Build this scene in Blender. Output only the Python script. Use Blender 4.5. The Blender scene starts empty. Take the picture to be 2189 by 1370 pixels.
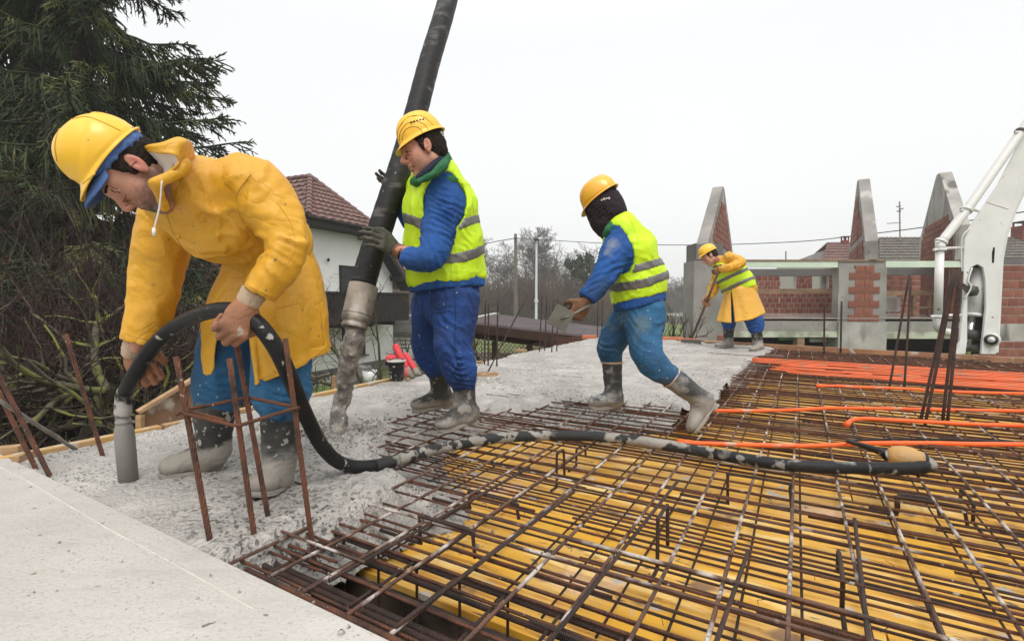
import bpy, math, random
import numpy as np
from math import sin, cos, pi, radians, sqrt, atan2
from mathutils import Vector, Matrix

# ------------------------------------------------------------------ camera, sky, sun, exposure
SC = bpy.context.scene
H = 0.70            # eye height above the fresh concrete
S = H / 0.76        # depth scale of the survey
F = 1050.0
PITCH = math.atan(45 / F)
W_, H_ = 2189.0, 1370.0
cam = bpy.data.cameras.new('camera')
camo = bpy.data.objects.new('camera', cam)
SC.collection.objects.link(camo)
camo.location = (0, 0, H)
camo.rotation_euler = (pi / 2 - PITCH, 0, 0)
cam.sensor_width = 36
cam.lens = 36 * F / W_
cam.clip_start = 0.05
cam.clip_end = 1500
SC.camera = camo

SUN_EL, SUN_AZ = radians(58), radians(200)
world = bpy.data.worlds.new('World')
SC.world = world
world.use_nodes = True
nt = world.node_tree
nt.nodes.clear()
wo = nt.nodes.new('ShaderNodeOutputWorld')
sky = nt.nodes.new('ShaderNodeTexSky')
sky.sky_type = 'NISHITA'
sky.sun_disc = False
sky.sun_elevation = SUN_EL
sky.sun_rotation = SUN_AZ
sky.dust_density = 6
sky.air_density = 1.5
hs = nt.nodes.new('ShaderNodeHueSaturation')
hs.inputs['Saturation'].default_value = 0.12
nt.links.new(sky.outputs[0], hs.inputs['Color'])
bg1 = nt.nodes.new('ShaderNodeBackground')
bg1.inputs[1].default_value = 0.05
nt.links.new(hs.outputs[0], bg1.inputs[0])
# overcast cloud layer: soft white, a little brighter towards the zenith, faint cloud mottling
tc = nt.nodes.new('ShaderNodeTexCoord')
sep = nt.nodes.new('ShaderNodeSeparateXYZ')
nt.links.new(tc.outputs['Generated'], sep.inputs[0])
rmp = nt.nodes.new('ShaderNodeValToRGB')
rmp.color_ramp.elements[0].position = 0.0
rmp.color_ramp.elements[0].color = (0.735, 0.74, 0.745, 1)
rmp.color_ramp.elements[1].position = 1.0
rmp.color_ramp.elements[1].color = (1.05, 1.05, 1.05, 1)
e = rmp.color_ramp.elements.new(0.45)
e.color = (0.72, 0.725, 0.732, 1)
nt.links.new(sep.outputs[2], rmp.inputs[0])
nz = nt.nodes.new('ShaderNodeTexNoise')
nz.inputs['Scale'].default_value = 1.3
nz.inputs['Detail'].default_value = 4
nt.links.new(tc.outputs['Generated'], nz.inputs['Vector'])
mr = nt.nodes.new('ShaderNodeMapRange')
mr.inputs[3].default_value = 0.95
mr.inputs[4].default_value = 1.05
nt.links.new(nz.outputs[0], mr.inputs[0])
vm = nt.nodes.new('ShaderNodeVectorMath')
vm.operation = 'SCALE'
nt.links.new(rmp.outputs[0], vm.inputs[0])
nt.links.new(mr.outputs[0], vm.inputs[3])
bg2 = nt.nodes.new('ShaderNodeBackground')
bg2.inputs[1].default_value = 1.0
nt.links.new(vm.outputs[0], bg2.inputs[0])
add = nt.nodes.new('ShaderNodeAddShader')
nt.links.new(bg1.outputs[0], add.inputs[0])
nt.links.new(bg2.outputs[0], add.inputs[1])
nt.links.new(add.outputs[0], wo.inputs[0])

sun = bpy.data.lights.new('sun', 'SUN')
sun.energy = 1.5
sun.angle = radians(25)
sun.color = (1, 0.96, 0.9)
suno = bpy.data.objects.new('sun', sun)
SC.collection.objects.link(suno)
suno.rotation_euler = (pi / 2 - SUN_EL, 0, radians(20))   # light comes from behind the camera, a little to its right

SC.view_settings.view_transform = 'Standard'
SC.view_settings.look = 'None'
SC.view_settings.gamma = 1
SC.view_settings.use_curve_mapping = False
SC.view_settings.exposure = 0.16
SC.cycles.volume_bounces = 2
SC.cycles.max_bounces = 6

# ------------------------------------------------------------------ survey helpers
fwd = np.array([0, cos(PITCH), -sin(PITCH)])
upv = np.array([0, sin(PITCH), cos(PITCH)])
xv = np.array([1.0, 0, 0])
CAM = np.array([0, 0, H])


def P(px, py, D):
    D = D * S
    return CAM + D * (((px - W_ / 2) / F) * xv + fwd + ((H_ / 2 - py) / F) * upv)


def G(px, py, z=0.0):
    r = ((px - W_ / 2) / F) * xv + fwd + ((H_ / 2 - py) / F) * upv
    t = (z - H) / r[2]
    return CAM + t * r


def pm_(rpx, D):
    return rpx * D * S / F


def view_frame(px):
    """horizontal unit vectors at this bearing: screen-right and towards the viewer"""
    d = np.array([(px - W_ / 2) / F, 1, 0])
    d /= np.linalg.norm(d)
    return np.array([d[1], -d[0], 0]), -d


def nrm(v):
    v = np.asarray(v, float)
    return v / (np.linalg.norm(v) + 1e-12)


ANG = radians(30.5)
AX = np.array([sin(ANG), cos(ANG), 0])        # slab axis running away to the right
BX = np.array([-cos(ANG), sin(ANG), 0])       # slab axis running away to the left
ZX = np.array([0, 0, 1.0])

# ------------------------------------------------------------------ noise
def _hash(ix, iy, iz, seed):
    h = (ix * 374761393 + iy * 668265263 + iz * 2147483647 + seed * 1274126177) & 0xFFFFFFFF
    h = ((h ^ (h >> 13)) * 1274126177) & 0xFFFFFFFF
    h = h ^ (h >> 16)
    return (h & 0xFFFF) / 65535.0


def vnoise(p, seed=0):
    p = np.asarray(p, float)
    i = np.floor(p).astype(np.int64)
    f = p - i
    f = f * f * (3 - 2 * f)
    r = 0
    for dx in (0, 1):
        wx = f[..., 0] if dx else 1 - f[..., 0]
        for dy in (0, 1):
            wy = f[..., 1] if dy else 1 - f[..., 1]
            for dz in (0, 1):
                wz = f[..., 2] if dz else 1 - f[..., 2]
                r = r + wx * wy * wz * _hash(i[..., 0] + dx, i[..., 1] + dy, i[..., 2] + dz, seed)
    return r * 2 - 1


def fbm(p, oct=4, seed=0, gain=0.5):
    a, s, r = 1.0, 1.0, 0
    for o in range(oct):
        r = r + a * vnoise(p * s, seed + o * 17)
        a *= gain
        s *= 2.03
    return r


# ------------------------------------------------------------------ mesh building
class MB:
    def __init__(s):
        s.v = []
        s.q = []
        s.t = []
        s.n = 0
        s.ng = []

    def add(s, V, Q=None, T=None):
        V = np.asarray(V, float).reshape(-1, 3)
        if Q is not None and len(Q):
            s.q.append(np.asarray(Q, int).reshape(-1, 4) + s.n)
        if T is not None and len(T):
            s.t.append(np.asarray(T, int).reshape(-1, 3) + s.n)
        s.v.append(V)
        s.n += len(V)
        return s

    def ngon(s, V):
        V = np.asarray(V, float).reshape(-1, 3)
        s.ng.append([s.n + i for i in range(len(V))])
        s.v.append(V)
        s.n += len(V)

    def box(s, c, size, ax=None, jit=0):
        """box centred at c, size along the three axes ax"""
        if ax is None:
            ax = (xv, np.array([0, 1.0, 0]), ZX)
        c = np.asarray(c, float)
        V = []
        for i in (-.5, .5):
            for j in (-.5, .5):
                for k in (-.5, .5):
                    V.append(c + ax[0] * i * size[0] + ax[1] * j * size[1] + ax[2] * k * size[2])
        s.add(V, [[0, 1, 3, 2], [4, 6, 7, 5], [0, 4, 5, 1], [2, 3, 7, 6], [0, 2, 6, 4], [1, 5, 7, 3]])
        return s

    def beam(s, a, b, w, h, up=ZX):
        a = np.asarray(a, float)
        b = np.asarray(b, float)
        d = nrm(b - a)
        side = nrm(np.cross(d, up))
        u = np.cross(side, d)
        return s.box((a + b) / 2, (np.linalg.norm(b - a), w, h), (d, side, u))

    def prism(s, poly, ext):
        """polygon (list of 3D pts) extruded by vector ext, with ngon caps"""
        poly = np.asarray(poly, float)
        n = len(poly)
        ext = np.asarray(ext, float)
        base = s.n
        s.v.append(poly)
        s.v.append(poly + ext)
        s.n += 2 * n
        s.ng.append([base + i for i in range(n)][::-1])
        s.ng.append([base + n + i for i in range(n)])
        s.q.append(np.array([[base + i, base + (i + 1) % n, base + n + (i + 1) % n, base + n + i] for i in range(n)]))
        return s

    def tube(s, pts, r, sides=8, caps=True, ref=None):
        pts = np.asarray(pts, float)
        n = len(pts)
        r = np.broadcast_to(np.asarray(r, float), (n,))
        tan = np.gradient(pts, axis=0)
        tan /= np.linalg.norm(tan, axis=1)[:, None] + 1e-12
        if ref is None:
            ref = ZX if abs(tan[0][2]) < .9 else xv
        u = nrm(np.cross(tan[0], ref))
        V = []
        an = np.linspace(0, 2 * pi, sides, endpoint=False)
        ca, sa = np.cos(an)[:, None], np.sin(an)[:, None]
        for i in range(n):
            u = nrm(u - tan[i] * np.dot(u, tan[i]))
            w = np.cross(tan[i], u)
            V.append(pts[i] + r[i] * (ca * u + sa * w))
        V = np.concatenate(V)
        i0 = np.arange(n - 1)[:, None] * sides
        j = np.arange(sides)[None, :]
        j2 = (j + 1) % sides
        Q = np.stack([i0 + j, i0 + j2, i0 + sides + j2, i0 + sides + j], -1).reshape(-1, 4)
        base = s.n
        s.add(V, Q)
        if caps and sides > 3:
            s.ng.append([base + k for k in range(sides)][::-1])
            s.ng.append([base + (n - 1) * sides + k for k in range(sides)])
        elif caps:
            s.t.append(np.array([[base + 2, base + 1, base], [base + (n - 1) * 3, base + (n - 1) * 3 + 1, base + (n - 1) * 3 + 2]]))
        return s

    def lathe(s, c, prof, axis=ZX, sides=20, ref=xv):
        """prof: list of (r, h)"""
        axis = nrm(axis)
        u = nrm(np.cross(axis, ref if abs(np.dot(axis, ref)) < .9 else np.array([0, 1.0, 0])))
        w = np.cross(axis, u)
        an = np.linspace(0, 2 * pi, sides, endpoint=False)
        V = []
        for r, h in prof:
            V.append(np.asarray(c) + axis * h + r * (np.cos(an)[:, None] * u + np.sin(an)[:, None] * w))
        V = np.concatenate(V)
        n = len(prof)
        i0 = np.arange(n - 1)[:, None] * sides
        j = np.arange(sides)[None, :]
        j2 = (j + 1) % sides
        Q = np.stack([i0 + j, i0 + j2, i0 + sides + j2, i0 + sides + j], -1).reshape(-1, 4)
        s.add(V, Q)
        return s

    def grid(s, A):
        """A: (n,m,3) array"""
        n, m = A.shape[:2]
        i = np.arange(n - 1)[:, None] * m
        j = np.arange(m - 1)[None, :]
        Q = np.stack([i + j, i + j + 1, i + m + j + 1, i + m + j], -1).reshape(-1, 4)
        s.add(A.reshape(-1, 3), Q)
        return s

    def mesh(s, name, mat, off=None, smooth=False):
        V = np.concatenate(s.v) if s.v else np.zeros((0, 3))
        if off is not None:
            V = V - np.asarray(off)
        me = bpy.data.meshes.new(name)
        q = np.concatenate(s.q) if s.q else np.zeros((0, 4), int)
        t = np.concatenate(s.t) if s.t else np.zeros((0, 3), int)
        ng = s.ng
        loops = np.concatenate([q.ravel(), t.ravel()] + [np.array(g) for g in ng]).astype(np.int32)
        counts = np.concatenate([np.full(len(q), 4), np.full(len(t), 3), np.array([len(g) for g in ng], int)]).astype(np.int32)
        starts = np.concatenate([[0], np.cumsum(counts)[:-1]]).astype(np.int32)
        me.vertices.add(len(V))
        me.vertices.foreach_set('co', V.astype(np.float32).ravel())
        me.loops.add(len(loops))
        me.loops.foreach_set('vertex_index', loops)
        me.polygons.add(len(counts))
        me.polygons.foreach_set('loop_start', starts)
        me.polygons.foreach_set('use_smooth', np.full(len(counts), bool(smooth)))
        me.update(calc_edges=True)
        me.validate()
        if mat:
            me.materials.append(mat)
        return me


COL = SC.collection


def obj(name, mb, mat, parent=None, smooth=False, label=None, kind=None, cat=None, group=None, bevel=0, loc=None):
    """link one mesh object; vertices are given in world space and stored about the parent's base"""
    off = None
    if parent is not None:
        off = parent['_b'] if '_b' in parent else None
        off = np.array(off) if off is not None else np.zeros(3)
    elif loc is not None:
        off = np.asarray(loc, float)
    me = mb if isinstance(mb, bpy.types.Mesh) else mb.mesh(name, mat, off, smooth)
    o = bpy.data.objects.new(name, me)
    COL.objects.link(o)
    if parent is not None:
        o.parent = parent
        o['_b'] = [float(x) for x in off]
    elif loc is not None:
        o.location = loc
        o['_b'] = [float(x) for x in loc]
    if bevel:
        m = o.modifiers.new('bevel', 'BEVEL')
        m.width = bevel
        m.segments = 2
        m.limit_method = 'ANGLE'
    tag(o, label, cat, group, kind)
    return o


def tag(o, label=None, cat=None, group=None, kind=None):
    if label:
        o['label'] = label
    if cat:
        o['category'] = cat
    if group:
        o['group'] = group
    if kind:
        o['kind'] = kind
    return o


def thing(name, base, label, cat, group=None):
    o = bpy.data.objects.new(name, None)
    o.empty_display_size = .1
    COL.objects.link(o)
    o.location = [float(x) for x in base]
    o['_b'] = [float(x) for x in base]
    tag(o, label, cat, group)
    return o


def spline(pts, n):
    """Catmull-Rom through pts (k,d) -> n samples"""
    pts = np.asarray(pts, float)
    k = len(pts)
    if k == 2:
        t = np.linspace(0, 1, n)[:, None]
        return pts[0] * (1 - t) + pts[1] * t
    ext = np.concatenate([[2 * pts[0] - pts[1]], pts, [2 * pts[-1] - pts[-2]]])
    u = np.linspace(0, k - 1, n)
    i = np.clip(np.floor(u).astype(int), 0, k - 2)
    f = (u - i)[:, None]
    p0, p1, p2, p3 = ext[i], ext[i + 1], ext[i + 2], ext[i + 3]
    return .5 * (2 * p1 + (p2 - p0) * f + (2 * p0 - 5 * p1 + 4 * p2 - p3) * f ** 2 + (3 * p1 - p0 - 3 * p2 + p3) * f ** 3)


# ------------------------------------------------------------------ materials
def mat(name, base, var=None, vs=6, lo=.35, hi=.65, rough=.7, bump=0.0, bs=60, metal=0, stretch=(1, 1, 1),
        specks=(), spec=.5, rvar=0, coat=0, crease=0, cs=8, detail=6, rot=None, trans=0, bdist=.01, sss=0):
    m = bpy.data.materials.new(name)
    m.use_nodes = True
    if max(base) < .07 and not coat:
        spec = min(spec, .18)
    t = m.node_tree
    N, L = t.nodes, t.links
    b = N['Principled BSDF']
    tcn = N.new('ShaderNodeTexCoord')
    mp = N.new('ShaderNodeMapping')
    mp.inputs['Scale'].default_value = stretch
    if rot:
        mp.inputs['Rotation'].default_value = rot
    L.new(tcn.outputs['Object'], mp.inputs[0])

    def noise(sc, det=detail, vec=None, dist=0):
        n = N.new('ShaderNodeTexNoise')
        n.inputs['Scale'].default_value = sc
        n.inputs['Detail'].default_value = det
        n.inputs['Distortion'].default_value = dist
        L.new(vec or mp.outputs[0], n.inputs['Vector'])
        return n.outputs[0]

    def ramp(src, a, c, ca=(0, 0, 0, 1), cb=(1, 1, 1, 1)):
        r = N.new('ShaderNodeValToRGB')
        r.color_ramp.elements[0].position = a
        r.color_ramp.elements[1].position = c
        r.color_ramp.elements[0].color = ca
        r.color_ramp.elements[1].color = cb
        L.new(src, r.inputs[0])
        return r.outputs[0]

    def mix(f, a, c):
        x = N.new('ShaderNodeMix')
        x.data_type = 'RGBA'
        L.new(f, x.inputs[0])
        for s_, i in ((a, 6), (c, 7)):
            if isinstance(s_, (tuple, list)):
                x.inputs[i].default_value = (*s_[:3], 1)
            else:
                L.new(s_, x.inputs[i])
        return x.outputs[2]
    m['_'] = 0
    col = base
    if var is not None:
        n0 = noise(vs)
        col = mix(ramp(n0, lo, hi), base, var)
    for sp in specks:
        c, sc, a, w = sp[:4]
        vec = tcn.outputs['Object']
        if len(sp) >= 5 and sp[4]:
            mp2 = N.new('ShaderNodeMapping')
            mp2.inputs['Scale'].default_value = sp[4]
            L.new(tcn.outputs['Object'], mp2.inputs[0])
            vec = mp2.outputs[0]
        fac = ramp(noise(sc, 3, vec), a, a + w)
        if len(sp) >= 6:        # only inside patches of a broader noise
            mk_ = N.new('ShaderNodeMath')
            mk_.operation = 'MULTIPLY'
            L.new(fac, mk_.inputs[0])
            L.new(ramp(noise(sp[5], 3, tcn.outputs['Object']), sp[6], sp[6] + .14), mk_.inputs[1])
            fac = mk_.outputs[0]
        col = mix(fac, col, c)
    if isinstance(col, (tuple, list)):
        b.inputs['Base Color'].default_value = (*col[:3], 1)
    else:
        L.new(col, b.inputs['Base Color'])
    b.inputs['Roughness'].default_value = rough
    if rvar:
        r_ = N.new('ShaderNodeMapRange')
        r_.inputs[3].default_value = rough - rvar
        r_.inputs[4].default_value = rough + rvar
        L.new(noise(vs * 2 + 3, 4), r_.inputs[0])
        L.new(r_.outputs[0], b.inputs['Roughness'])
    b.inputs['Metallic'].default_value = metal
    b.inputs['Specular IOR Level'].default_value = spec
    if coat:
        b.inputs['Coat Weight'].default_value = coat
        b.inputs['Coat Roughness'].default_value = .15
    if trans:
        b.inputs['Transmission Weight'].default_value = trans
    if sss:
        b.inputs['Subsurface Weight'].default_value = sss
        b.inputs['Subsurface Radius'].default_value = (.01, .004, .002)
    if bump:
        bn = N.new('ShaderNodeBump')
        bn.inputs['Strength'].default_value = bump
        bn.inputs['Distance'].default_value = bdist
        L.new(noise(bs, 5), bn.inputs['Height'])
        L.new(bn.outputs[0], b.inputs['Normal'])
    if crease:
        # creased cloth: sharp ridges where a warped noise crosses its middle value
        def ridge(sc, warp):
            n_ = noise(sc, 2.5, tcn.outputs['Object'], warp)
            a1 = N.new('ShaderNodeMath')
            a1.operation = 'SUBTRACT'
            a1.inputs[1].default_value = .5
            L.new(n_, a1.inputs[0])
            a2 = N.new('ShaderNodeMath')
            a2.operation = 'ABSOLUTE'
            L.new(a1.outputs[0], a2.inputs[0])
            a3 = N.new('ShaderNodeMath')
            a3.operation = 'POWER'
            a3.inputs[1].default_value = .6
            L.new(a2.outputs[0], a3.inputs[0])
            return a3.outputs[0]
        ad_ = N.new('ShaderNodeMath')
        ad_.operation = 'MULTIPLY_ADD'
        L.new(ridge(cs * 2.4, 1.2), ad_.inputs[0])
        ad_.inputs[1].default_value = .35
        L.new(ridge(cs, .9), ad_.inputs[2])
        b2 = N.new('ShaderNodeBump')
        b2.inputs['Strength'].default_value = crease
        b2.inputs['Distance'].default_value = .03
        L.new(ad_.outputs[0], b2.inputs['Height'])
        if b.inputs['Normal'].links:
            L.new(b.inputs['Normal'].links[0].from_socket, b2.inputs['Normal'])
        L.new(b2.outputs[0], b.inputs['Normal'])
    del m['_']
    return m


def mat_nodes(m):
    return m.node_tree.nodes, m.node_tree.links, m.node_tree.nodes['Principled BSDF']


def srgb(r, g, b):
    f = lambda c: ((c / 255 + .055) / 1.055) ** 2.4 if c > 10 else c / 255 / 12.92
    return (f(r), f(g), f(b))


def spot(m, center, radius, color, strength=.6, soft=.6, ns=40):
    """a soft patch of another colour around a point of the thing itself (stubble, ruddy cheek, plaster splash)"""
    N, L, b = mat_nodes(m)
    tcn = N.new('ShaderNodeTexCoord')
    d = N.new('ShaderNodeVectorMath')
    d.operation = 'DISTANCE'
    d.inputs[1].default_value = [float(x) for x in center]
    L.new(tcn.outputs['Object'], d.inputs[0])
    n = N.new('ShaderNodeTexNoise')
    n.inputs['Scale'].default_value = ns
    n.inputs['Detail'].default_value = 5
    L.new(tcn.outputs['Object'], n.inputs['Vector'])
    ma = N.new('ShaderNodeMath')
    ma.operation = 'MULTIPLY_ADD'
    L.new(n.outputs[0], ma.inputs[0])
    ma.inputs[1].default_value = radius * .9
    L.new(d.outputs['Value'], ma.inputs[2])
    mr_ = N.new('ShaderNodeMapRange')
    mr_.inputs[1].default_value = radius * (1.45 - soft)
    mr_.inputs[2].default_value = radius * 1.45
    mr_.inputs[3].default_value = strength
    mr_.inputs[4].default_value = 0
    L.new(ma.outputs[0], mr_.inputs[0])
    x = N.new('ShaderNodeMix')
    x.data_type = 'RGBA'
    L.new(mr_.outputs[0], x.inputs[0])
    if b.inputs['Base Color'].links:
        L.new(b.inputs['Base Color'].links[0].from_socket, x.inputs[6])
    else:
        x.inputs[6].default_value = b.inputs['Base Color'].default_value
    x.inputs[7].default_value = (*color, 1)
    L.new(x.outputs[2], b.inputs['Base Color'])
    return m


def zmix(m, color, z0, w, nscale=14, amp=.06, rough=None):
    """dried cement cover below height z0 (object space), with a ragged edge"""
    N, L, b = mat_nodes(m)
    tcn = N.new('ShaderNodeTexCoord')
    sp = N.new('ShaderNodeSeparateXYZ')
    L.new(tcn.outputs['Object'], sp.inputs[0])
    n = N.new('ShaderNodeTexNoise')
    n.inputs['Scale'].default_value = nscale
    n.inputs['Detail'].default_value = 6
    L.new(tcn.outputs['Object'], n.inputs['Vector'])
    ma = N.new('ShaderNodeMath')
    ma.operation = 'MULTIPLY_ADD'
    L.new(n.outputs[0], ma.inputs[0])
    ma.inputs[1].default_value = amp * 2
    ma.inputs[2].default_value = -amp
    ad = N.new('ShaderNodeMath')
    ad.operation = 'ADD'
    L.new(sp.outputs[2], ad.inputs[0])
    L.new(ma.outputs[0], ad.inputs[1])
    mr_ = N.new('ShaderNodeMapRange')
    mr_.inputs[1].default_value = z0 - w
    mr_.inputs[2].default_value = z0 + w
    mr_.inputs[3].default_value = 1
    mr_.inputs[4].default_value = 0
    L.new(ad.outputs[0], mr_.inputs[0])
    x = N.new('ShaderNodeMix')
    x.data_type = 'RGBA'
    L.new(mr_.outputs[0], x.inputs[0])
    src = b.inputs['Base Color'].links[0].from_socket if b.inputs['Base Color'].links else None
    if src:
        L.new(src, x.inputs[6])
    else:
        x.inputs[6].default_value = b.inputs['Base Color'].default_value
    x.inputs[7].default_value = (*color, 1)
    L.new(x.outputs[2], b.inputs['Base Color'])
    return m
# ------------------------------------------------------------------ implicit surfaces for bodies and clothes
class SDF:
    def __init__(s, lo, hi, h):
        s.lo = np.asarray(lo, float)
        s.h = h
        s.n = np.ceil((np.asarray(hi, float) - s.lo) / h).astype(int) + 1
        s.D = np.full(tuple(s.n), 0.5, np.float32)

    def _blk(s, lo, hi):
        a = np.clip(np.floor((lo - s.lo) / s.h).astype(int), 0, s.n)
        b = np.clip(np.ceil((hi - s.lo) / s.h).astype(int) + 1, 0, s.n)
        if np.any(b <= a):
            return None, None
        sl = tuple(slice(a[i], b[i]) for i in range(3))
        g = np.stack(np.meshgrid(*[s.lo[i] + s.h * np.arange(a[i], b[i]) for i in range(3)], indexing='ij'), -1)
        return sl, g

    def _put(s, fn, lo, hi, k, op):
        m = max(k, 0) + .03 + 2 * s.h
        sl, g = s._blk(np.asarray(lo) - m, np.asarray(hi) + m)
        if sl is None:
            return s
        d = fn(g).astype(np.float32)
        D = s.D[sl]
        if op == 'sub':
            a, b_ = D, -d
            if k > 0:
                hh = np.maximum(k - np.abs(a - b_), 0) / k
                s.D[sl] = np.maximum(a, b_) + hh * hh * k / 4
            else:
                s.D[sl] = np.maximum(a, b_)
        else:
            if k > 0:
                hh = np.maximum(k - np.abs(D - d), 0) / k
                s.D[sl] = np.minimum(D, d) - hh * hh * k / 4
            else:
                s.D[sl] = np.minimum(D, d)
        return s

    def cone(s, a, b, ra, rb, k=.02, op='add'):
        a = np.asarray(a, float)
        b = np.asarray(b, float)
        ab = b - a
        L2 = max(np.dot(ab, ab), 1e-9)

        def fn(g):
            t = np.clip(((g - a) @ ab) / L2, 0, 1)
            return np.linalg.norm(g - a - t[..., None] * ab, axis=-1) - (ra + (rb - ra) * t)
        r = max(ra, rb)
        return s._put(fn, np.minimum(a, b) - r, np.maximum(a, b) + r, k, op)

    def ell(s, c, r, ax=None, k=.02, op='add'):
        c = np.asarray(c, float)
        r = np.asarray(r, float)
        R = np.eye(3) if ax is None else np.stack([nrm(x) for x in ax])

        def fn(g):
            q = (g - c) @ R.T
            k0 = np.linalg.norm(q / r, axis=-1)
            k1 = np.linalg.norm(q / (r * r), axis=-1) + 1e-9
            return k0 * (k0 - 1) / k1
        m = max(r)
        return s._put(fn, c - m, c + m, k, op)

    def chain(s, pts, rad, ref, k=.02, kk=.0):
        """elliptic section chain: rad = [(in the plane perpendicular to ref, along ref)]"""
        pts = np.asarray(pts, float)
        ref = nrm(ref)
        rad = np.asarray(rad, float)
        lo = (pts - rad.max()).min(0)
        hi = (pts + rad.max()).max(0)

        def fn(g):
            best = None
            for i in range(len(pts) - 1):
                a, b = pts[i], pts[i + 1]
                ab = b - a
                t = np.clip(((g - a) @ ab) / np.dot(ab, ab), 0, 1)
                w = nrm(ab)
                v = nrm(ref - w * np.dot(ref, w))
                u = np.cross(v, w)
                q = g - a - t[..., None] * ab
                ru = rad[i][0] + (rad[i + 1][0] - rad[i][0]) * t
                rv = rad[i][1] + (rad[i + 1][1] - rad[i][1]) * t
                rw = np.minimum(ru, rv) * .8
                qu, qv, qw = q @ u, q @ v, q @ w
                k0 = np.sqrt((qu / ru) ** 2 + (qv / rv) ** 2 + (qw / rw) ** 2)
                k1 = np.sqrt((qu / ru ** 2) ** 2 + (qv / rv ** 2) ** 2 + (qw / rw ** 2) ** 2) + 1e-9
                d = k0 * (k0 - 1) / k1
                if best is None:
                    best = d
                elif kk > 0:
                    hh = np.maximum(kk - np.abs(best - d), 0) / kk
                    best = np.minimum(best, d) - hh * hh * kk / 4
                else:
                    best = np.minimum(best, d)
            return best
        return s._put(fn, lo, hi, k, 'add')

    def limb(s, pts, r, k=.02, sub=5):
        """smooth bent limb through pts with radii r"""
        q = spline(np.column_stack([np.asarray(pts, float), np.asarray(r, float)]), (len(pts) - 1) * sub + 1)

        def fn(g):
            best = None
            for i in range(len(q) - 1):
                a, b = q[i, :3], q[i + 1, :3]
                ab = b - a
                t = np.clip(((g - a) @ ab) / max(np.dot(ab, ab), 1e-9), 0, 1)
                d = np.linalg.norm(g - a - t[..., None] * ab, axis=-1) - (q[i, 3] + (q[i + 1, 3] - q[i, 3]) * t)
                best = d if best is None else np.minimum(best, d)
            return best
        m = q[:, 3].max()
        return s._put(fn, q[:, :3].min(0) - m, q[:, :3].max(0) + m, k, 'add')

    def rods(s, pts, r, k=.02):
        for i in range(len(pts) - 1):
            s.cone(pts[i], pts[i + 1], r[i], r[i + 1], k)
        return s

    def plane(s, p, n):
        """keep the side n points away from"""
        sl, g = s._blk(s.lo - 1, s.lo + s.n * s.h + 1)
        s.D = np.maximum(s.D, ((g - np.asarray(p)) @ nrm(n)).astype(np.float32))
        return s

    def keep(s, fn):
        sl, g = s._blk(s.lo - 1, s.lo + s.n * s.h + 1)
        s.D = np.maximum(s.D, fn(g).astype(np.float32))
        return s

    def copy(s):
        c = SDF.__new__(SDF)
        c.lo, c.h, c.n, c.D = s.lo, s.h, s.n, s.D.copy()
        return c

    def extract(s, iso=0.0):
        D = s.D - iso
        D[0], D[-1], D[:, 0], D[:, -1], D[:, :, 0], D[:, :, -1] = (np.maximum(x, 1e-4) for x in (D[0], D[-1], D[:, 0], D[:, -1], D[:, :, 0], D[:, :, -1]))
        I = D < 0
        c = I[:-1, :-1, :-1].astype(np.int8)
        corners = [(i, j, k) for i in (0, 1) for j in (0, 1) for k in (0, 1)]
        sh = [d - 1 for d in D.shape]
        tot = np.zeros(sh, np.int8)
        for (i, j, k) in corners:
            tot += I[i:i + sh[0], j:j + sh[1], k:k + sh[2]]
        act = (tot > 0) & (tot < 8)
        idx = np.argwhere(act)
        ids = np.full(sh, -1, np.int64)
        ids[act] = np.arange(len(idx))
        acc = np.zeros((len(idx), 3))
        cnt = np.zeros(len(idx))
        val = {}
        for cc in corners:
            val[cc] = D[idx[:, 0] + cc[0], idx[:, 1] + cc[1], idx[:, 2] + cc[2]]
        for a in corners:
            for ax in range(3):
                if a[ax] == 0:
                    b = list(a)
                    b[ax] = 1
                    b = tuple(b)
                    va, vb = val[a], val[b]
                    m = (va < 0) != (vb < 0)
                    t = np.where(m, va / (va - vb + 1e-20), 0)
                    pt = np.repeat(np.array(a, float)[None], len(idx), 0)
                    pt[:, ax] += t
                    acc += pt * m[:, None]
                    cnt += m
        V = s.lo + s.h * (idx + acc / np.maximum(cnt, 1)[:, None])
        Q = []
        for ax in range(3):
            o1, o2 = [(1, 2), (2, 0), (0, 1)][ax]
            sl0 = [slice(None)] * 3
            sl1 = [slice(None)] * 3
            sl0[ax] = slice(0, -1)
            sl1[ax] = slice(1, None)
            A, B = I[tuple(sl0)], I[tuple(sl1)]
            ch = np.argwhere(A != B)
            ch = ch[(ch[:, o1] > 0) & (ch[:, o2] > 0) & (ch[:, o1] < D.shape[o1] - 1) & (ch[:, o2] < D.shape[o2] - 1)]
            fl = A[ch[:, 0], ch[:, 1], ch[:, 2]]
            e1 = np.zeros(3, int)
            e1[o1] = 1
            e2 = np.zeros(3, int)
            e2[o2] = 1
            g = [ch - e1 - e2, ch - e2, ch, ch - e1]
            q = np.stack([ids[x[:, 0], x[:, 1], x[:, 2]] for x in g], 1)
            q = np.where(fl[:, None], q, q[:, ::-1])
            Q.append(q)
        Q = np.concatenate(Q)
        Q = Q[(Q >= 0).all(1)]
        return V, Q


def vnormals(V, Q):
    n = np.cross(V[Q[:, 2]] - V[Q[:, 0]], V[Q[:, 3]] - V[Q[:, 1]])
    N = np.zeros_like(V)
    for i in range(4):
        np.add.at(N, Q[:, i], n)
    return N / (np.linalg.norm(N, axis=1)[:, None] + 1e-12)


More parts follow.
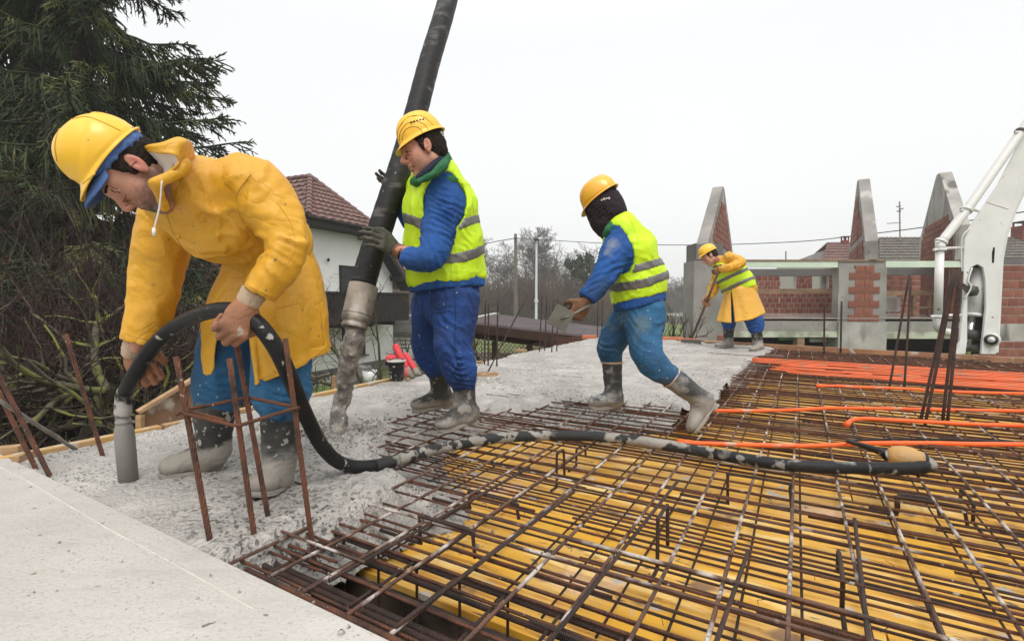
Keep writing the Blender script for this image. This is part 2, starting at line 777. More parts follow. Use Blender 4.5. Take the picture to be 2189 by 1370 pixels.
def smooth_v(V, Q, it=1, f=.5):
    for _ in range(it):
        acc = np.zeros_like(V)
        cnt = np.zeros(len(V))
        for a, b in ((0, 1), (1, 2), (2, 3), (3, 0)):
            np.add.at(acc, Q[:, a], V[Q[:, b]])
            np.add.at(acc, Q[:, b], V[Q[:, a]])
            np.add.at(cnt, Q[:, a], 1)
            np.add.at(cnt, Q[:, b], 1)
        V = V * (1 - f) + f * acc / np.maximum(cnt, 1)[:, None]
    return V


def folds(V, Q, systems, amp=.003, scale=9, seed=1, it=1, drape=None):
    """cloth wrinkles: broad soft noise plus ridged fold systems (centre, axis, reach, wavelength, height)"""
    V = smooth_v(V, Q, it)
    N = vnormals(V, Q)
    d = amp * fbm(V * scale, 3, seed)
    dr = (amp * 1.7 if systems else 0) if drape is None else drape
    if dr:
        wp = V + .05 * np.stack([vnoise(V * 5, seed + 61), vnoise(V * 5, seed + 62), vnoise(V * 5, seed + 63)], 1)
        n_ = vnoise(wp * np.array([scale * .9, scale * .9, scale * .55]), seed + 70)
        d = d + dr * ((1 - np.abs(n_) * 1.6).clip(0, 1) ** 2.5 - .25)
        n_ = vnoise(wp * np.array([scale * 1.9, scale * 1.9, scale * 1.3]), seed + 71)
        d = d + dr * .5 * ((1 - np.abs(n_) * 1.6).clip(0, 1) ** 2.5 - .25)
    for i, (c, ax, R, lam, a) in enumerate(systems):
        c = np.asarray(c)
        ax = nrm(ax)
        q = V - c
        w = np.exp(-(np.linalg.norm(q, axis=1) / R) ** 2)
        ph = (q @ ax) / lam + 1.5 * vnoise(V * (.9 / R) + i * 7, seed + i) + .45 * vnoise(V * (2.4 / R) + i, seed + 5 + i)
        rg = 1 - np.abs(((ph % 1) * 2 - 1))
        rg = rg ** 2.2 - .33
        br = np.clip(.55 + 1.1 * vnoise(V * (1.7 / R) + 3 * i, seed + 31 + i), 0, 1.4)
        d = d + 1.35 * a * w * rg * br
    return V + N * d[:, None]


def sobj(name, s, m, parent=None, fold=None, amp=.002, scale=9, it=1, iso=0.0, seed=1, **kw):
    V, Q = s.extract(iso)
    if len(V) == 0:
        print('EMPTY sdf', name)
    V = folds(V, Q, fold or [], amp, scale, seed, it)
    mb = MB()
    mb.add(V, Q)
    return obj(name, mb, m, parent, smooth=True, **kw)


def bounds(pts, m=.2):
    pts = np.asarray(pts, float)
    return pts.min(0) - m, pts.max(0) + m
rng = random.Random(7)
ZG = -2.15
# ------------------------------------------------------------------ common materials
RUST1, RUST2 = (0.165, 0.058, 0.026), (0.05, 0.022, 0.013)
M_rust = mat('rusty_steel', RUST1, RUST2, vs=14, rough=.75, bump=.5, bs=160, specks=[((.42, .38, .34), 38, .68, .05)])
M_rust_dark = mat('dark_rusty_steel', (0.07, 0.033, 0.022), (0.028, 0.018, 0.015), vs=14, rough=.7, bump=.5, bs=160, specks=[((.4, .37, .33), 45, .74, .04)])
M_rust_cement = mat('cement_splashed_steel', (0.13, 0.065, 0.042), (0.06, 0.032, 0.022), vs=14, rough=.8, bump=.5, bs=120, specks=[((.47, .42, .38), 9, .52, .12), ((.10, .05, .03), 60, .6, .06)])


def ribbed(m, freq=75):
    """ribs of deformed bar: fine bump wave along the slanted direction"""
    N, L, b = mat_nodes(m)
    tcn = N.new('ShaderNodeTexCoord')
    w = N.new('ShaderNodeTexWave')
    w.inputs['Scale'].default_value = freq
    L.new(tcn.outputs['Object'], w.inputs[0])
    bn = N.new('ShaderNodeBump')
    bn.inputs['Strength'].default_value = .8
    bn.inputs['Distance'].default_value = .003
    L.new(w.outputs[1], bn.inputs['Height'])
    old = b.inputs['Normal'].links[0].from_socket
    L.new(old, bn.inputs['Normal'])
    L.new(bn.outputs[0], b.inputs['Normal'])


for m_ in (M_rust, M_rust_dark):
    ribbed(m_)
M_wood = mat('sawn_pine', (.42, .27, .14), (.27, .16, .08), vs=5, rough=.75, bump=.3, bs=40, stretch=(1, 1, 6), specks=[((.45, .42, .38), 9, .62, .08)])
M_wood_grey = mat('weathered_timber', (.22, .15, .1), (.12, .085, .06), vs=5, rough=.85, bump=.4, bs=30, stretch=(1, 1, 7))
M_wood_y = mat('yellow_form_board', (.52, .30, .07), (.40, .27, .15), vs=4, rough=.6, bump=.3, bs=40, specks=[((.45, .42, .38), 14, .57, .06)])

# fresh concrete: grey, wet sheen, shade of the pits painted as dark specks
M_conc = mat('fresh_concrete', (.46, .436, .405), (.34, .32, .295), vs=2.2, lo=.3, hi=.72, rough=.55, rvar=.16, bump=1, bs=60, bdist=.02,
             specks=[((.30, .28, .255), 1.4, .50, .2), ((.53, .50, .46), 4, .55, .15), ((.12, .108, .095), 44, .555, .05, None, 1.6, .44), ((.11, .10, .088), 88, .565, .05, None, 2.6, .42), ((.46, .435, .40), 14, .60, .1)])
M_slab = mat('floated_concrete', (.52, .495, .46), (.42, .40, .37), vs=1.6, lo=.3, hi=.7, rough=.55, rvar=.15, bump=.45, bs=90, bdist=.006,
             specks=[((.38, .355, .32), 95, .60, .10, (1, 1, 1)), ((.34, .315, .28), 160, .62, .05, (1, 1, 1)), ((.36, .34, .31), 1.1, .50, .22), ((.42, .40, .37), 5.2, .54, .16, (1, 3.5, 1)), ((.20, .18, .155), 26, .60, .06, None, 1.7, .56), ((.17, .15, .13), 19, .72, .03), ((.45, .31, .19), 5.5, .71, .10)])

# ------------------------------------------------------------------ outlines
def inpoly(p, poly):
    x, y = p[..., 0], p[..., 1]
    r = np.zeros(x.shape, bool)
    n = len(poly)
    for i in range(n):
        x1, y1 = poly[i][:2]
        x2, y2 = poly[(i + 1) % n][:2]
        c = ((y1 > y) != (y2 > y)) & (x < (x2 - x1) * (y - y1) / (y2 - y1 + 1e-12) + x1)
        r ^= c
    return r


def pdist(p, line):
    best = np.full(p.shape[:-1], 1e9)
    for i in range(len(line) - 1):
        a, b = np.array(line[i][:2]), np.array(line[i + 1][:2])
        ab = b - a
        t = np.clip(((p[..., :2] - a) @ ab) / (ab @ ab + 1e-12), 0, 1)
        best = np.minimum(best, np.linalg.norm(p[..., :2] - a - t[..., None] * ab, axis=-1))
    return best


O0 = G(457, 1185)                                    # corner where the starter cage meets the finished slab


def UV(u, v, z=0.0):
    return O0 + AX * u + BX * v + ZX * z


LE0, LE1 = G(20, 978), G(1300, 715)                  # far left edge of the pour
BE0, BE1 = G(1575, 735), G(2189, 770)                # back edge
BE2 = BE1 + (BE1 - BE0) * 1.2
NL = UV(0, 3.4)
slab_poly = [UV(0, -8), UV(0, 2.9), LE0, LE1, BE0, BE1, BE2]
P1 = [(457, 1187), (530, 1150), (640, 1112), (740, 1085), (800, 1055), (850, 1012), (800, 985), (790, 950), (820, 885), (880, 862), (1000, 860),
      (1080, 866), (1230, 848), (1330, 852), (1420, 850), (1490, 885), (1540, 855), (1565, 800), (1600, 768), (1650, 741)]
P2 = [(640, 1290), (760, 1235), (830, 1195), (900, 1150), (990, 1125), (1010, 1080), (985, 1030), (950, 985), (985, 950), (1150, 935), (1300, 930),
      (1450, 925), (1530, 895), (1600, 825), (1640, 790), (1730, 752)]
L1 = [G(*p) for p in P1]
L2 = [G(*p, -.17) for p in P2]
far = [G(1575, 733), G(1480, 727), LE1 + np.array([-.3, .4, 0]), LE0 + np.array([-.8, .1, 0]), UV(-.02, 3.6), UV(-.02, 0)]
R1 = L1 + far
R2 = L2 + [G(1735, 735)] + far[1:-1] + [UV(-.02, -.6)]
edge_poly = [UV(-.01, -.9), UV(-.01, 3.4), LE0 + nrm(LE0 - LE1) * .35, LE1, G(1480, 727), BE0, G(1760, 746), UV(4, -3)]


def conc_z(X, Y):
    p = np.stack([X, Y], -1)
    i1, i2 = inpoly(p, R1), inpoly(p, R2)
    d1, d2 = pdist(p, L1), pdist(p, L2)
    t = np.where(i1, 0, np.where(i2, d1 / (d1 + d2 + 1e-6), 1.0))
    q = np.stack([X, Y, 0 * X], -1)
    n1 = fbm(q * 2.2, 3, 3)
    n2 = fbm(q * 11, 3, 9)
    n3 = fbm(q * 42, 2, 19)
    n4 = fbm(q * 80, 2, 29)
    rough = np.clip(.7 + .6 * n1, .25, 1.1)
    # smooth cement paste around the vibrated spot near the near slab edge, lumpy heaps under the pump hose
    c0 = G(330, 1040)
    sm = np.exp(-((X - c0[0]) ** 2 + (Y - c0[1]) ** 2) / .55 ** 2)
    c1 = G(720, 915)
    lum = np.exp(-((X - c1[0]) ** 2 + (Y - c1[1]) ** 2) / 1.0 ** 2)
    rough = rough * (1 - .8 * sm) + .7 * lum
    z = -.004 + .012 * n1 + rough * (.011 * n2 +   .0085 * n3 + .004 * n4 - .012 * np.clip(n3 * 1.6 - .5, 0, 1))
    z = z + .03 * np.exp(-((X - c1[0]) ** 2 + (Y - c1[1]) ** 2) / .22 ** 2)
    tt = np.clip(t + .12 * n2 * (t > 0) * (t < 1), 0, 1)
    z = z - np.where(t > 0, .03 * np.clip(tt * 8, 0, 1) + .15 * np.clip((tt - .12) / .88, 0, 1) ** .7, 0) + (tt > 0) * (tt < 1) * (.014 * n2 + .006 * n3)
    ins = inpoly(p, edge_poly)
    de = pdist(p, edge_poly + [edge_poly[0]])
    z = z - np.where(ins, .02 * np.exp(-de / .03), .02 + np.clip((de - .015 * (1 + n2)) / .04, 0, 1) * .26)
    return z, i2 | i1, ins, de, t


def concrete():
    ys = [.95]
    while ys[-1] < 11.0:
        ys.append(ys[-1] + min(.05, max(.006, .0042 * ys[-1] ** 2)))
    xs = [-3.6]
    while xs[-1] < 4.2:
        xs.append(xs[-1] + (.0095 if xs[-1] < .9 else .022))
    X, Y = np.meshgrid(np.array(xs), np.array(ys), indexing='ij')
    Z, _, ins, de, t = conc_z(X, Y)
    A = np.stack([X, Y, Z], -1)
    mb = MB().grid(A)
    q = mb.q[0]
    ok = ((ins | (de < .1)) & (t < .999)).ravel()
    mb.q = [q[ok[q].all(1)][:, ::-1]]
    return obj('fresh_concrete', mb, M_conc, smooth=True, kind='structure')


concrete()

# finished slab plate in the near left corner, its edge, and the chalk-white cement seam
mb = MB()
mb.prism([UV(0, 3.6, -.5), UV(0, -3, -.5), UV(-3, -3, -.5), UV(-3, 3.6, -.5)], ZX * .497)
slab = obj('finished_slab', mb, M_slab, kind='structure', bevel=.004)
c0, c1 = G(-60, 965), G(548, 1298)
seam = []
for i in range(60):
    t = i / 59
    p = c0 + (c1 - c0) * t
    seam.append(p + np.array([.006 * vnoise(np.array([t * 9, 0, 0]), 3), .006 * vnoise(np.array([t * 9, 5, 0]), 4), -.003]))
mb = MB()
mb.tube(seam, [.0012 + .0022 * abs(vnoise(np.array([i * .9, 1, 0]))) for i in range(60)], 6)
M_seam = mat('pale_cement_paste', (.58, .55, .50), (.50, .47, .425), vs=20, rough=.6)
obj('cement_seam', mb, M_seam, slab, smooth=True)
# crumbs and clods of mortar lying on the finished slab
mb = MB()
for i in range(260):
    v = rng.uniform(-2.2, 3.0)
    u = -abs(rng.gauss(0, .5)) - .01
    p = UV(u, v, 0)
    r = rng.uniform(.0015, .005) * (1.8 if rng.random() < .06 else 1)
    mb.lathe(p + ZX * -.004, [(r, 0), (r * rng.uniform(.7, 1.1), r * .8), (r * .3, r * 1.3)], sides=5)
o = obj('mortar_crumbs', mb, M_conc, smooth=True, kind='stuff')
tag(o, 'small grey mortar crumbs on the finished slab', 'crumbs')

# ------------------------------------------------------------------ formwork deck, beam trench
def deck_mat():
    m = mat('yellow_formwork_panel', (.80, .43, .042), (.74, .45, .12), vs=3.0, lo=.42, hi=.62, rough=.42, rvar=.12, bump=.15, bs=30, stretch=(1, 1, 1),
            specks=[((.52, .23, .03), 3.0, .50, .14, (10, 1, 1)), ((.88, .62, .24), 2.4, .55, .10, (5, 1, 1)), ((.78, .50, .30), 2.1, .61, .06), ((.30, .17, .08), 5, .60, .07), ((.10, .06, .04), 8, .66, .04, (5, 1, 1)), ((.50, .46, .42), 9, .635, .05), ((.16, .12, .09), 17, .69, .03)])
    return m


M_deck = deck_mat()
ZD = -.185
deck = thing('formwork_deck', UV(.38, -7, ZD), None, None)
del deck['_b']
deck['_b'] = [float(x) for x in UV(.38, -7, ZD)]
deck['kind'] = 'structure'
n_back = np.array([-(BE1 - BE0)[1], (BE1 - BE0)[0], 0])
n_back = nrm(n_back if np.dot(n_back, [0, 1, 0]) > 0 else -n_back)


def backu(v, z=0):
    """u where the line v=const meets the back edge"""
    p = UV(0, v)
    return np.dot(BE0 - p, n_back) / np.dot(AX, n_back)


pm0 = MB().box(np.zeros(3), (1.964, .494, .027), (BX, AX, ZX)).mesh('formwork_panel', M_deck)
Rz = atan2(AX[1], AX[0])
pmesh = MB().box(np.zeros(3), (.494, 1.964, .027)).mesh('formwork_panel', M_deck)
base = np.array(deck['_b'])
row = 0
u = .38
while u < 9:
    off = (row % 3) * .66
    v = -7.5 + off
    while v < 3:
        if backu(v + 1) > u + .1 and inpoly((UV(u + .25, v + .985))[None, :2], slab_poly)[0]:
            o = bpy.data.objects.new('panel', pmesh)
            COL.objects.link(o)
            o.parent = deck
            p = UV(u + .25, v + .985, ZD - .0135 + rng.uniform(-.002, .002)) - base
            o.location = p
            o.rotation_euler = (0, rng.uniform(-.002, .002), Rz)
        v += 1.97
    u += .498
    row += 1

M_dark_ply = mat('wet_dark_plywood', (.14, .105, .075), (.035, .028, .023), vs=5, lo=.42, hi=.58, rough=.25, bump=.3, bs=30, specks=[((.34, .31, .28), 7, .58, .08)])
mb = MB()
mb.prism([UV(.012, 1.2, -.36), UV(.37, 1.2, -.36), UV(.37, -8, -.36), UV(.012, -8, -.36)], ZX * .02)
mb.prism([UV(.372, 1.2, -.46), UV(.378, 1.2, -.46), UV(.378, -8, -.46), UV(.372, -8, -.46)], ZX * .26)
obj('beam_trench', mb, M_dark_ply, kind='structure')

# ------------------------------------------------------------------ reinforcement
def bar_pts(p, q, n=12, wav=.003, seed=0, sag=0):
    t = np.linspace(0, 1, n)[:, None]
    pts = p * (1 - t) + q * t
    k = np.linalg.norm(q - p)
    s_ = np.concatenate([t * k * .8 + seed * 3.1, t * 0 + seed, t * 0], 1)
    pts = pts + np.stack([wav * vnoise(s_, 1), wav * vnoise(s_, 2), wav * .8 * vnoise(s_ * 1.3, 3) - sag * np.sin(pi * t[:, 0])], 1)
    return pts


def bar(par, p, q, r, m, seed=0, n=12, wav=.003, name='bar', sides=8):
    return obj(name, MB().tube(bar_pts(np.asarray(p), np.asarray(q), n, wav, seed), r, sides), m, par, smooth=True)


VR, VL = -6.2, .75
up = thing('reinforcement_mesh', UV(.5, 0, -.03), 'upper layer of rusty steel mesh with cement-splashed crossing bars, over the yellow panels', 'steel mesh')
lowm = thing('reinforcement_mesh', UV(.5, 0, -.14), 'lower layer of dark steel mesh lying just above the yellow panels', 'steel mesh')
lo = thing('reinforcement_bars', UV(.5, 0, -.05), 'loose ribbed rusty bars doubled up along the steel mesh', 'rebar')
i = 0
v = VL + .1
while v > VR:
    ub = backu(v) - .03
    u0 = .015 + rng.uniform(0, .03)
    bar(up, UV(u0, v, -.028 + rng.uniform(-.004, .004)), UV(ub, v + rng.uniform(-.02, .02), -.028), .0054, M_rust_cement if rng.random() < .85 else M_rust, i, 16, .005)
    v -= .148 + rng.uniform(-.004, .004)
    i += 1
u = .06
while u < 8.3:
    v0 = max(VR, -8)
    # left end: a few tips poke out of the fresh concrete
    vl = VL + rng.uniform(-.2, .5) + max(0, .25 * (u - 1.5))
    for side in (0,):
        pv = [vv for vv in (VR, ) if backu(vv) > u] or [None]
        vr = VR
        while backu(vr) < u and vr < vl:
            vr += .1
        if vr < vl - .3:
            bar(up, UV(u, vl, -.041), UV(u + rng.uniform(-.01, .01), vr, -.041), .0043, M_rust, i, 16, .004)
    u += .098 + rng.uniform(-.006, .006)
    i += 1
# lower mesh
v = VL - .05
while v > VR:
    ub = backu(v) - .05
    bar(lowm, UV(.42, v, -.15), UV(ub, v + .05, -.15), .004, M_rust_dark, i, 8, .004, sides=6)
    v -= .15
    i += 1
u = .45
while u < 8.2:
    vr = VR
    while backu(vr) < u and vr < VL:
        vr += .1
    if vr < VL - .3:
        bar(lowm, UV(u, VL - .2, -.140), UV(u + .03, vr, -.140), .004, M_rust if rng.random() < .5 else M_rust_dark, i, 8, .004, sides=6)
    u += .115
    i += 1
# loose ribbed bars doubled along the rows, in laps of a few metres
for k in range(175):
    u = .12 + (k / 175) ** 1.25 * 7.6
    u += rng.uniform(-.03, .03)
    if u < .05 or u > 8:
        continue
    Ln = rng.uniform(1.2, 4.2)
    vs_ = rng.uniform(VR, VL - .6)
    ve = min(vs_ + Ln, VL - .1)
    while backu(vs_) < u + .05 and vs_ < ve:
        vs_ += .1
    if ve - vs_ < .5:
        continue
    z = rng.choice([-.052, -.055, -.015, -.066])
    bar(lo, UV(u, ve, z), UV(u + rng.uniform(-.05, .05), vs_, z + rng.uniform(-.004, .004)), rng.choice([.0042, .0048, .0055]), rng.choice([M_rust, M_rust, M_rust, M_rust_dark, M_rust_cement]), i, 10, .004)
    i += 1
# a few short dark bars lying along the other direction near the trench
for (v, u0, u1) in ((-.35, .1, 1.1), (-.62, .05, .95), (-.93, .1, 1.25), (-1.22, .06, .8), (-1.5, .2, 1.2), (.12, .08, .9), (-1.9, .1, 1.0), (-2.35, .05, .9)):
    bar(lo, UV(u0, v, -.02), UV(u1, v - .04, -.016), .0055, M_rust_dark, i, 8, .003)
    i += 1

# cage of the edge beam in the trench
cage = thing('beam_cage', UV(.2, -1, -.3), 'dark wet steel cage of the edge beam in the trench beside the finished slab', 'steel cage')
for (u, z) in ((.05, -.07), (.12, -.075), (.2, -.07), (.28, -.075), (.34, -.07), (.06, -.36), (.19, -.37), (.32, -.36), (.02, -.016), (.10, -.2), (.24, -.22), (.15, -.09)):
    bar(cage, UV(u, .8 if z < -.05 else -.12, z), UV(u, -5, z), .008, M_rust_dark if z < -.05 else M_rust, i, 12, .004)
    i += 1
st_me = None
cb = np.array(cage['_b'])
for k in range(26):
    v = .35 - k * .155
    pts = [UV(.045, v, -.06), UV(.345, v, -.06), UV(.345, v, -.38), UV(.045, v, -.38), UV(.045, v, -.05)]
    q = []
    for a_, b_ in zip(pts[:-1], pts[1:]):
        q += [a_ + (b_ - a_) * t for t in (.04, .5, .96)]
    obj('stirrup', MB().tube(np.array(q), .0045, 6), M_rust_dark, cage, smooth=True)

# bent spacer bars standing up out of the mesh
sp = thing('spacer_bars', UV(1, -1, -.1), 'bent steel spacer bars propping the upper mesh off the panels', 'rebar spacers')
for (px, py, py2, w, ang) in ((1405, 1105, 1215, .11, 1), (1190, 968, 1040, .06, 1), (898, 1100, 1160, .2, 0), (1003, 1050, 1085, .2, 0), (1232, 960, 995, .1, 1), (1555, 1010, 1075, .2, 0),
                             (1800, 1235, 1300, .16, 1), (1915, 1060, 1100, .18, 0), (1920, 1055, 1095, .1, 0), (2080, 1075, 1115, .15, 1), (1765, 790, 815, .12, 0), (1845, 800, 822, .12, 0), (1620, 785, 803, .1, 0)):
    b0 = G(px, py2, -.10)
    h = (py2 - py) / F * b0[1] * 1.0
    d = AX if ang else -BX
    pts = [b0 - d * w * .9, b0 - d * .01, b0 + ZX * .012, b0 + ZX * (h - .01), b0 + ZX * h + d * .012, b0 + ZX * h + d * w, b0 + ZX * (h - .02) + d * (w + .012), b0 + ZX * (h * .1) + d * (w + .02)]
    obj('spacer', MB().tube(spline(pts, 26), .006, 6), M_rust_dark, sp, smooth=True)

# tie-wire twists at crossings (tiny)
mb = MB()
for k in range(240):
    u = rng.uniform(.1, 3.5)
    v = rng.uniform(-3.5, .3)
    p = UV(u, v, -.02)
    mb.tube([p, p + np.array([rng.uniform(-.01, .01), rng.uniform(-.01, .01), .012]), p + np.array([rng.uniform(-.02, .02), rng.uniform(-.02, .02), .02])], .0009, 3)
o = obj('tie_wire', mb, M_rust_dark, lo)
o['kind'] = 'stuff'

# ------------------------------------------------------------------ upright starter bars
def starter(par, a, b, r=.0075, m=None, n=10, seed=0):
    return bar(par, a, b, r, m or M_rust, seed, n, .003, 'bar')


g0 = 'steel starter bars sticking up out of the slab'
cg = thing('starter_cage', G(560, 1180, -.03), 'open cage of four tall ribbed starter bars with one square tie, beside the blue-trousered legs', 'rebar cage')
B4 = []
for (tx, ty, bx, by, dt, zb) in ((376, 762, 456, 1186, 1.62, -.05), (490, 766, 553, 1222, 1.55, -.12), (505, 724, 577, 1118, 1.80, -.03), (610, 722, 672, 1198, 1.72, -.10)):
    b_ = G(bx, by, zb)
    D_ = (b_[1] * cos(PITCH) - (b_[2] - H) * sin(PITCH)) / S
    t_ = P(tx, ty, D_ * .985)
    B4.append((b_ - nrm(t_ - b_) * .25, t_))
    starter(cg, b_ - nrm(t_ - b_) * .3, t_, .0082, M_rust, 12, len(B4))


def onbar(k, py):
    a_, b_ = B4[k]
    for t in np.linspace(0, 1, 400):
        p = a_ + (b_ - a_) * t
        q = p - CAM
        D_ = q @ fwd
        if H_ / 2 - F * (q @ upv) / D_ <= py:
            return p
    return b_


tie = [onbar(0, 882), onbar(1, 907), onbar(3, 872), onbar(2, 852)]
rad_ = .012
tp = [tie[3] + (tie[0] - tie[3]) * 1.14, tie[0] + np.array([-.012, 0, 0]), tie[0] + np.array([0, -.012, 0]), tie[1] + np.array([-.01, -.012, 0]), tie[1] + np.array([.012, -.01, 0]), tie[2] + np.array([.002, -.014, 0]),
      tie[2] + np.array([.013, 0, 0]), tie[3] + np.array([.005, .013, 0]), tie[3] + np.array([-.01, .01, 0]), tie[0] + np.array([-.012, .01, .004]), tie[0] + (tie[2] - tie[0]) * .35 + np.array([0, 0, -.03])]
q = []
for a_, b_ in zip(tp[:-1], tp[1:]):
    q += [a_ + (b_ - a_) * t for t in (.0, .35, .7)]
q.append(tp[-1])
obj('tie_bar', MB().tube(np.array(q), .0058, 8), M_rust, cg, smooth=True)

rt = thing('starter_bars', G(60, 1000), 'two crossed ribbed bars and a leaning straight one at the left corner of the slab', 'rebar')
for k, (tx, ty, bx, by) in enumerate(((-30, 745, 117, 1010), (-8, 830, 84, 996))):
    b_ = G(bx, by)
    D_ = b_[1] / S
    starter(rt, b_ - ZX * .05, P(tx, ty, D_ * 1.01), .0088, M_rust, 10, k + 30)
b_ = G(163, 962)
starter(rt, b_ - ZX * .0, P(-10, 850, b_[1] / S * .86), .0085, mat('grey_dusty_steel', (.22, .2, .18), (.12, .1, .09), vs=12, rough=.7), 8, 33)
rs = thing('starter_bar', G(226, 972), 'single ribbed bar leaning left between the crossed bars and the grey vibrator', 'rebar')
b_ = G(226, 972)
starter(rs, b_ - ZX * .06, P(140, 714, b_[1] / S * 1.0), .0088, M_rust, 10, 35)

# groups of verticals at the far left edge by the lattice shed
for k, (tx, ty, bx, by, lab) in enumerate(((1038, 641, 1035, 778, 'upright bar nearest the man holding the pump hose'), (1044, 650, 1043, 782, 'upright bar, second from the blue trousers'), (1064, 642, 1062, 782, 'upright bar left of the slanting thin bar'),
                                           (1158, 634, 1153, 752, 'leftmost upright bar of the four by the square trowel'), (1169, 634, 1164, 750, 'second upright bar of the four by the square trowel'), (1183, 640, 1179, 754, 'third upright bar of the four by the square trowel'),
                                           (1192, 639, 1190, 752, 'upright bar directly behind the square trowel, cement grey below'), (1278, 640, 1277, 722, 'upright bar behind the forearm of the man with the trowel'), (1288, 642, 1286, 728, 'upright bar behind the blue jacket hem'),
                                           (1014, 668, 1014, 770, 'upright bar against the blue trousers of the hose man'), (1763, 644, 1762, 752, 'thin upright bar left of the middle concrete pillar'), (1799, 644, 1797, 748, 'thin upright bar in front of the middle concrete pillar'))):
    b_ = G(bx, by)
    D_ = b_[1] / S
    t = thing('starter_bar', b_, 'rusty ' + lab, 'rebar', 'upright starter bars')
    starter(t, b_ - ZX * .05, P(tx, ty, D_), .0085 if k < 10 else .012, M_rust_dark, 8, 40 + k)
b_ = G(1040, 800)
t = thing('starter_bar', b_, 'thin rusty bar slanting up to the right from the round opening', 'rebar')
starter(t, b_, P(1122, 641, b_[1] / S * 1.05), .007, M_rust_dark, 8, 60)
# leaning pairs on the right
for k, (tx, ty, bx, by, lab) in enumerate(((1944, 590, 1899, 836, 'left leaning bar of the back bundle'), (1948, 596, 1932, 838, 'right leaning bar of the back bundle'), (2040, 575, 1968, 900, 'left outer leaning bar of the front bundle'), (2046, 578, 1977, 908, 'left inner leaning bar of the front bundle'),
                                           (2052, 572, 2014, 905, 'right inner leaning bar of the front bundle'), (2056, 580, 2024, 912, 'right outer leaning bar of the front bundle'))):
    b_ = G(bx, by, -.05)
    D_ = b_[1] / S
    t = thing('starter_bar', b_, 'dark rusty ' + lab + ' before the white boom', 'rebar', 'leaning starter bars on the right')
    starter(t, b_, P(tx, ty, D_ * 1.02), .0085, M_rust_dark, 8, 70 + k)

# ------------------------------------------------------------------ orange conduits
M_or = mat('orange_conduit', (.88, .105, .010), (.80, .13, .02), vs=5, rough=.5, bump=.35, bs=70, specks=[((.5, .30, .2), 7, .62, .08)])
for k, (pts, r, lab) in enumerate((
        ([(1470, 944), (1560, 950), (1650, 951), (1750, 951), (1860, 947), (1980, 948), (2080, 950), (2240, 950)], .0115, 'nearest bright orange conduit, running beside the thin black cable'),
        ([(1812, 905), (1822, 897), (1850, 894), (1900, 897), (1980, 900), (2080, 906), (2250, 912)], .0115, 'orange conduit with a capped end just beyond the nearest one'),
        ([(1525, 876), (1600, 879), (1700, 877), (1780, 872), (1900, 873), (2050, 876), (2250, 879)], .011, 'long orange conduit starting at the lifted boot'),
        ([(1755, 826), (1790, 826), (1850, 827), (1930, 831), (2050, 837), (2250, 842)], .0115, 'orange conduit with a flat end, closest to the orange bundle'))):
    w = [G(x, y, -.012) for x, y in pts]
    w = [p + ZX * .006 * vnoise(np.array([k * 3.3, j * .9, 0])) for j, p in enumerate(w)]
    w.append(w[-1] + nrm(w[-1] - w[-2]) * 2.2)
    t = thing('conduit', w[0], lab, 'conduit', 'orange conduits on the steel mesh')
    obj('pipe', MB().tube(spline(w, 60), r, 10), M_or, t, smooth=True)
    obj('end_cap', MB().tube([w[0] - (w[1] - w[0]) * .25 + ZX * .001, w[0] - (w[1] - w[0]) * .02, w[0] + (w[1] - w[0]) * .12], [r * 1.5, r * 1.45, r * 1.2], 10), M_or, t, smooth=True, label='flattened open end')
M_or2 = mat('dusty_orange_conduit', (.72, .12, .025), (.55, .12, .04), vs=3, rough=.45, bump=.25, bs=60, specks=[((.3, .16, .1), 5, .6, .08)])
bd = thing('conduit_bundle', G(1620, 768), 'broad bundle of many orange conduits crossing behind the leaning bars', 'conduits')
for k in range(11):
    y0 = 766 + k * 2.5 + rng.uniform(-.5, .5)
    x0 = 1608 + rng.uniform(-4, 70) * (k > 3)
    w = [G(x0, y0, -.01)] + [G(x, y0 + (x - 1620) * (.058 + k * .0016) + rng.uniform(-.7, .7), -.01 + rng.uniform(0, .02)) for x in (1700, 1800, 1900, 2000, 2100, 2200, 2300)]
    w.append(w[-1] + nrm(w[-1] - w[-2]) * 1.5)
    obj('pipe', MB().tube(spline(w, 40), .0085, 8), M_or2, bd, smooth=True)

# ------------------------------------------------------------------ timber edges
def plank(a, b, w, h, m, name, label, cat, group=None, ends=True):
    return obj(name, MB().beam(a, b, w, h), m, label=label, cat=cat, group=group, bevel=.003, loc=a)


e1 = nrm(LE1 - LE0)
nl = np.array([-e1[1], e1[0], 0])
segs = [(-.02, .62, 0), (.64, 1.35, 1), (1.37, 2.6, 0)]
for k, (a, b, c) in enumerate(segs):
    p, q_ = LE0 + e1 * a + nl * .04 - ZX * .045, LE0 + e1 * b + nl * .04 - ZX * .045
    plank(p, q_, .05, .09, M_wood_y if c == 0 else M_wood, 'form_board', ['yellow edge board beside the crossed bars', 'pale pine edge board behind the grey vibrator', 'yellow edge board under the slanted plywood panel'][k], 'board', 'timber boards along the slab edge')
plank(G(-60, 972), G(45, 962), .05, .05, M_wood, 'form_board', 'short pine board at the far left corner of the slab', 'board', 'timber boards along the slab edge')
plank(G(32, 985, .0), G(70, 970, .0), .03, .04, M_wood, 'form_board', 'little cross batten at the far left corner of the slab', 'board', 'timber boards along the slab edge')
bd_ = nrm(BE1 - BE0)
plank(BE0 - bd_ * 1.0 + n_back * .03 - ZX * .06, BE2 + n_back * .03 - ZX * .06, .045, .17, mat('edge_plank', (.36, .19, .10), (.24, .12, .06), vs=4, rough=.7, bump=.3, bs=40, specks=[((.45, .42, .38), 8, .6, .08)]), 'form_board', 'long brown board closing the back edge of the steel mesh', 'board', 'timber boards along the slab edge')

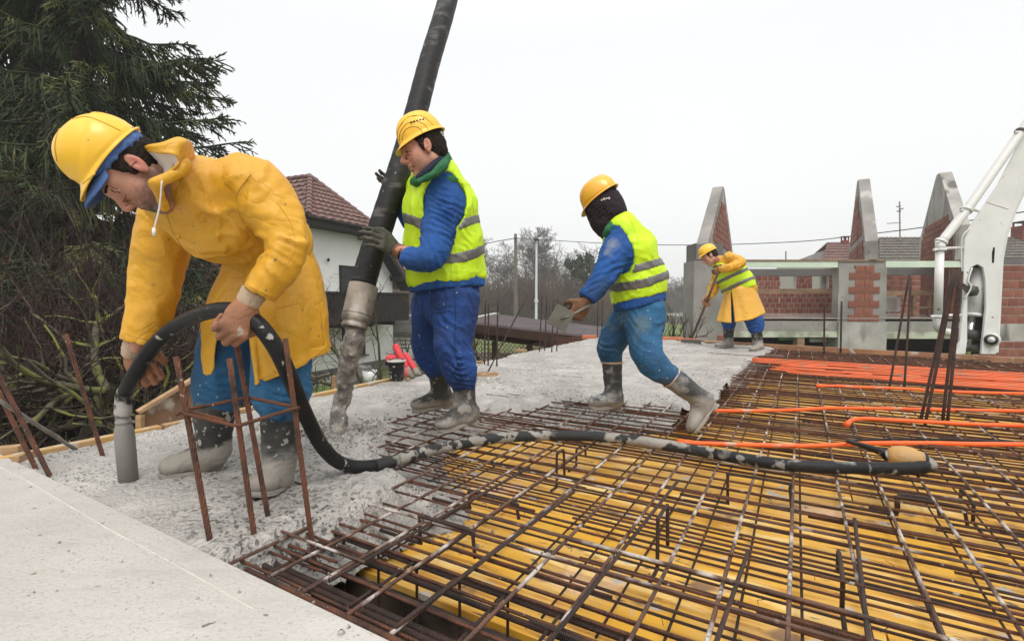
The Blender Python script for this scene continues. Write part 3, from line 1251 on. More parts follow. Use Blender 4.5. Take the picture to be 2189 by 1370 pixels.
# plywood panel with a sloping top standing outside the edge
t = thing('plywood_panel', G(300, 915), 'brown plywood panel with a slanted top edge standing behind the grey vibrator', 'plywood panel')
D_ = G(350, 915)[1] / S + .12
c = [P(297, 945, D_), P(297, 880, D_), P(420, 806, D_ + .25), P(440, 840, D_ + .3), P(440, 930, D_ + .3)]
ext = np.array([-.01, .02, 0])
M_ply = mat('brown_plywood', (.26, .15, .085), (.17, .10, .06), vs=3, rough=.6, bump=.2, bs=30, specks=[((.5, .46, .4), 7, .6, .1)])
obj('board', MB().prism(c, ext), M_ply, t, bevel=.002)
obj('batten', MB().beam(c[1] + ZX * .004 - ext * 1.2, c[2] + ZX * .004 - ext * 1.2, .05, .018), M_wood, t)
obj('batten', MB().beam(c[0] - ext * 1.1 + xv * .012, c[1] - ext * 1.1 + xv * .012 - ZX * .012, .03, .03, up=xv), M_wood, t)

# building below the slab, ground
mb = MB()
inset = [UV(-.1, 2.6), LE0 + e1 * .2 - nl * .12, LE1 - e1 * .3 - nl * .12, BE0 - n_back * .25, BE2 - n_back * .25, UV(-2.5, -8), UV(-2.5, 2.6)]
mb.prism([p * np.array([1, 1, 0]) + ZX * (ZG - .1) for p in inset], ZX * (-.47 - ZG + .1))
M_render = mat('rough_concrete_wall', (.3, .28, .26), (.2, .19, .17), vs=2, rough=.85, bump=.4, bs=30)
obj('storey_wall_below', mb, M_render, kind='structure')

M_grass = mat('meadow_grass', (.12, .17, .035), (.085, .095, .03), vs=.35, lo=.42, hi=.62, rough=.95, bump=.6, bs=8, specks=[((.13, .105, .06), .9, .60, .1)])
N, L, b = mat_nodes(M_grass)
n = 90
g = np.linspace(-1, 1, n)
gx = np.sign(g) * np.abs(g) ** 2.2 * 290
X, Y = np.meshgrid(gx, np.concatenate([gx[gx < 0] * .19, gx[gx >= 0]]) , indexing='ij')
Z = ZG + .06 * vnoise(np.stack([X * .25, Y * .25, 0 * X], -1), 2) * np.clip(np.hypot(X, Y) / 8, 0, 1)
mb = MB().grid(np.stack([X, Y, Z], -1))
mb.q = [mb.q[0][:, ::-1]]
obj('grass_ground', mb, M_grass, smooth=True, kind='structure')
# ------------------------------------------------------------------ unfinished building behind
M_c2 = mat('cast_concrete', (.30, .28, .26), (.19, .18, .165), vs=1.1, lo=.35, hi=.65, rough=.85, bump=.4, bs=14, specks=[((.42, .40, .37), 1.6, .60, .12, (1, 1, .35)), ((.12, .11, .1), 6, .67, .06)])
M_c3 = mat('pale_stained_concrete', (.42, .40, .37), (.25, .235, .215), vs=1.3, lo=.36, hi=.66, rough=.85, bump=.4, bs=14, specks=[((.12, .11, .10), 1.8, .57, .1, (1, 1, .25))])
M_c4 = mat('dark_wet_concrete', (.15, .14, .135), (.10, .095, .09), vs=1.1, rough=.8, bump=.4, bs=14)
M_mortar = mat('mortar', (.50, .46, .42), (.38, .35, .32), vs=4, rough=.9)
M_br = [mat('clay_block', c, c2, vs=3, rough=.85, bump=.3, bs=30, specks=[((.45, .36, .30), 9, .68, .06)]) for c, c2 in
        (((.25, .082, .050), (.17, .060, .040)), ((.29, .105, .065), (.20, .07, .045)), ((.21, .06, .038), (.15, .045, .03)))]
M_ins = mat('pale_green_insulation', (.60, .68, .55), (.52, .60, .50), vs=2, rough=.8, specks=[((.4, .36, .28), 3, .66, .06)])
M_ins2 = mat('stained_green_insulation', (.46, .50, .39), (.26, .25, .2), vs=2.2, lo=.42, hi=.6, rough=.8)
M_tim = mat('site_timber', (.30, .19, .11), (.17, .11, .07), vs=3, rough=.8, stretch=(1, 1, 5))
M_void = mat('shade_and_iris_black', (.012, .011, .010), rough=1)  # near-black for the shade of openings, also colours the irises
Y = np.array([0, 1.0, 0])


def pix(x, y, D):
    return P(x, y, D)


def brick_wall(par, x0, x1, y0, y1, D, rows=None, wb=None, mask=None, thick=.2, bh=.215, jn=.02, skin=None):
    """wall facing the viewer between pixel bounds at depth D: mortar body + individual blocks proud of it"""
    a, b = P(x0, y1, D), P(x1, y0, D)
    obj('mortar_bed', MB().box([(a[0] + b[0]) / 2, a[1] + thick / 2 + .012, (a[2] + b[2]) / 2], (b[0] - a[0], thick, b[2] - a[2])), M_mortar, par)
    z = a[2]
    r = 0
    wb = wb or .25
    cache = brick_wall.cache
    while z < b[2] - .05:
        h = min(bh, b[2] - z - jn)
        x = a[0] - (wb * .5 if r % 2 else 0) - rng.uniform(0, .02)
        while x < b[0] - .02:
            xa, xb = max(x, a[0] + .004), min(x + wb - jn, b[0] - .004)
            x += wb
            if xb - xa < .04:
                continue
            cx, cz = (xa + xb) / 2, z + h / 2
            if mask and not mask(cx, cz, xa, xb):
                continue
            key = (round(xb - xa, 2), round(h, 2), rng.randrange(3) if rng.random() < .8 else 0)
            if key not in cache:
                cache[key] = MB().box((0, 0, 0), (key[0], .04, key[1])).mesh('brick', M_br[key[2]])
            o = bpy.data.objects.new('brick', cache[key])
            COL.objects.link(o)
            o.parent = par
            o.location = np.array([cx, a[1] + .02 + rng.uniform(-.004, .004), cz]) - np.array(par['_b'])
        z += bh + jn
        r += 1


brick_wall.cache = {}
DB = 16.0
zt = P(0, 556, DB)[2]

bl = thing('unfinished_building', P(1700, 700, DB), 'unfinished brick and concrete building with three tall pointed gable walls', 'building')


def fbox(par, name, x0, x1, y0, y1, D, th, m, dz=0, bev=0):
    a, b = P(x0, y1, D), P(x1, y0, D)
    return obj(name, MB().box([(a[0] + b[0]) / 2, a[1] + th / 2, (a[2] + b[2]) / 2], (b[0] - a[0], th, b[2] - a[2])), m, par, bevel=bev)


fbox(bl, 'corner_pillar', 1481, 1547, 558, 760, DB, .9, M_c2)
fbox(bl, 'corner_pillar', 1487, 1545, 520, 558, DB + .02, .8, M_c4)
# front parapet beam on top: insulation boards and concrete
fbox(bl, 'insulation_board', 1546, 1791, 559, 572, DB - .02, .08, M_ins)
fbox(bl, 'insulation_board', 1893.5, 2056, 558, 571.5, DB - .02, .08, M_ins)
fbox(bl, 'top_board', 1546, 1893, 555, 558.6, DB - .05, .3, M_tim)
fbox(bl, 'insulation_board', 2056.5, 2100, 559, 574, DB - .02, .08, M_ins)
fbox(bl, 'capping_beam', 1792, 1893, 558.8, 574, DB + .0, .35, M_c2)
fbox(bl, 'capping_beam', 2100, 2420, 553, 566, DB + .0, .5, M_c4)
fbox(bl, 'lintel_beam', 1600, 1790, 575.5, 590, DB + 1.6, .3, M_c4)
fbox(bl, 'lintel_beam', 1893, 2060, 573.5, 588, DB + 1.2, .3, M_c4)
# middle pillar with a tongue of bricks
fbox(bl, 'middle_pillar', 1790.5, 1829, 574.2, 688, DB, .3, M_c2)
fbox(bl, 'middle_pillar', 1863, 1893, 574.2, 688, DB + .002, .3, M_c2)
fbox(bl, 'middle_pillar', 1829.2, 1862.8, 574.2, 688, DB + .15, .1, M_c2)


def toothed(cx, cz, xa, xb):
    return True


ax_, bx_ = P(1817, 0, DB)[0], P(1867, 0, DB)[0]


def tooth_mask(cx, cz, xa, xb):
    return True


w_ = P(1866, 0, DB)[0] - P(1826, 0, DB)[0]
zz = P(0, 687, DB)[2]
r = 0
while zz < P(0, 578, DB)[2]:
    cxm = P(1845, 0, DB)[0]
    wd = [(-.46, -.16), (-.15, .15), (.16, .46)] if r % 2 == 0 else [(-.27, -.01), (.01, .27)]
    for (p_, q_) in wd:
        key = ('t', round(q_ - p_, 2), r % 3)
        if key not in brick_wall.cache:
            brick_wall.cache[key] = MB().box((0, 0, 0), (q_ - p_, .07, .195)).mesh('brick', M_br[(r + int(p_ * 10)) % 2])
        o = bpy.data.objects.new('brick', brick_wall.cache[key])
        COL.objects.link(o)
        o.parent = bl
        o.location = np.array([cxm + (p_ + q_) / 2, P(0, 688, DB)[1] + rng.uniform(-.012, -.004) + .024, zz + .1]) - np.array(bl['_b'])
    zz += .209
    r += 1
obj('mortar_bed', MB().box([P(1845, 0, DB)[0], P(0, 688, DB)[1] + .05, (P(0, 687, DB)[2] + P(0, 575, DB)[2]) / 2], (.56, .09, P(0, 575, DB)[2] - P(0, 687, DB)[2])), M_mortar, bl)
# lower storey: slab edge, insulation strip, black sheets standing in for the gap's shade
fbox(bl, 'slab_edge', 1547.5, 1790, 686, 708, DB - .0, 7.2, M_c2)
fbox(bl, 'slab_edge', 1893.2, 2140, 687, 709, DB - .0, 7.2, M_c2)
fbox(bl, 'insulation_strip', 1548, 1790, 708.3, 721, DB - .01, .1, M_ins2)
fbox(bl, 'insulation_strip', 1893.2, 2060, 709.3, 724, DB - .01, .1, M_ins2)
fbox(bl, 'lower_pillar', 1790, 1893.2, 688.2, 790, DB - .01, .6, M_c3)
for (x, y) in ((1824, 700), (1838, 699), (1852, 700), (1820, 713), (1834, 713), (1848, 713), (1826, 727), (1840, 727), (1854, 727), (1822, 741), (1850, 741)):
    c = P(x, y, DB)
    o = obj('brick', MB().box([c[0], c[1] - .004 - .01, c[2]], (.19, .03, .18)), M_br[(x + y) % 3], bl)
fbox(bl, 'gap_shade_sheet', 1547, 2300, 700, 830, DB + 3.5, .1, M_void)
fbox(bl, 'gap_shade_floor', 1547, 2300, 800, 802, DB + .2, 3, M_void)
fbox(bl, 'prop_block', 1704, 1719, 722, 760, DB - .0, .25, M_tim)
fbox(bl, 'prop_block', 1708, 1716, 716, 726, DB + .05, .2, M_tim)
fbox(bl, 'form_panel', 1667, 1698, 721, 727, DB + .4, .05, mat('green_panel', (.18, .36, .10), rough=.7))
fbox(bl, 'form_panel', 1732, 1768, 723, 731, DB + .3, .05, M_ins2)
# inner floor and back wall with two window holes
DBK = 22.0
fl = P(0, 669, DBK)[2]
obj('wet_floor', MB().box([(P(1600, 0, DB)[0] + P(2200, 0, DBK)[0]) / 2, (P(0, 600, DB)[1] + P(0, 600, DBK)[1]) / 2 + .4, fl - .012], (14, 6.4 * S + .6, .02)),
    mat('wet_floor', (.30, .25, .22), (.40, .37, .34), vs=1.5, rough=.18, bump=.1, bs=5), bl)
for (x0, x1, y0, y1) in ((1590, 1666.5, 586, 670), (1702.5, 1736, 586, 617), (1772.5, 1800, 586, 617), (1666.5, 1800, 617, 670), (1870, 1889, 587, 670), (1889, 1925, 587, 633), (1925, 2100, 587, 670), (1889, 1925, 665, 671)):
    brick_wall(bl, x0, x1, y0, y1, DBK, wb=.245, bh=.205)
fbox(bl, 'ring_beam', 1590, 1800, 575, 586, DBK - .02, .3, M_c4)
fbox(bl, 'ring_beam', 1870, 2100, 575, 587, DBK - .02, .3, M_c4)
fbox(bl, 'window_post', 1757, 1772, 588, 617, DBK + .25, .15, M_c3)
fbox(bl, 'daylight_sheet', 1888, 1924, 634, 667, DBK + .5, .05, mat('daylight_sheet', (.72, .71, .68), (.62, .6, .57), vs=2))  # pale sheet added behind the hole, stands in for the bright outdoors
# timber in the bays
fbox(bl, 'timber_beam', 1600, 1789.5, 617.5, 628, DB + 1.2, .14, M_tim)
fbox(bl, 'timber_beam', 1894, 2060, 620, 631, DB + 1.2, .14, M_tim)
fbox(bl, 'timber_post', 1951, 1957, 631.3, 690, DB + 1.25, .1, M_tim)
fbox(bl, 'timber_post', 1985, 1989, 631.3, 690, DB + 1.25, .1, M_tim)
fbox(bl, 'timber_beam', 1957.3, 2050, 655, 660, DB + 1.2, .1, M_tim)
# right-hand brick wall beside the boom
brick_wall(bl, 2092, 2420, 566.5, 692, DB - .4, wb=.29, bh=.235, jn=.02)
fbox(bl, 'slab_edge', 2092, 2420, 692.2, 728, DB - .42, .6, M_c3)
brick_wall(bl, 2092, 2420, 728.5, 800, DB - .4, wb=.29, bh=.235, jn=.02)
fbox(bl, 'brick_pier', 2056, 2096, 575, 690, DB + .1, .5, M_c2)

# three gable walls running away from the viewer
def gable(par, xf, th_px, y_step, y_apex, L_, bricks=True, wide=0, ybase=558, apexw=.28, m=None):
    """xf: pixel of the viewer-side edge's left corner; wall thickness th_px"""
    d = AX
    s_ = np.array([d[1], -d[0], 0])
    f0 = P(xf, ybase, DB)
    th = th_px / F * DB * S
    ap = f0 + d * L_
    Dp = (ap - CAM) @ fwd
    za = H + (ap[1]) * ((H_ / 2 - y_apex) / F - math.tan(PITCH))
    zs = P(xf, y_step, DB)[2]
    aw = apexw
    prof = [(0, f0[2]), (0, zs), (L_ - aw, za - .02), (L_, za), (L_ + aw * .6, za - .05), (2 * L_ + .2, zs), (2 * L_ + .2, f0[2])]
    g = thing('gable_wall', f0, None, None)
    del g['_b']
    g['_b'] = [float(x) for x in f0]
    poly = [f0 + d * a_ + ZX * (z_ - f0[2]) for a_, z_ in prof]
    return g, poly, s_ * th, d, zs, za, th


for gi, (xf, thp, ys_, ya, L_, lab) in enumerate(((1488, 53, 522, 404, 3.0, 'left'), (1848, 45, 516, 388, 2.9, 'middle'), (2041, 50, 482, 374, 2.5, 'right'))):
    d = AX
    s_ = np.array([d[1], -d[0], 0]) * .9
    f0 = P(xf, 556, DB)
    th = .36
    def dep(L__):
        return f0 + d * L__
    ap = dep(L_)
    za = H + ap[1] * ((640 - ya) / F)
    zs = P(xf, ys_, DB)[2]
    z0 = f0[2]
    prof = [(0, z0), (0, zs), (L_ - .18, za - .05), (L_ - .05, za), (L_ + .3, za), (L_ + .5, za - .12), (2 * L_ + .3, zs + .1), (2 * L_ + .3, z0)]
    core = [dep(a_) + ZX * (z_ - z0) for a_, z_ in prof]
    par = obj('gable_wall', MB().prism(core, s_ * th), M_c3 if gi == 2 else M_c2, bl, bevel=.01)
    # brick infill seen on the visible side face, with a concrete rim left around it
    left_face = gi > 0
    nrm_ = -s_ / np.linalg.norm(s_) if left_face else s_ / np.linalg.norm(s_)
    basep = (f0 if left_face else f0 + s_ * th)
    zz = z0 + .02
    lim_top = za - .7 if gi < 2 else zs + .35
    r = 0
    bw = .30
    while zz < lim_top:
        # span of the profile at this height, minus the rim
        def at(z_):
            t = (z_ - zs) / (za - zs)
            t = max(0, t)
            return .28 + t * (L_ - .1) + (.12 if t > 0 else 0), 2 * L_ + .3 - .28 - t * (L_ + .1) - .1
        a_, b_ = at(zz + .2)
        x = a_ - (bw / 2 if r % 2 else 0)
        if gi < 2 and abs(zz - zs) < .11:
            zz += .22
            r += 1
            continue
        while x < b_:
            xa, xb = max(x, a_), min(x + bw - .014, b_)
            x += bw
            if xb - xa < .06 or (gi == 1 and 2.0 < (xa + xb) / 2 < 2.22):
                continue
            key = ('g', round(xb - xa, 1), gi > 0, rng.randrange(3))
            if key not in brick_wall.cache:
                brick_wall.cache[key] = MB().box((0, 0, 0), (max(key[1], .08), .03, .195), (d, nrm_, ZX)).mesh('brick', M_br[key[3]])
            o = bpy.data.objects.new('brick', brick_wall.cache[key])
            COL.objects.link(o)
            o.parent = par
            pw = basep + d * ((xa + xb) / 2) + nrm_ * .006 + ZX * (zz + .1 - z0)
            o.location = pw - np.array(bl['_b'])
            o.matrix_parent_inverse = Matrix.Identity(4)
        zz += .212
        r += 1
    # side wall under the gable down to the floor
    obj('side_wall', MB().box((f0 + d * (L_ + .15) + s_ * th / 2) * np.array([1, 1, 0]) + ZX * ((z0 + fl) / 2 - .01), (2 * L_ - .4, th * .9 - .04, z0 - fl - .03), (d, s_ / .9, ZX)), M_br[2], bl)

# rods and hooks
for (x, y0, y1) in ((1680, 537, 556),):
    obj('thin_rod', MB().tube([P(x, y1, DB + .1), P(x, y0, DB + .1)], .015, 6), M_rust_dark, bl)

# ------------------------------------------------------------------ neighbouring houses behind it
M_tile = mat('grey_roof_tile', (.16, .135, .115), (.10, .09, .08), vs=3, rough=.75, bump=.3, bs=12, specks=[((.22, .19, .12), 5, .62, .08)])
M_tile_r = mat('red_brown_roof_tile', (.20, .10, .085), (.13, .075, .065), vs=3, rough=.7, bump=.3, bs=12, specks=[((.24, .16, .13), 5, .62, .08)])


def tiled_slope(par, a, b, c_, d_, nrow, ncol, m, th=.03, name='roof', tile='roof_tile', sub=True, maxtile=None, keep=None):
    """slope with eave a-b (left to right) and ridge d_-c_: a base sheet plus overlapping tiles"""
    a, b, c_, d_ = (np.asarray(x, float) for x in (a, b, c_, d_))
    n = nrm(np.cross(b - a, d_ - a))
    mbb = MB()
    mbb.prism([a, b, c_, d_], -n * .08)
    rf = obj(name, mbb, m, par)
    for i in range(nrow):
        t0, t1 = i / nrow, min(1, (i + 1.22) / nrow)
        for j in range(ncol):
            s0, s1 = (j + .04) / ncol, (j + .98) / ncol
            def q(t, s_):
                return (a * (1 - s_) + b * s_) * (1 - t) + (d_ * (1 - s_) + c_ * s_) * t
            p0, p1, p2, p3 = q(t0, s0), q(t0, s1), q(t1, s1), q(t1, s0)
            if keep and not keep((p0 + p2) / 2):
                continue
            jz = rng.uniform(0, .008)
            m0, m3 = (p0 + p1) / 2 + n * .045, (p2 + p3) / 2 + n * .02
            V = [p0 + n * (th + jz), m0 + n * (th + jz), p1 + n * (th + jz), p3 + n * .006, m3, p2 + n * .006, p0, p1]
            mt = MB()
            mt.add(V, [[0, 1, 4, 3], [1, 2, 5, 4]], [[6, 1, 0], [6, 7, 1], [7, 2, 1]])
            obj(tile, mt, m, rf)
    return rf


def house_far(label, x0, x1, yr, ye, D, m, lean, nr, nc, chim=None, vent=None):
    h = thing('house', P((x0 + x1) / 2, 640, D), label, 'house')
    a, b = P(x0 + lean[0], ye, D), P(x1 + lean[1], ye, D)
    dn = 3.2
    c_, d_ = P(x1, yr, D + dn), P(x0, yr, D + dn)
    tiled_slope(h, a, b, c_, d_, nr, nc, m, th=.05)
    back = ((c_ + d_) / 2 - (a + b) / 2)
    back = np.array([0, back[1], 0])
    obj('roof', MB().prism([c_, d_, d_ + np.array([0, back[1], a[2] - d_[2]]), c_ + np.array([0, back[1], b[2] - c_[2]])], ZX * -.1), m, h)
    w0 = np.array([(a[0] + b[0]) / 2, a[1] + back[1], (a[2] + ZG) / 2])
    obj('wall', MB().box(w0, (abs(b[0] - a[0]) - .8, 2 * back[1] - .8, a[2] - ZG)), mat('house_plaster', (.45, .42, .38), rough=.9), h)
    obj('gable', MB().prism([a + [.45, .5, 0], d_ + [.45, 0, -.25], a + [.45, 2 * back[1] - .5, 0]], xv * .1), M_tile, h)
    if chim:
        cx, cy0, cy1, cw = chim
        p = P(cx, cy1, D + dn - .3)
        top = P(cx, cy0, D + dn - .3)
        w = pm_(cw, D + dn)
        ch = obj('chimney', MB().box([p[0], p[1], (p[2] + top[2]) / 2 - .2], (w, w, top[2] - p[2] + .4)), M_br[2], h)
        obj('chimney_cap', MB().box([p[0], p[1], top[2] + .22], (w * 1.25, w * 1.25, .05)), M_c4, ch)
        for sx in (-.4, .4):
            for sy in (-.4, .4):
                obj('cap_post', MB().box([p[0] + sx * w, p[1] + sy * w, top[2] + .1], (.06, .06, .2)), M_br[2], ch)
    return h


house_far('house with red-brown tiled roof and a small chimney cap, between the left and middle gables', 1768, 1850, 518, 558, 30, M_tile_r, (-8, 10), 7, 16, chim=(1806, 514, 520, 11))
hg = house_far('house with long grey tiled roof behind the middle and right gables', 1880, 2280, 507, 560, 26, M_tile, (0, 0), 9, 40, chim=(2186, 484, 515, 26))
an = thing('antenna', P(1924, 508, 28), 'thin television antenna mast on the grey tiled roof', 'antenna')
obj('mast', MB().tube([P(1924, 512, 28.5), P(1923, 431, 28.5)], .035, 6), mat('antenna_metal', (.25, .18, .16), rough=.5), an)
obj('crossbar', MB().tube([P(1896, 478, 28.5), P(1926, 476, 28.5)], .02, 6), M_c4, an)
for (x, y) in ((1920, 442), (1926, 447), (1921, 452)):
    obj('element', MB().tube([P(x - 4, y, 28.4), P(x + 5, y - 1, 28.4)], .03, 5), M_c4, an)

# ------------------------------------------------------------------ white house with the half-hipped brown roof
M_white = mat('white_render', (.86, .85, .83), (.78, .77, .75), vs=.8, rough=.9, bump=.15, bs=40)
M_dk = mat('dark_stained_wood', (.022, .019, .018), (.035, .03, .028), vs=6, rough=.6, stretch=(6, 6, 1))
M_glass = mat('window_glass', (.05, .055, .06), rough=.06, spec=.8)
M_cur = mat('curtain', (.35, .32, .30), rough=.9)
M_base = mat('grey_plinth', (.19, .18, .17), (.13, .12, .115), vs=3, rough=.9, bump=.3, bs=20)
hw = thing('white_house', P(740, 815, 17), 'white two-storey house with brown tiled half-hip roof and dark timber balcony, behind the pump hose', 'house')
gd = nrm([.40, .916, 0])                 # along the gable wall, away to the right
rd = np.array([-gd[1], gd[0], 0])        # along the ridge, into the house
Q0 = P(655, 640, 17.0)
zgut = P(655, 463, 17.0)[2]


def HW(t, s_, z):
    p = Q0 + gd * t + rd * s_
    return np.array([p[0], p[1], z])


hwid = 1.75
cen = 1.75
za = zgut + 1.75
zcam = H
slope_out = 2.1
zeave = zgut - slope_out
ov = .45
T0, T1 = cen - hwid - slope_out, cen + hwid + slope_out
wl, wr = T0 + .6, T1 - .6
# gable wall (pentagon), side walls
zt_ = lambda t: zgut - .1 - max(0, abs(t - cen) - hwid) * 1.0
wall = [HW(wl, ov, ZG), HW(wr, ov, ZG), HW(wr, ov, zt_(wr)), HW(cen + hwid, ov, zgut - .1), HW(cen - hwid, ov, zgut - .1), HW(wl, ov, zt_(wl))]
obj('wall', MB().prism(wall, rd * 8.5), M_white, hw)
obj('plinth', MB().prism([HW(wl - .03, ov - .03, ZG), HW(wr + .03, ov - .03, ZG), HW(wr + .03, ov - .03, ZG + .42), HW(wl - .03, ov - .03, ZG + .42)], rd * 8.56), M_base, hw)
# roof slopes
RL = 8.0
hipS = 1.55
apx = HW(cen, hipS, za)
ridge_end = HW(cen, RL, za)
gl, gr = HW(cen - hwid, -.15, zgut), HW(cen + hwid, -.15, zgut)
th_ = tiled_slope(hw, gl, gr, apx + gd * .02, apx - gd * .02, 10, 9, M_tile_r, th=.04, name='half_hip_roof')
tiled_slope(hw, HW(T0, RL, zeave), HW(T0, -.15, zeave), HW(cen, -.15, za), HW(cen, RL, za), 18, 26, M_tile_r, th=.04, name='main_roof',
            keep=lambda p: (lambda q_: q_ @ rd > -.1 + np.clip((p[2] - zgut) / 1.75, 0, 1) * (hipS + .1))(p - Q0)).hide_render = False
for o_ in [o_ for o_ in bpy.data.objects if o_.name.startswith('main_roof')]:
    pass


def fix_main(par):
    """clip the main roof sheets to the hip line: rebuilt as polygons"""


for nm in ('main_roof',):
    o_ = bpy.data.objects[nm]
    mb = MB()
    n_ = nrm(np.cross(HW(T0, -.15, zeave) - HW(T0, RL, zeave), HW(cen, RL, za) - HW(T0, RL, zeave)))
    mb.prism([HW(T0, RL, zeave), HW(T0, -.15, zeave), gl, apx, HW(cen, RL, za)], -n_ * .08)
    o_.data = mb.mesh('main_roof', M_tile_r, np.array(hw['_b']))
mb = MB()
mb.prism([HW(T1, -.15, zeave), HW(T1, RL, zeave), HW(cen, RL, za), apx, gr], -ZX * .1)
obj('main_roof', mb, M_tile_r, hw)
# ridge and hip tiles
for (a_, b_, nn, rr) in ((gl, apx, 11, .12), (gr, apx, 11, .11), (apx, ridge_end, 20, .11)):
    for k in range(nn):
        p, q_ = a_ + (b_ - a_) * (k / nn) + ZX * .04, a_ + (b_ - a_) * ((k + 1.1) / nn) + ZX * .03
        obj('ridge_tile', MB().tube([p, q_], [rr, rr * .8], 8), M_tile_r, hw)
# gutter, fascia, soffit and barge boards
obj('gutter', MB().tube([gl - gd * .1 - ZX * .03, gr + gd * .1 - ZX * .03], .075, 8), M_dk, hw)
obj('fascia', MB().beam(gl - ZX * .16 + rd * .05, gr - ZX * .16 + rd * .05, .05, .26), M_dk, hw)
obj('soffit', MB().prism([gl - ZX * .26, gr - ZX * .26, gr - ZX * .26 + rd * .75, gl - ZX * .26 + rd * .75], ZX * .03), M_dk, hw)
obj('rafter_end', MB().beam(HW(cen + hwid - .5, -.1, zgut - .33), HW(cen + hwid - .5, .6, zgut - .33), .12, .16), M_dk, hw)
for sg, t_ in ((-1, T0), (1, T1)):
    e0 = HW(cen + sg * hwid, -.12, zgut - .1)
    e1_ = HW(t_, -.12, zeave - .1)
    obj('barge_board', MB().beam(e0, e1_, .05, .34), M_dk, hw)
    obj('eaves_soffit', MB().beam(e0 + rd * .3 - ZX * .06, e1_ + rd * .3 - ZX * .06, .6, .05, up=np.cross(nrm(e1_ - e0), rd)), M_dk, hw)
    obj('purlin', MB().beam(e1_ + rd * .0 - gd * sg * .7 - ZX * .02 + ZX * .45, e1_ + rd * .8 - gd * sg * .7 + ZX * .43, .16, .2), M_dk, hw)
# windows
def window(t0, t1, z0, z1, lab=None, curtain=True):
    w = obj('window', MB().box(HW((t0 + t1) / 2, ov - .0, (z0 + z1) / 2), (t1 - t0, .10, z1 - z0), (gd, rd, ZX)), M_dk, hw)
    m_ = (t0 + t1) / 2
    for (a_, b_) in ((t0 + .07, m_ - .04), (m_ + .04, t1 - .07)):
        obj('pane', MB().box(HW((a_ + b_) / 2, ov - .055, (z0 + z1) / 2), (b_ - a_, .006, z1 - z0 - .14), (gd, rd, ZX)), M_glass, w)
    if curtain:
        obj('curtain', MB().box(HW(m_ + .3, ov - .061, (z0 + z1) / 2), (.35, .004, z1 - z0 - .16), (gd, rd, ZX)), M_cur, w)
    obj('sill', MB().box(HW(m_, ov - .07, z0 - .03), (t1 - t0 + .16, .2, .05), (gd, rd, ZX)), M_base, w)
    return w


def t_at(px):
    """t along the gable wall for a pixel column"""
    k = (px - W_ / 2) / F
    p = Q0 + rd * ov
    return (k * p[1] - p[0]) / (gd[0] - k * gd[1])


def z_at(px, py):
    t = t_at(px)
    p = HW(t, ov, 0)
    return H + p[1] * (640 - py) / F


window(t_at(726), t_at(790), z_at(726, 630), z_at(726, 567))
window(t_at(730), t_at(778), z_at(778, 757), z_at(730, 698), curtain=False)
window(t_at(600), t_at(640), z_at(640, 640), z_at(640, 560))
obj('wall_lamp', MB().lathe(HW(t_at(700), ov - .08, z_at(700, 556)), [(.03, -.06), (.05, 0), (.02, .06)], sides=8), M_dk, hw)
# balcony of dark vertical boards
bz0, bz1 = z_at(702, 690) - .0, z_at(702, 628)
bo = 1.15
par_ = thing('dummy', (0, 0, 0), None, None)
bpy.data.objects.remove(par_)
bt0, bt1 = t_at(600), 4.5
bal = obj('balcony', MB().prism([HW(bt0, ov - bo, bz0), HW(bt1, ov - bo, bz0), HW(bt1, ov - .01, bz0), HW(bt0, ov - .01, bz0)], ZX * .16), M_dk, hw)
nb = 60
bme = None
for k in range(nb):
    t = bt0 + (bt1 - bt0) * (k + .5) / nb
    obj('board', MB().box(HW(t, ov - bo - .02 + .008 * (k % 2), (bz0 + bz1) / 2), ((bt1 - bt0) / nb - .012, .025, bz1 - bz0), (gd, rd, ZX)), M_dk, bal)
obj('rail', MB().box(HW((bt0 + bt1) / 2, ov - bo - .02, bz1 + .03), (bt1 - bt0, .1, .06), (gd, rd, ZX)), M_dk, bal)
obj('end_boards', MB().box(HW(bt1, ov - bo / 2, (bz0 + bz1) / 2), (.03, bo, bz1 - bz0), (gd, rd, ZX)), M_dk, bal)
for k in range(4):
    t = bt0 + (bt1 - bt0) * (k + .3) / 4
    obj('bracket', MB().box(HW(t, ov - bo / 2, bz0 - .08), (.1, bo, .14), (gd, rd, ZX)), M_dk, bal)
obj('downpipe', MB().tube([HW(wl + .2, ov - .06, ZG), HW(wl + .2, ov - .06, zt_(wl) + .1)], .05, 8), M_dk, hw)
obj('chimney_pipe', MB().tube([P(583, 400, 19.5), P(583, 386, 19.5)], .13, 8), M_c2, hw)

# second white building glimpsed to the right of it, low wall, ladder, tub, stones
h2 = thing('outbuilding', P(880, 740, 23), 'low white outbuilding with a dark top, half hidden behind bare branches', 'outbuilding')
obj('wall', MB().box(P(880, 755, 23) + np.array([0, 1.5, 0]), (2.3, 3, 1.5)), M_white, h2)
obj('roof', MB().box(P(880, 700, 23) + np.array([0, 1.4, .1]), (3.2, 3.4, .8)), M_base, h2)
for k in range(5):
    obj('rail', MB().box(P(880, 712 + k * 8, 22.4), (1.6, .03, .03)), M_dk, h2)
t = thing('ladder', P(680, 812, 14), 'aluminium ladder lying on its side at the foot of the white house', 'ladder')
M_al = mat('aluminium', (.55, .55, .56), rough=.4, metal=.6)
la, lb = P(640, 838, 13.2), P(712, 812, 14.5)
lc, ld = P(645, 818, 13.2), P(706, 798, 14.5)
obj('side_rail', MB().beam(la, lb, .04, .05), M_al, t)
obj('side_rail', MB().beam(lc, ld, .04, .05), M_al, t)
for k in range(8):
    f_ = (k + .5) / 8
    obj('rung', MB().tube([la + (lb - la) * f_, lc + (ld - lc) * f_], .016, 6), M_al, t)
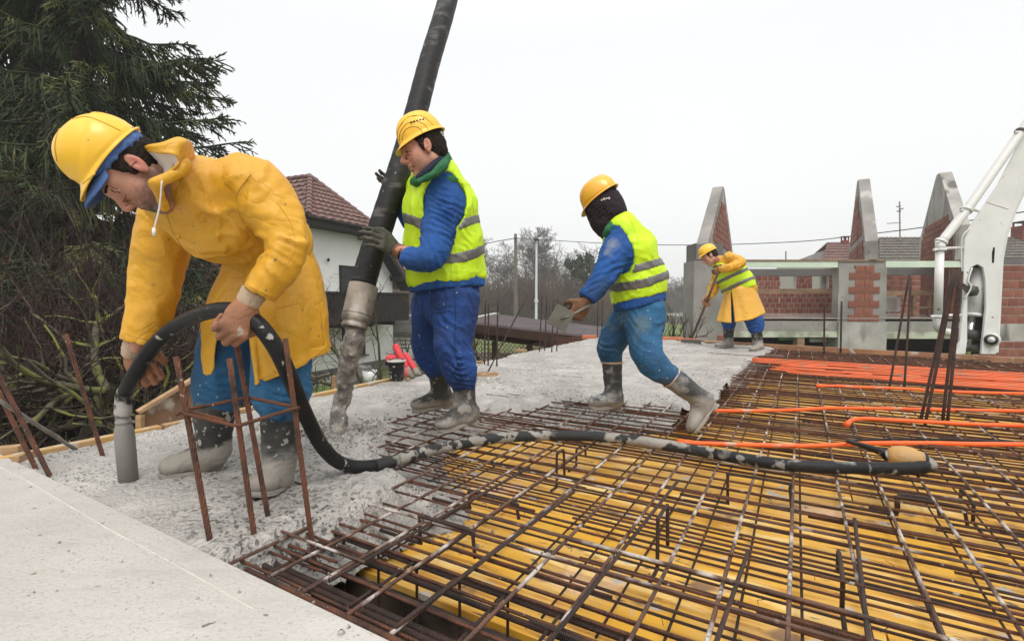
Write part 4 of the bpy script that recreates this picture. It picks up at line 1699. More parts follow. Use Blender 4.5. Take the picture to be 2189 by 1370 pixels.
t = obj('rubble_stone', MB().lathe(P(770, 800, 14.5), [(.001, -.3), (.28, -.25), (.36, 0), (.3, .2), (.001, .28)], sides=7), M_base, smooth=False, label='grey boulder beside the small white tub', cat='stone', loc=P(770, 800, 14.5))
t = obj('white_tub', MB().lathe(P(790, 806, 14.3), [(.001, -.2), (.16, -.2), (.2, .18), (.17, .18), (.14, -.15), (.001, -.15)], sides=14), mat('white_plastic', (.7, .7, .7), rough=.4), smooth=True, label='small white plastic tub on the grass by the wall', cat='tub', loc=P(790, 806, 14.3))
tag(obj('timber_stake', MB().tube([P(713, 870, 7.0), P(713, 803, 7.0)], .035, 7), M_wood), 'short pine stake left of the falling concrete', 'stake')

# ------------------------------------------------------------------ shed with brown roof and lattice
M_shed = mat('brown_shed_wood', (.06, .032, .022), (.04, .024, .018), vs=4, rough=.8)
M_shroof = mat('purple_brown_sheet_roof', (.15, .115, .12), (.10, .08, .085), vs=2, rough=.45, bump=.2, bs=10)
sh = thing('garden_shed', P(1130, 740, 12), 'long low brown shed with profiled sheet roof and lattice walls below the slab edge', 'shed')
A_, B_, C_, D__ = P(985, 688, 11.5), P(1300, 724, 10.2), P(1350, 708, 13.5), P(1062, 673, 15.5)
n_ = nrm(np.cross(B_ - A_, D__ - A_))
rf = obj('roof', MB().prism([A_, B_, C_, D__], -n_ * .05), M_shroof, sh)
for k in range(30):
    f_ = (k + .5) / 30
    p, q_ = A_ + (D__ - A_) * f_, B_ + (C_ - B_) * f_
    obj('roof_rib', MB().beam(p + n_ * .012, q_ + n_ * .012, .035, .022, up=n_), M_shroof, rf)
obj('ridge_cap', MB().beam(P(1018, 683, 14.2) + ZX * .05, D__ + ZX * .04, .15, .05), mat('pale_flashing', (.45, .44, .43), rough=.5), rf)
obj('fascia', MB().beam(A_ - ZX * .11, B_ - ZX * .11, .06, .18), M_shed, sh)
obj('beam', MB().beam(A_ - ZX * .27 + Y * .3, B_ - ZX * .27 + Y * .3, .14, .13), M_shed, sh)
ln = np.linalg.norm(B_ - A_)
ud = nrm((B_ - A_) * np.array([1, 1, 0]))
wz0, wz1 = ZG + .1, A_[2] - .33
msl = (B_[2] - A_[2]) / ln
for k in range(5):
    p = A_ + (B_ - A_) * (k / 4) + Y * .3
    obj('post', MB().box([p[0], p[1], (ZG + p[2]) / 2 - .2], (.13, .13, p[2] - ZG - .3)), M_shed, sh)
mb = None
lat = obj('lattice_frame', MB().box((A_ + B_) / 2 * [1, 1, 0] + Y * .28 + ZX * (wz0 + .05), (ln, .04, .1), (ud, np.cross(ZX, ud), ZX)), M_shed, sh)
M_lat = mat('lattice_brown', (.13, .075, .05), (.09, .05, .035), vs=6, rough=.8)
nl_ = 0
hgt = wz1 - wz0
for sgn in (-1, 1):
    x = -hgt if sgn > 0 else 0
    while x < (ln if sgn > 0 else ln + hgt) and nl_ < 290:
        if sgn > 0:
            s0, s1 = max(0, x), min(ln, (x + hgt) / (1 - msl))
            z0_, z1_ = s0 - x, s1 - x
        else:
            s1, s0 = min(ln, x), max(0, (x - hgt) / (1 + msl))
            z0_, z1_ = x - s0, x - s1
        if s1 - s0 > .1:
            p = A_ * [1, 1, 0] + Y * (.27 + .012 * sgn) + ud * s0 + ZX * (wz0 + z0_)
            q_ = A_ * [1, 1, 0] + Y * (.27 + .012 * sgn) + ud * s1 + ZX * (wz0 + z1_)
            obj('slat', MB().beam(p, q_, .01, .026, up=Y), M_lat, lat)
            nl_ += 1
        x += .095
obj('pale_wall', MB().box((A_ + B_) / 2 * [1, 1, 0] + Y * 2.6 + ZX * (ZG + .8), (ln * .9, .1, 1.3), (ud, np.cross(ZX, ud), ZX)), mat('pale_curtain_wall', (.6, .57, .53), (.5, .4, .35), vs=2), sh)

# ------------------------------------------------------------------ poles and wires
pl = thing('utility_pole', P(1103, 700, 45), 'tall thin wooden utility pole rising behind the brown shed', 'pole')
obj('pole', MB().tube([P(1103, 720, 45), P(1102, 500, 45)], [.20, .12], 8), mat('pole_wood', (.16, .13, .11), (.1, .08, .07), vs=3, rough=.9), pl)
obj('insulator', MB().lathe(P(1102, 508, 44.8), [(.1, -.1), (.14, 0), (.1, .12), (.04, .3)], sides=8), M_c4, pl)
lp = thing('street_lamp', P(1147, 695, 42), 'slim white street lamp with a small flat head, right of the wooden pole', 'street lamp')
M_lamp = mat('galvanised_post', (.55, .57, .6), rough=.5)
obj('post', MB().tube([P(1146, 700, 42), P(1147, 515, 42)], [.11, .075], 8), M_lamp, lp)
obj('lamp_head', MB().box(P(1147, 513, 42), (.38, .7, .12)), M_dk, lp)
obj('collar', MB().tube([P(1146.3, 646, 42), P(1146.4, 640, 42)], .15, 8), M_lamp, lp)
wz = [(880, 575, 50), (1022, 526, 47), (1103, 509, 44.8)]
w1 = [P(*q_) for q_ in wz]
M_wire = mat('black_wire', (.03, .03, .03), rough=.6)
tag(obj('power_line', MB().tube(spline(w1, 30), .035, 5), M_wire), 'thin power line running left from the wooden pole', 'power line', 'power lines')
wz = [(1103, 509, 44.8), (1290, 520, 40), (1483, 524, 35.5), (1700, 517, 31), (1828, 504, 28), (1990, 484, 24), (2189, 453, 20.5), (2400, 415, 18)]
tag(obj('power_line', MB().tube(spline([P(*q_) for q_ in wz], 90), .024, 5), M_wire), 'thin power line sagging right from the wooden pole past the gables', 'power line', 'power lines')
# ------------------------------------------------------------------ vegetation
def btubes(mb, Pn, R, sides=3):
    """many tubes at once: Pn (N,k,3), R (N,k)"""
    Pn = np.asarray(Pn, float)
    R = np.asarray(R, float)
    N_, k, _ = Pn.shape
    tan = np.gradient(Pn, axis=1)
    tan /= np.linalg.norm(tan, axis=2, keepdims=True) + 1e-9
    ref = np.where(np.abs(tan[..., 2:3]) < .9, np.array([0, 0, 1.0]), np.array([1.0, 0, 0]))
    u = np.cross(tan, ref)
    u /= np.linalg.norm(u, axis=2, keepdims=True) + 1e-9
    w = np.cross(tan, u)
    an = np.linspace(0, 2 * pi, sides, endpoint=False)
    V = Pn[:, :, None, :] + R[:, :, None, None] * (np.cos(an)[None, None, :, None] * u[:, :, None, :] + np.sin(an)[None, None, :, None] * w[:, :, None, :])
    b = (np.arange(N_)[:, None, None] * k + np.arange(k - 1)[None, :, None]) * sides
    j = np.arange(sides)[None, None, :]
    j2 = (j + 1) % sides
    Q = np.stack([b + j, b + j2, b + sides + j2, b + sides + j], -1).reshape(-1, 4)
    mb.add(V.reshape(-1, 3), Q)


def nrmN(v):
    return v / (np.linalg.norm(v, axis=-1, keepdims=True) + 1e-9)


class Bare:
    """bare tree grown level by level with numpy"""
    def __init__(s, seed):
        s.r = np.random.RandomState(seed)
        s.levels = []

    def stems(s, base, dirs, L, r, k=7, wob=.12, up=.15, tip=.35):
        N_ = len(base)
        pts = [np.array(base, float)]
        d = nrmN(np.array(dirs, float))
        for i in range(k - 1):
            d = nrmN(d + s.r.normal(0, wob, (N_, 3)) + np.array([0, 0, up]) / k)
            pts.append(pts[-1] + d * (np.asarray(L)[:, None] / (k - 1)))
        Pn = np.stack(pts, 1)
        R = np.asarray(r)[:, None] * np.linspace(1, tip, k)[None]
        s.levels.append((Pn, R))
        return s

    def branch(s, n, t0, Lf, rf, spread=.8, k=5, wob=.18, up=.1, tip=.3, upb=0.0, t1=1.0):
        Pn, R = s.levels[-1]
        N_, kk, _ = Pn.shape
        idx = np.repeat(np.arange(N_), n)
        t = t0 + (t1 - t0) * s.r.rand(len(idx))
        f = t * (kk - 1)
        i = np.minimum(f.astype(int), kk - 2)
        fr = (f - i)[:, None]
        b = Pn[idx, i] * (1 - fr) + Pn[idx, i + 1] * fr
        rad = R[idx, i] * (1 - fr[:, 0]) + R[idx, i + 1] * fr[:, 0]
        d = nrmN(Pn[idx, i + 1] - Pn[idx, i])
        side = nrmN(np.cross(d, s.r.normal(0, 1, d.shape)))
        nd = nrmN(d * (1 - spread * .5) + side * spread + np.array([0, 0, upb]))
        Lp = np.linalg.norm(np.diff(Pn, axis=1), axis=2).sum(1)[idx]
        L_ = Lp * Lf * (1.1 - .55 * t) * (.7 + .6 * s.r.rand(len(idx)))
        return s.stems(b, nd, L_, np.maximum(rad * rf, .0012), k, wob, up, tip)

    def build(s, a=0, b=None, sides=(7, 5, 4, 3, 3, 3), minr=0):
        mb = MB()
        for j, (Pn, R) in list(enumerate(s.levels))[a:b]:
            btubes(mb, Pn, np.maximum(R, minr), sides[j])
        return mb


M_bark = mat('grey_brown_bark', (.10, .075, .06), (.055, .042, .035), vs=8, rough=.9, bump=.4, bs=30)
M_moss = mat('mossy_bark', (.085, .07, .048), (.19, .20, .045), vs=5, lo=.5, hi=.62, rough=.95, bump=.5, bs=40)
M_twig = mat('dark_red_twigs', (.050, .019, .020), (.028, .014, .013), vs=6, rough=.7)
M_twig2 = mat('brown_twigs', (.06, .038, .03), (.035, .024, .02), vs=6, rough=.8)
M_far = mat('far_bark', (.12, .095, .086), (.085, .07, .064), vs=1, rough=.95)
M_thick = mat('brown_thicket', (.15, .092, .075), (.085, .065, .052), vs=.2, rough=.95)
M_ivy = mat('ivy', (.04, .065, .028), (.02, .035, .018), vs=4, rough=.8)


def mk_tree(base, seed, h, name, label, cat, group=None, spreadc=1.0, mt=M_bark, mw=M_twig2, n=(9, 7, 6), thick=.02, minr=.0, stems=1, lean=(0, 0), rot=0, trunk_frac=.35, up=.3):
    rr = np.random.RandomState(seed)
    bt = Bare(seed)
    bd = [(lean[0] + rr.normal(0, .1 if stems == 1 else .35), lean[1] + rr.normal(0, .1 if stems == 1 else .35), 1) for _ in range(stems)]
    bb = np.array([(rr.normal(0, .02 * stems), rr.normal(0, .02 * stems), 0) for _ in range(stems)])
    bt.stems(bb, bd, [h * (.8 + .2 * rr.rand()) for _ in range(stems)], [h * thick] * stems, 9, .07, .1, .3)
    bt.branch(n[0], trunk_frac, .5 * spreadc, .6, .75, 6, .14, up, .3)
    bt.branch(n[1], .15, .5, .55, .75, 5, .18, up * .6, .35)
    bt.branch(n[2], .1, .5, .6, .8, 4, .2, up * .3, .5)
    t = thing(name, base, label, cat, group)
    off = np.array([0, 0, 0.])
    m1 = bt.build(0, 2, minr=minr)
    m2 = bt.build(2, None, minr=minr)
    a = obj('trunk', m1.mesh('trunk', mt, None, True), mt, t)
    c = obj('crown', m2.mesh('crown', mw, None, True), mw, t)
    t.rotation_euler.z = rot
    return t


def copy_tree(t, base, label, rot, sc):
    n = t.copy()
    COL.objects.link(n)
    n.location = base
    n.rotation_euler = (0, 0, rot)
    n.scale = sc
    n['label'] = label
    for ch in t.children:
        c = ch.copy()
        COL.objects.link(c)
        c.parent = n
    return n


# distant wood
def gpt(px, D):
    p = P(px, 640, D)
    return np.array([p[0], p[1], ZG])


protos = []
for k in range(4):
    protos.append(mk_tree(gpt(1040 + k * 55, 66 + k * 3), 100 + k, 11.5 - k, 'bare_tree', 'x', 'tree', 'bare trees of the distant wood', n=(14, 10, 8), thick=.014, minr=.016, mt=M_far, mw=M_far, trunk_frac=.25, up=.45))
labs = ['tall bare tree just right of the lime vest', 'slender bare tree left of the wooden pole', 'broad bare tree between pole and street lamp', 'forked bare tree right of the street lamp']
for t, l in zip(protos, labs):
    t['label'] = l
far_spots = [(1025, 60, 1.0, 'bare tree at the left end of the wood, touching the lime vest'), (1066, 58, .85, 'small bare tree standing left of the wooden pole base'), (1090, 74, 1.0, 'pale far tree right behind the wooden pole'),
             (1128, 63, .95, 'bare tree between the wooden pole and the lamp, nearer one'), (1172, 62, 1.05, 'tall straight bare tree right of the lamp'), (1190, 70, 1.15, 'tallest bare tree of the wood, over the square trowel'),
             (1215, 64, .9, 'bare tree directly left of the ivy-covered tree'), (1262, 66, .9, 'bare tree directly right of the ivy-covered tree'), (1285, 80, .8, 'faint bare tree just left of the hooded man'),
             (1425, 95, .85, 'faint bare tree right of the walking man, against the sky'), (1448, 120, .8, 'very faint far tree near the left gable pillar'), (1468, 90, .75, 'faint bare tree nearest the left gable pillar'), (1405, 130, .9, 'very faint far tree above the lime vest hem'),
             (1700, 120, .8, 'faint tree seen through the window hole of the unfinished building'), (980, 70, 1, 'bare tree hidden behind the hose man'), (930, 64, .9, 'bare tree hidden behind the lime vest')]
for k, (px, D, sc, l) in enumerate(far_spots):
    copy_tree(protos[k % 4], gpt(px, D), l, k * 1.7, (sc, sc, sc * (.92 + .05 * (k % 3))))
# ivy-clad tree
t = mk_tree(gpt(1238, 58), 301, 8.2, 'ivy_covered_tree', 'tree wrapped in dark green ivy in the middle of the bare wood', 'tree', n=(8, 6, 5), thick=.02, minr=.015, mt=M_far, mw=M_far)
rs_ = np.random.RandomState(5)
mb = MB()
tr = t.children[0].data
co = np.empty(len(tr.vertices) * 3)
tr.vertices.foreach_get('co', co)
co = co.reshape(-1, 3)
sel = co[(np.hypot(co[:, 0], co[:, 1]) < 1.5) & (co[:, 2] < 7.6)]
pp = sel[rs_.randint(0, len(sel), 2600)] + rs_.normal(0, .16, (2600, 3))
d1, d2 = nrmN(rs_.normal(0, 1, pp.shape)) * .12, nrmN(rs_.normal(0, 1, pp.shape)) * .1
V = np.stack([pp - d1 - d2, pp + d1 - d2, pp + d1 + d2, pp - d1 + d2], 1).reshape(-1, 3)
mb.add(V, np.arange(len(V)).reshape(-1, 4))
obj('ivy', mb.mesh('ivy', M_ivy), M_ivy, t)


def thicket(name, label, x0, x1, D0, D1, h, n, m, r, seed, kind='stuff', lean=.35, seg=4, br=2):
    rs_ = np.random.RandomState(seed)
    px = x0 + (x1 - x0) * rs_.rand(n)
    D = D0 + (D1 - D0) * rs_.rand(n)
    b = np.array([gpt(a, c) for a, c in zip(px, D)])
    hh = h * (.45 + .55 * rs_.rand(n)) * (1 + .2 * vnoise(np.stack([px * .03, px * 0, px * 0], -1), seed))
    bt = Bare(seed)
    bt.stems(b, np.stack([rs_.normal(0, lean, n), rs_.normal(0, lean, n), np.ones(n)], 1), hh, np.full(n, r), seg, .16, .1, .3)
    if br:
        bt.branch(br, .2, .5, .6, .7, 4, .2, .3, .4)
    o = obj(name, bt.build(sides=(3, 3, 3), minr=r * .45), m, kind=kind)
    o['label'] = label
    return o


M_thick_g = mat('dark_green_brush', (.045, .055, .038), (.06, .05, .038), vs=.3, rough=.95)
thicket('thicket', 'reddish brown brushwood in front of the distant wood', 985, 1300, 56, 66, 5.6, 3000, M_thick, .03, 11)
thicket('thicket', 'low dark green undergrowth along the foot of the wood', 900, 1170, 48, 55, 1.9, 2600, M_thick_g, .035, 12)
thicket('thicket', 'brown brushwood at the foot of the bare trees behind the hose man', 820, 1000, 56, 70, 6.5, 1500, M_thick, .035, 13)
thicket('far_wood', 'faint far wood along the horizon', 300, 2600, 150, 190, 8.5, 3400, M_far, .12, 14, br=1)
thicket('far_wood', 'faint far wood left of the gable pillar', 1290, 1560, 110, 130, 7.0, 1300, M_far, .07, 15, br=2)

# fruit tree by the white house and small leafless saplings
mk_tree(np.append(P(872, 640, 7.6)[:2], ZG), 41, 3.4, 'fruit_tree', 'crooked bare fruit tree with mossy limbs between the white house and the hose man', 'tree', mt=M_moss, mw=M_twig2, n=(8, 6, 5), thick=.018, spreadc=1.5, lean=(-.35, .1), trunk_frac=.3, up=.25)
mk_tree(np.append(P(812, 640, 9.6)[:2], ZG), 43, 2.5, 'sapling', 'thin leafless sapling in front of the white wall, right of the falling concrete', 'sapling', mt=M_bark, mw=M_bark, n=(7, 3, 2), thick=.008, spreadc=.8)
mk_tree(np.append(P(690, 640, 9.0)[:2], ZG), 44, 2.0, 'sapling', 'thin leafless sapling in front of the white wall, beside the raincoat hem', 'sapling', mt=M_bark, mw=M_bark, n=(7, 3, 2), thick=.008, spreadc=.8)
mk_tree(np.append(P(842, 640, 8.6)[:2], ZG), 45, 2.9, 'fruit_tree', 'second leafless fruit tree right behind the red tubes', 'tree', mt=M_moss, mw=M_twig2, n=(6, 5, 4), thick=.016, spreadc=1.3, lean=(.2, .1), up=.2)
# pruned trees on the meadow behind the man with the trowel
for k, (px, D, h, l) in enumerate(((1262, 10.6, 2.6, 'pruned bare tree with straight shoots left of the walking man'), (1330, 11.6, 3.3, 'pruned bare tree behind the lime vest of the walking man'), (1424, 11.2, 3.1, 'pruned bare tree right of the walking man'),
                                   (1462, 13, 2.3, 'thin bare tree beside the left gable pillar'), (1040, 10.0, 3.4, 'bare tree growing behind the starter bars by the shed'))):
    bt = Bare(500 + k)
    bt.stems([(0, 0, 0)], [(.1, 0, 1)], [h * .55], [.05], 6, .15, .1, .6)
    bt.branch(6, .5, .9, .6, 1.0, 6, .25, .25, .5)
    bt.branch(8, .1, .55, .6, .7, 5, .12, .9, .4, upb=.7)
    bt.branch(5, .1, .55, .7, .6, 4, .12, .6, .5, upb=.4)
    t = thing('pruned_tree', np.append(P(px, 640, D)[:2], ZG), l, 'tree', None)
    obj('trunk', bt.build(0, 2).mesh('trunk', M_bark, None, True), M_bark, t)
    obj('crown', bt.build(2, None, minr=.003).mesh('crown', M_twig, None, True), M_twig, t)

# shrubs and mossy branches crowding the left edge of the slab
for k, (px, D, h, ns, l) in enumerate(((-20, 5.2, 3.6, 9, 'dense leafless shrub with dark red shoots at the far left'), (110, 5.8, 3.9, 9, 'leafless red-stemmed shrub left of the single slanted bar'), (235, 6.6, 3.6, 8, 'leafless shrub behind the single slanted bar and the glove'),
                                       (30, 7.2, 4.6, 9, 'tall leafless shrub rising against the spruce, left side'), (330, 7.6, 3.0, 7, 'leafless shrub behind the slanted plywood panel'))):
    bt = Bare(600 + k)
    rs_ = np.random.RandomState(k)
    bt.stems(rs_.normal(0, .12, (ns, 3)) * [1, 1, 0], np.stack([rs_.normal(0, .5, ns), rs_.normal(0, .4, ns), np.ones(ns)], 1), h * (.6 + .4 * rs_.rand(ns)), np.full(ns, .022), 9, .13, .1, .3)
    bt.branch(7, .15, .6, .55, .7, 6, .16, .7, .4, upb=.3)
    bt.branch(5, .1, .55, .6, .7, 5, .16, .5, .4, upb=.2)
    bt.branch(3, .2, .5, .7, .8, 4, .15, .3, .5)
    t = thing('shrub', np.append(P(px, 640, D)[:2], ZG), l, 'shrub', None)
    obj('stems', bt.build(0, 2).mesh('stems', M_bark, None, True), M_bark, t)
    obj('shoots', bt.build(2, None, minr=.0032).mesh('shoots', M_twig, None, True), M_twig, t)
# thick mossy limbs
t = thing('old_apple_tree', np.append(P(90, 640, 5.2)[:2], ZG), 'old leafless apple tree with thick lichen-covered limbs sprawling low at the left', 'tree')
bt = Bare(700)
bt.stems([(0, 0, 0), (.1, .1, 0)], [(.1, 0, 1), (-.3, .2, 1)], [2.1, 2.0], [.12, .11], 7, .15, .1, .6)
bt.branch(7, .35, 1.1, .6, 1.0, 8, .28, .05, .5)
bt.branch(9, .2, .7, .6, .9, 7, .3, .1, .4)
bt.branch(8, .1, .5, .55, .8, 5, .3, .15, .5)
obj('limbs', bt.build(0, 3).mesh('limbs', M_moss, None, True), M_moss, t)
obj('twigs', bt.build(3, None, minr=.003).mesh('twigs', M_twig2, None, True), M_twig2, t)
thicket('undergrowth', 'dark brambles and brushwood under the shrubs at the left', -120, 470, 5.4, 9, 2.4, 1900, mat('dark_brush', (.022, .016, .013), (.018, .020, .010), vs=2, rough=.9), .008, 16, lean=.9, br=4)
thicket('undergrowth', 'brushwood climbing the lattice of the brown shed', 1000, 1260, 8.8, 9.8, 1.9, 350, M_twig2, .008, 17, lean=.8, br=3)

# spruces
M_needle = mat('spruce_needles', (.050, .074, .022), (.014, .024, .009), vs=1.6, lo=.4, hi=.62, rough=.8, specks=[((.14, .145, .04), 1.3, .54, .12)])
M_sbark = mat('spruce_bark', (.06, .045, .035), (.035, .028, .024), vs=8, rough=.95, bump=.5, bs=20)


def spruce_mesh(seed, height, rb, z0, nwh):
    r = np.random.RandomState(seed)
    mbn, mbb_ = MB(), MB()
    for i in range(nwh):
        f = (i + r.rand()) / nwh
        z = z0 + (height - z0) * f ** 1.05
        Lb = rb * (1 - (z - z0) / (height - z0)) ** .8 * (.72 + .45 * r.rand()) + .25
        az = r.rand() * 2 * pi + i * 2.4
        dh = np.array([cos(az), sin(az), 0])
        kk = 9
        s_ = np.linspace(0, 1, kk)
        droop = -.30 * Lb * (s_ ** 1.3) + .26 * Lb * np.clip(s_ - .55, 0, 1) ** 1.3 * 2.2
        main = np.array([0, 0, z]) + dh * (Lb * s_)[:, None] + np.stack([0 * s_, 0 * s_, droop], 1) + .03 * Lb * r.normal(0, .4, (kk, 3)) * s_[:, None]
        btubes(mbb_, main[None], np.linspace(.018 + .006 * Lb, .005, kk)[None], 4)
        side = np.array([-dh[1], dh[0], 0])
        # needle-clad tail of the main branch
        btubes(mbn, main[None, 3:], np.array([[.022, .024, .024, .022, .018, .004]]), 4)
        n2 = int(18 + 15 * Lb)
        t2 = .12 + .86 * np.sort(r.rand(n2))
        f2 = t2 * (kk - 1)
        ii = np.minimum(f2.astype(int), kk - 2)
        fr = (f2 - ii)[:, None]
        b2 = main[ii] * (1 - fr) + main[ii + 1] * fr
        sg = np.where(r.rand(n2) < .5, -1, 1)
        hang = 1.25 - 1.1 * t2
        d2 = side[None] * sg[:, None] * (.75) + dh[None] * (.5 + .5 * t2)[:, None] + np.stack([r.normal(0, .12, n2), r.normal(0, .12, n2), -hang + r.normal(0, .15, n2)], 1)
        d2 = nrmN(d2)
        L2 = (.20 + .28 * np.minimum(Lb, 2.4) * (1 - .75 * t2)) * (.6 + .6 * r.rand(n2))
        k2 = 5
        s2 = np.linspace(0, 1, k2)
        P2 = b2[:, None] + d2[:, None] * (L2[:, None] * s2[None])[..., None]
        P2[..., 2] -= (L2[:, None] * .35 * (s2 ** 2)[None]) * (hang[:, None] * 1.3)
        btubes(mbn, P2, np.tile(np.array([.010, .0155, .016, .013, .003]), (n2, 1)), 3)
        # tertiary sprays
        n3 = 6
        idx = np.repeat(np.arange(n2), n3)
        t3 = .1 + .85 * r.rand(len(idx))
        f3 = t3 * (k2 - 1)
        i3 = np.minimum(f3.astype(int), k2 - 2)
        fr3 = (f3 - i3)[:, None]
        b3 = P2[idx, i3] * (1 - fr3) + P2[idx, i3 + 1] * fr3
        ax = nrmN(P2[idx, i3 + 1] - P2[idx, i3])
        sd = nrmN(np.cross(ax, r.normal(0, 1, ax.shape)))
        d3 = nrmN(ax * .8 + sd * .75 + np.array([0, 0, -.15]))
        L3 = (.07 + .12 * r.rand(len(idx))) * (1.1 - .4 * t3)
        s3 = np.array([0, .5, 1])
        P3 = b3[:, None] + d3[:, None] * (L3[:, None] * s3[None])[..., None]
        btubes(mbn, P3, np.tile(np.array([.0095, .0138, .002]), (len(idx), 1)), 3)
    k = 12
    tz = np.linspace(0, height, k)
    tr = MB().tube(np.stack([.05 * np.sin(tz), .04 * np.cos(tz * .7), tz], 1), np.linspace(.26, .02, k), 9)
    return mbn, mbb_, tr


n_, b_, t_ = spruce_mesh(3, 16.5, 3.3, .4, 270)
sp_t = thing('spruce_tree', np.append(P(190, 640, 10.2)[:2], ZG), 'big dark green spruce with drooping branches above the man in the yellow raincoat', 'tree')
obj('trunk', t_.mesh('trunk', M_sbark, None, True), M_sbark, sp_t)
obj('branches', b_.mesh('branches', M_sbark, None, True), M_sbark, sp_t)
nm_ = n_.mesh('needles', M_needle, None, True)
obj('crown', nm_, M_needle, sp_t)
s2 = copy_tree(sp_t, np.append(P(-110, 640, 11.5)[:2], ZG), 'second dark spruce at the left edge, mostly out of frame', 2.1, (1, 1, 1.05))
copy_tree(sp_t, np.append(P(60, 640, 13.0)[:2], ZG), 'third dark spruce standing behind the other two, seen through their gaps', 4.0, (.92, .92, 1.0))
mk_tree(np.append(P(470, 640, 15)[:2], ZG), 47, 7.0, 'bare_tree', 'bare whitish twigs of a tree showing just right of the spruce', 'tree', mt=M_bark, mw=mat('pale_twigs', (.2, .17, .15), rough=.8), n=(9, 8, 6), thick=.012, up=.4)

# ------------------------------------------------------------------ damp winter air
hz = bpy.data.materials.new('haze_air')
hz.use_nodes = True
hn = hz.node_tree
hn.nodes.clear()
ho = hn.nodes.new('ShaderNodeOutputMaterial')
pv = hn.nodes.new('ShaderNodeVolumePrincipled')
pv.inputs['Color'].default_value = (.93, .95, .97, 1)
pv.inputs['Density'].default_value = .0015
hn.links.new(pv.outputs[0], ho.inputs['Volume'])
haze = obj('haze', MB().box((0, 120, (ZG - 1 + 22) / 2), (600, 360, 22 - (ZG - 1))), hz, kind='stuff')
# the meadow sheet must stay inside the box horizontally only where it is seen to fade
# ------------------------------------------------------------------ people
M_skin = mat('skin', (.50, .25, .17), (.42, .19, .125), vs=14, rough=.5, bump=.15, bs=220, sss=.08, specks=[((.44, .17, .12), 22, .60, .14)])
M_stub = mat('stubble_skin', (.33, .19, .135), (.27, .15, .11), vs=30, rough=.6, bump=.2, bs=300)
M_hair = mat('dark_hair', (.016, .011, .008), (.032, .022, .016), vs=70, rough=.7, bump=1, bs=160, stretch=(1, 3, 1), spec=.25)
M_seam_y = mat('raincoat_stitching', (.56, .30, .02), rough=.6)
M_pipe = mat('dark_edge_binding', (.05, .055, .045), rough=.7)
M_line = mat('dark_cloth_seam', (.006, .02, .07), rough=.9)
M_crease = mat('skin_crease', (.16, .06, .045), rough=.6)
M_eye = mat('eye', (.55, .52, .5), rough=.15)
M_lip = mat('lips', (.40, .15, .12), rough=.45)
M_pvc = mat('yellow_raincoat', (.67, .345, .018), (.60, .30, .015), vs=3, rough=.5, rvar=.1, bump=.25, bs=45, bdist=.006, crease=.42, cs=4.5,
            specks=[((.42, .25, .06), 1.7, .60, .12), ((.16, .11, .05), 46, .70, .03), ((.30, .20, .08), 15, .71, .05)])
M_pvc2 = mat('yellow_raincoat_faded', (.74, .41, .05), (.66, .35, .045), vs=3, rough=.45, bump=.2, bs=40, crease=.4, cs=5, specks=[((.5, .36, .2), 3, .62, .12)])
M_white_l = mat('white_lining', (.72, .67, .63), (.62, .58, .55), vs=8, rough=.8)
M_hat = mat('yellow_hard_hat', (.85, .50, .03), (.82, .46, .025), vs=3, rough=.36, bump=.02, bs=90, coat=.12, specks=[((.3, .2, .08), 42, .72, .02), ((.55, .33, .05), 8, .70, .08)])
M_hat2 = mat('orange_yellow_hard_hat', (.83, .42, .025), (.80, .38, .02), vs=3, rough=.3, coat=.3, specks=[((.3, .2, .08), 42, .72, .02)])
M_cap = mat('blue_cap', (.075, .15, .36), (.055, .11, .28), vs=6, rough=.9, bump=.4, bs=150)
M_blue = mat('blue_work_cloth', (.010, .080, .30), (.008, .055, .20), vs=5, rough=.85, bump=.5, bs=90, bdist=.004, crease=.35, cs=6, specks=[((.03, .07, .15), 2.5, .60, .12), ((.36, .36, .34), 60, .74, .03)])
M_trou = mat('worn_blue_trousers', (.020, .115, .24), (.016, .070, .155), vs=4, rough=.85, bump=.5, bs=90, bdist=.004, crease=.35, cs=6, specks=[((.13, .20, .22), 3.2, .55, .14), ((.40, .40, .37), 52, .70, .04)])
M_trou2 = mat('blue_trousers', (.008, .055, .24), (.008, .030, .12), vs=4, rough=.85, bump=.5, bs=90, bdist=.004, crease=.4, cs=6, specks=[((.018, .04, .08), 3, .55, .14), ((.36, .35, .32), 62, .70, .03)])
M_vest = mat('lime_high_visibility_cloth', (.58, .84, .01), (.50, .74, .01), vs=5, rough=.6, bump=.15, bs=160, crease=.3, cs=5, specks=[((.40, .45, .10), 7, .68, .08)])
M_refl = mat('reflective_tape', (.17, .165, .16), (.12, .118, .115), vs=9, rough=.42, metal=.15, bump=.15, bs=60)
M_green = mat('green_cloth', (.020, .145, .055), (.014, .10, .04), vs=6, rough=.85, bump=.4, bs=120)
M_navy = mat('navy_cloth', (.02, .022, .04), (.03, .03, .055), vs=6, rough=.9)
M_black_c = mat('black_hood_cloth', (.020, .014, .018), (.035, .026, .032), vs=5, rough=.9, bump=.4, bs=120, crease=.5, cs=10)
M_glove_o = mat('orange_brown_glove', (.37, .165, .08), (.24, .11, .06), vs=9, rough=.75, bump=.5, bs=80, specks=[((.40, .34, .27), 13, .62, .07)])
M_glove_b = mat('leather_brown_glove', (.22, .095, .04), (.12, .06, .035), vs=9, rough=.7, bump=.5, bs=80)
M_glove_d = mat('dark_coated_glove', (.055, .055, .045), (.10, .095, .075), vs=12, rough=.6, bump=.5, bs=90)
M_knit = mat('cream_knit_cuff', (.55, .42, .30), (.42, .30, .20), vs=12, rough=.95, bump=.7, bs=160, stretch=(1, 1, .25))
CEM = (.27, .245, .21)


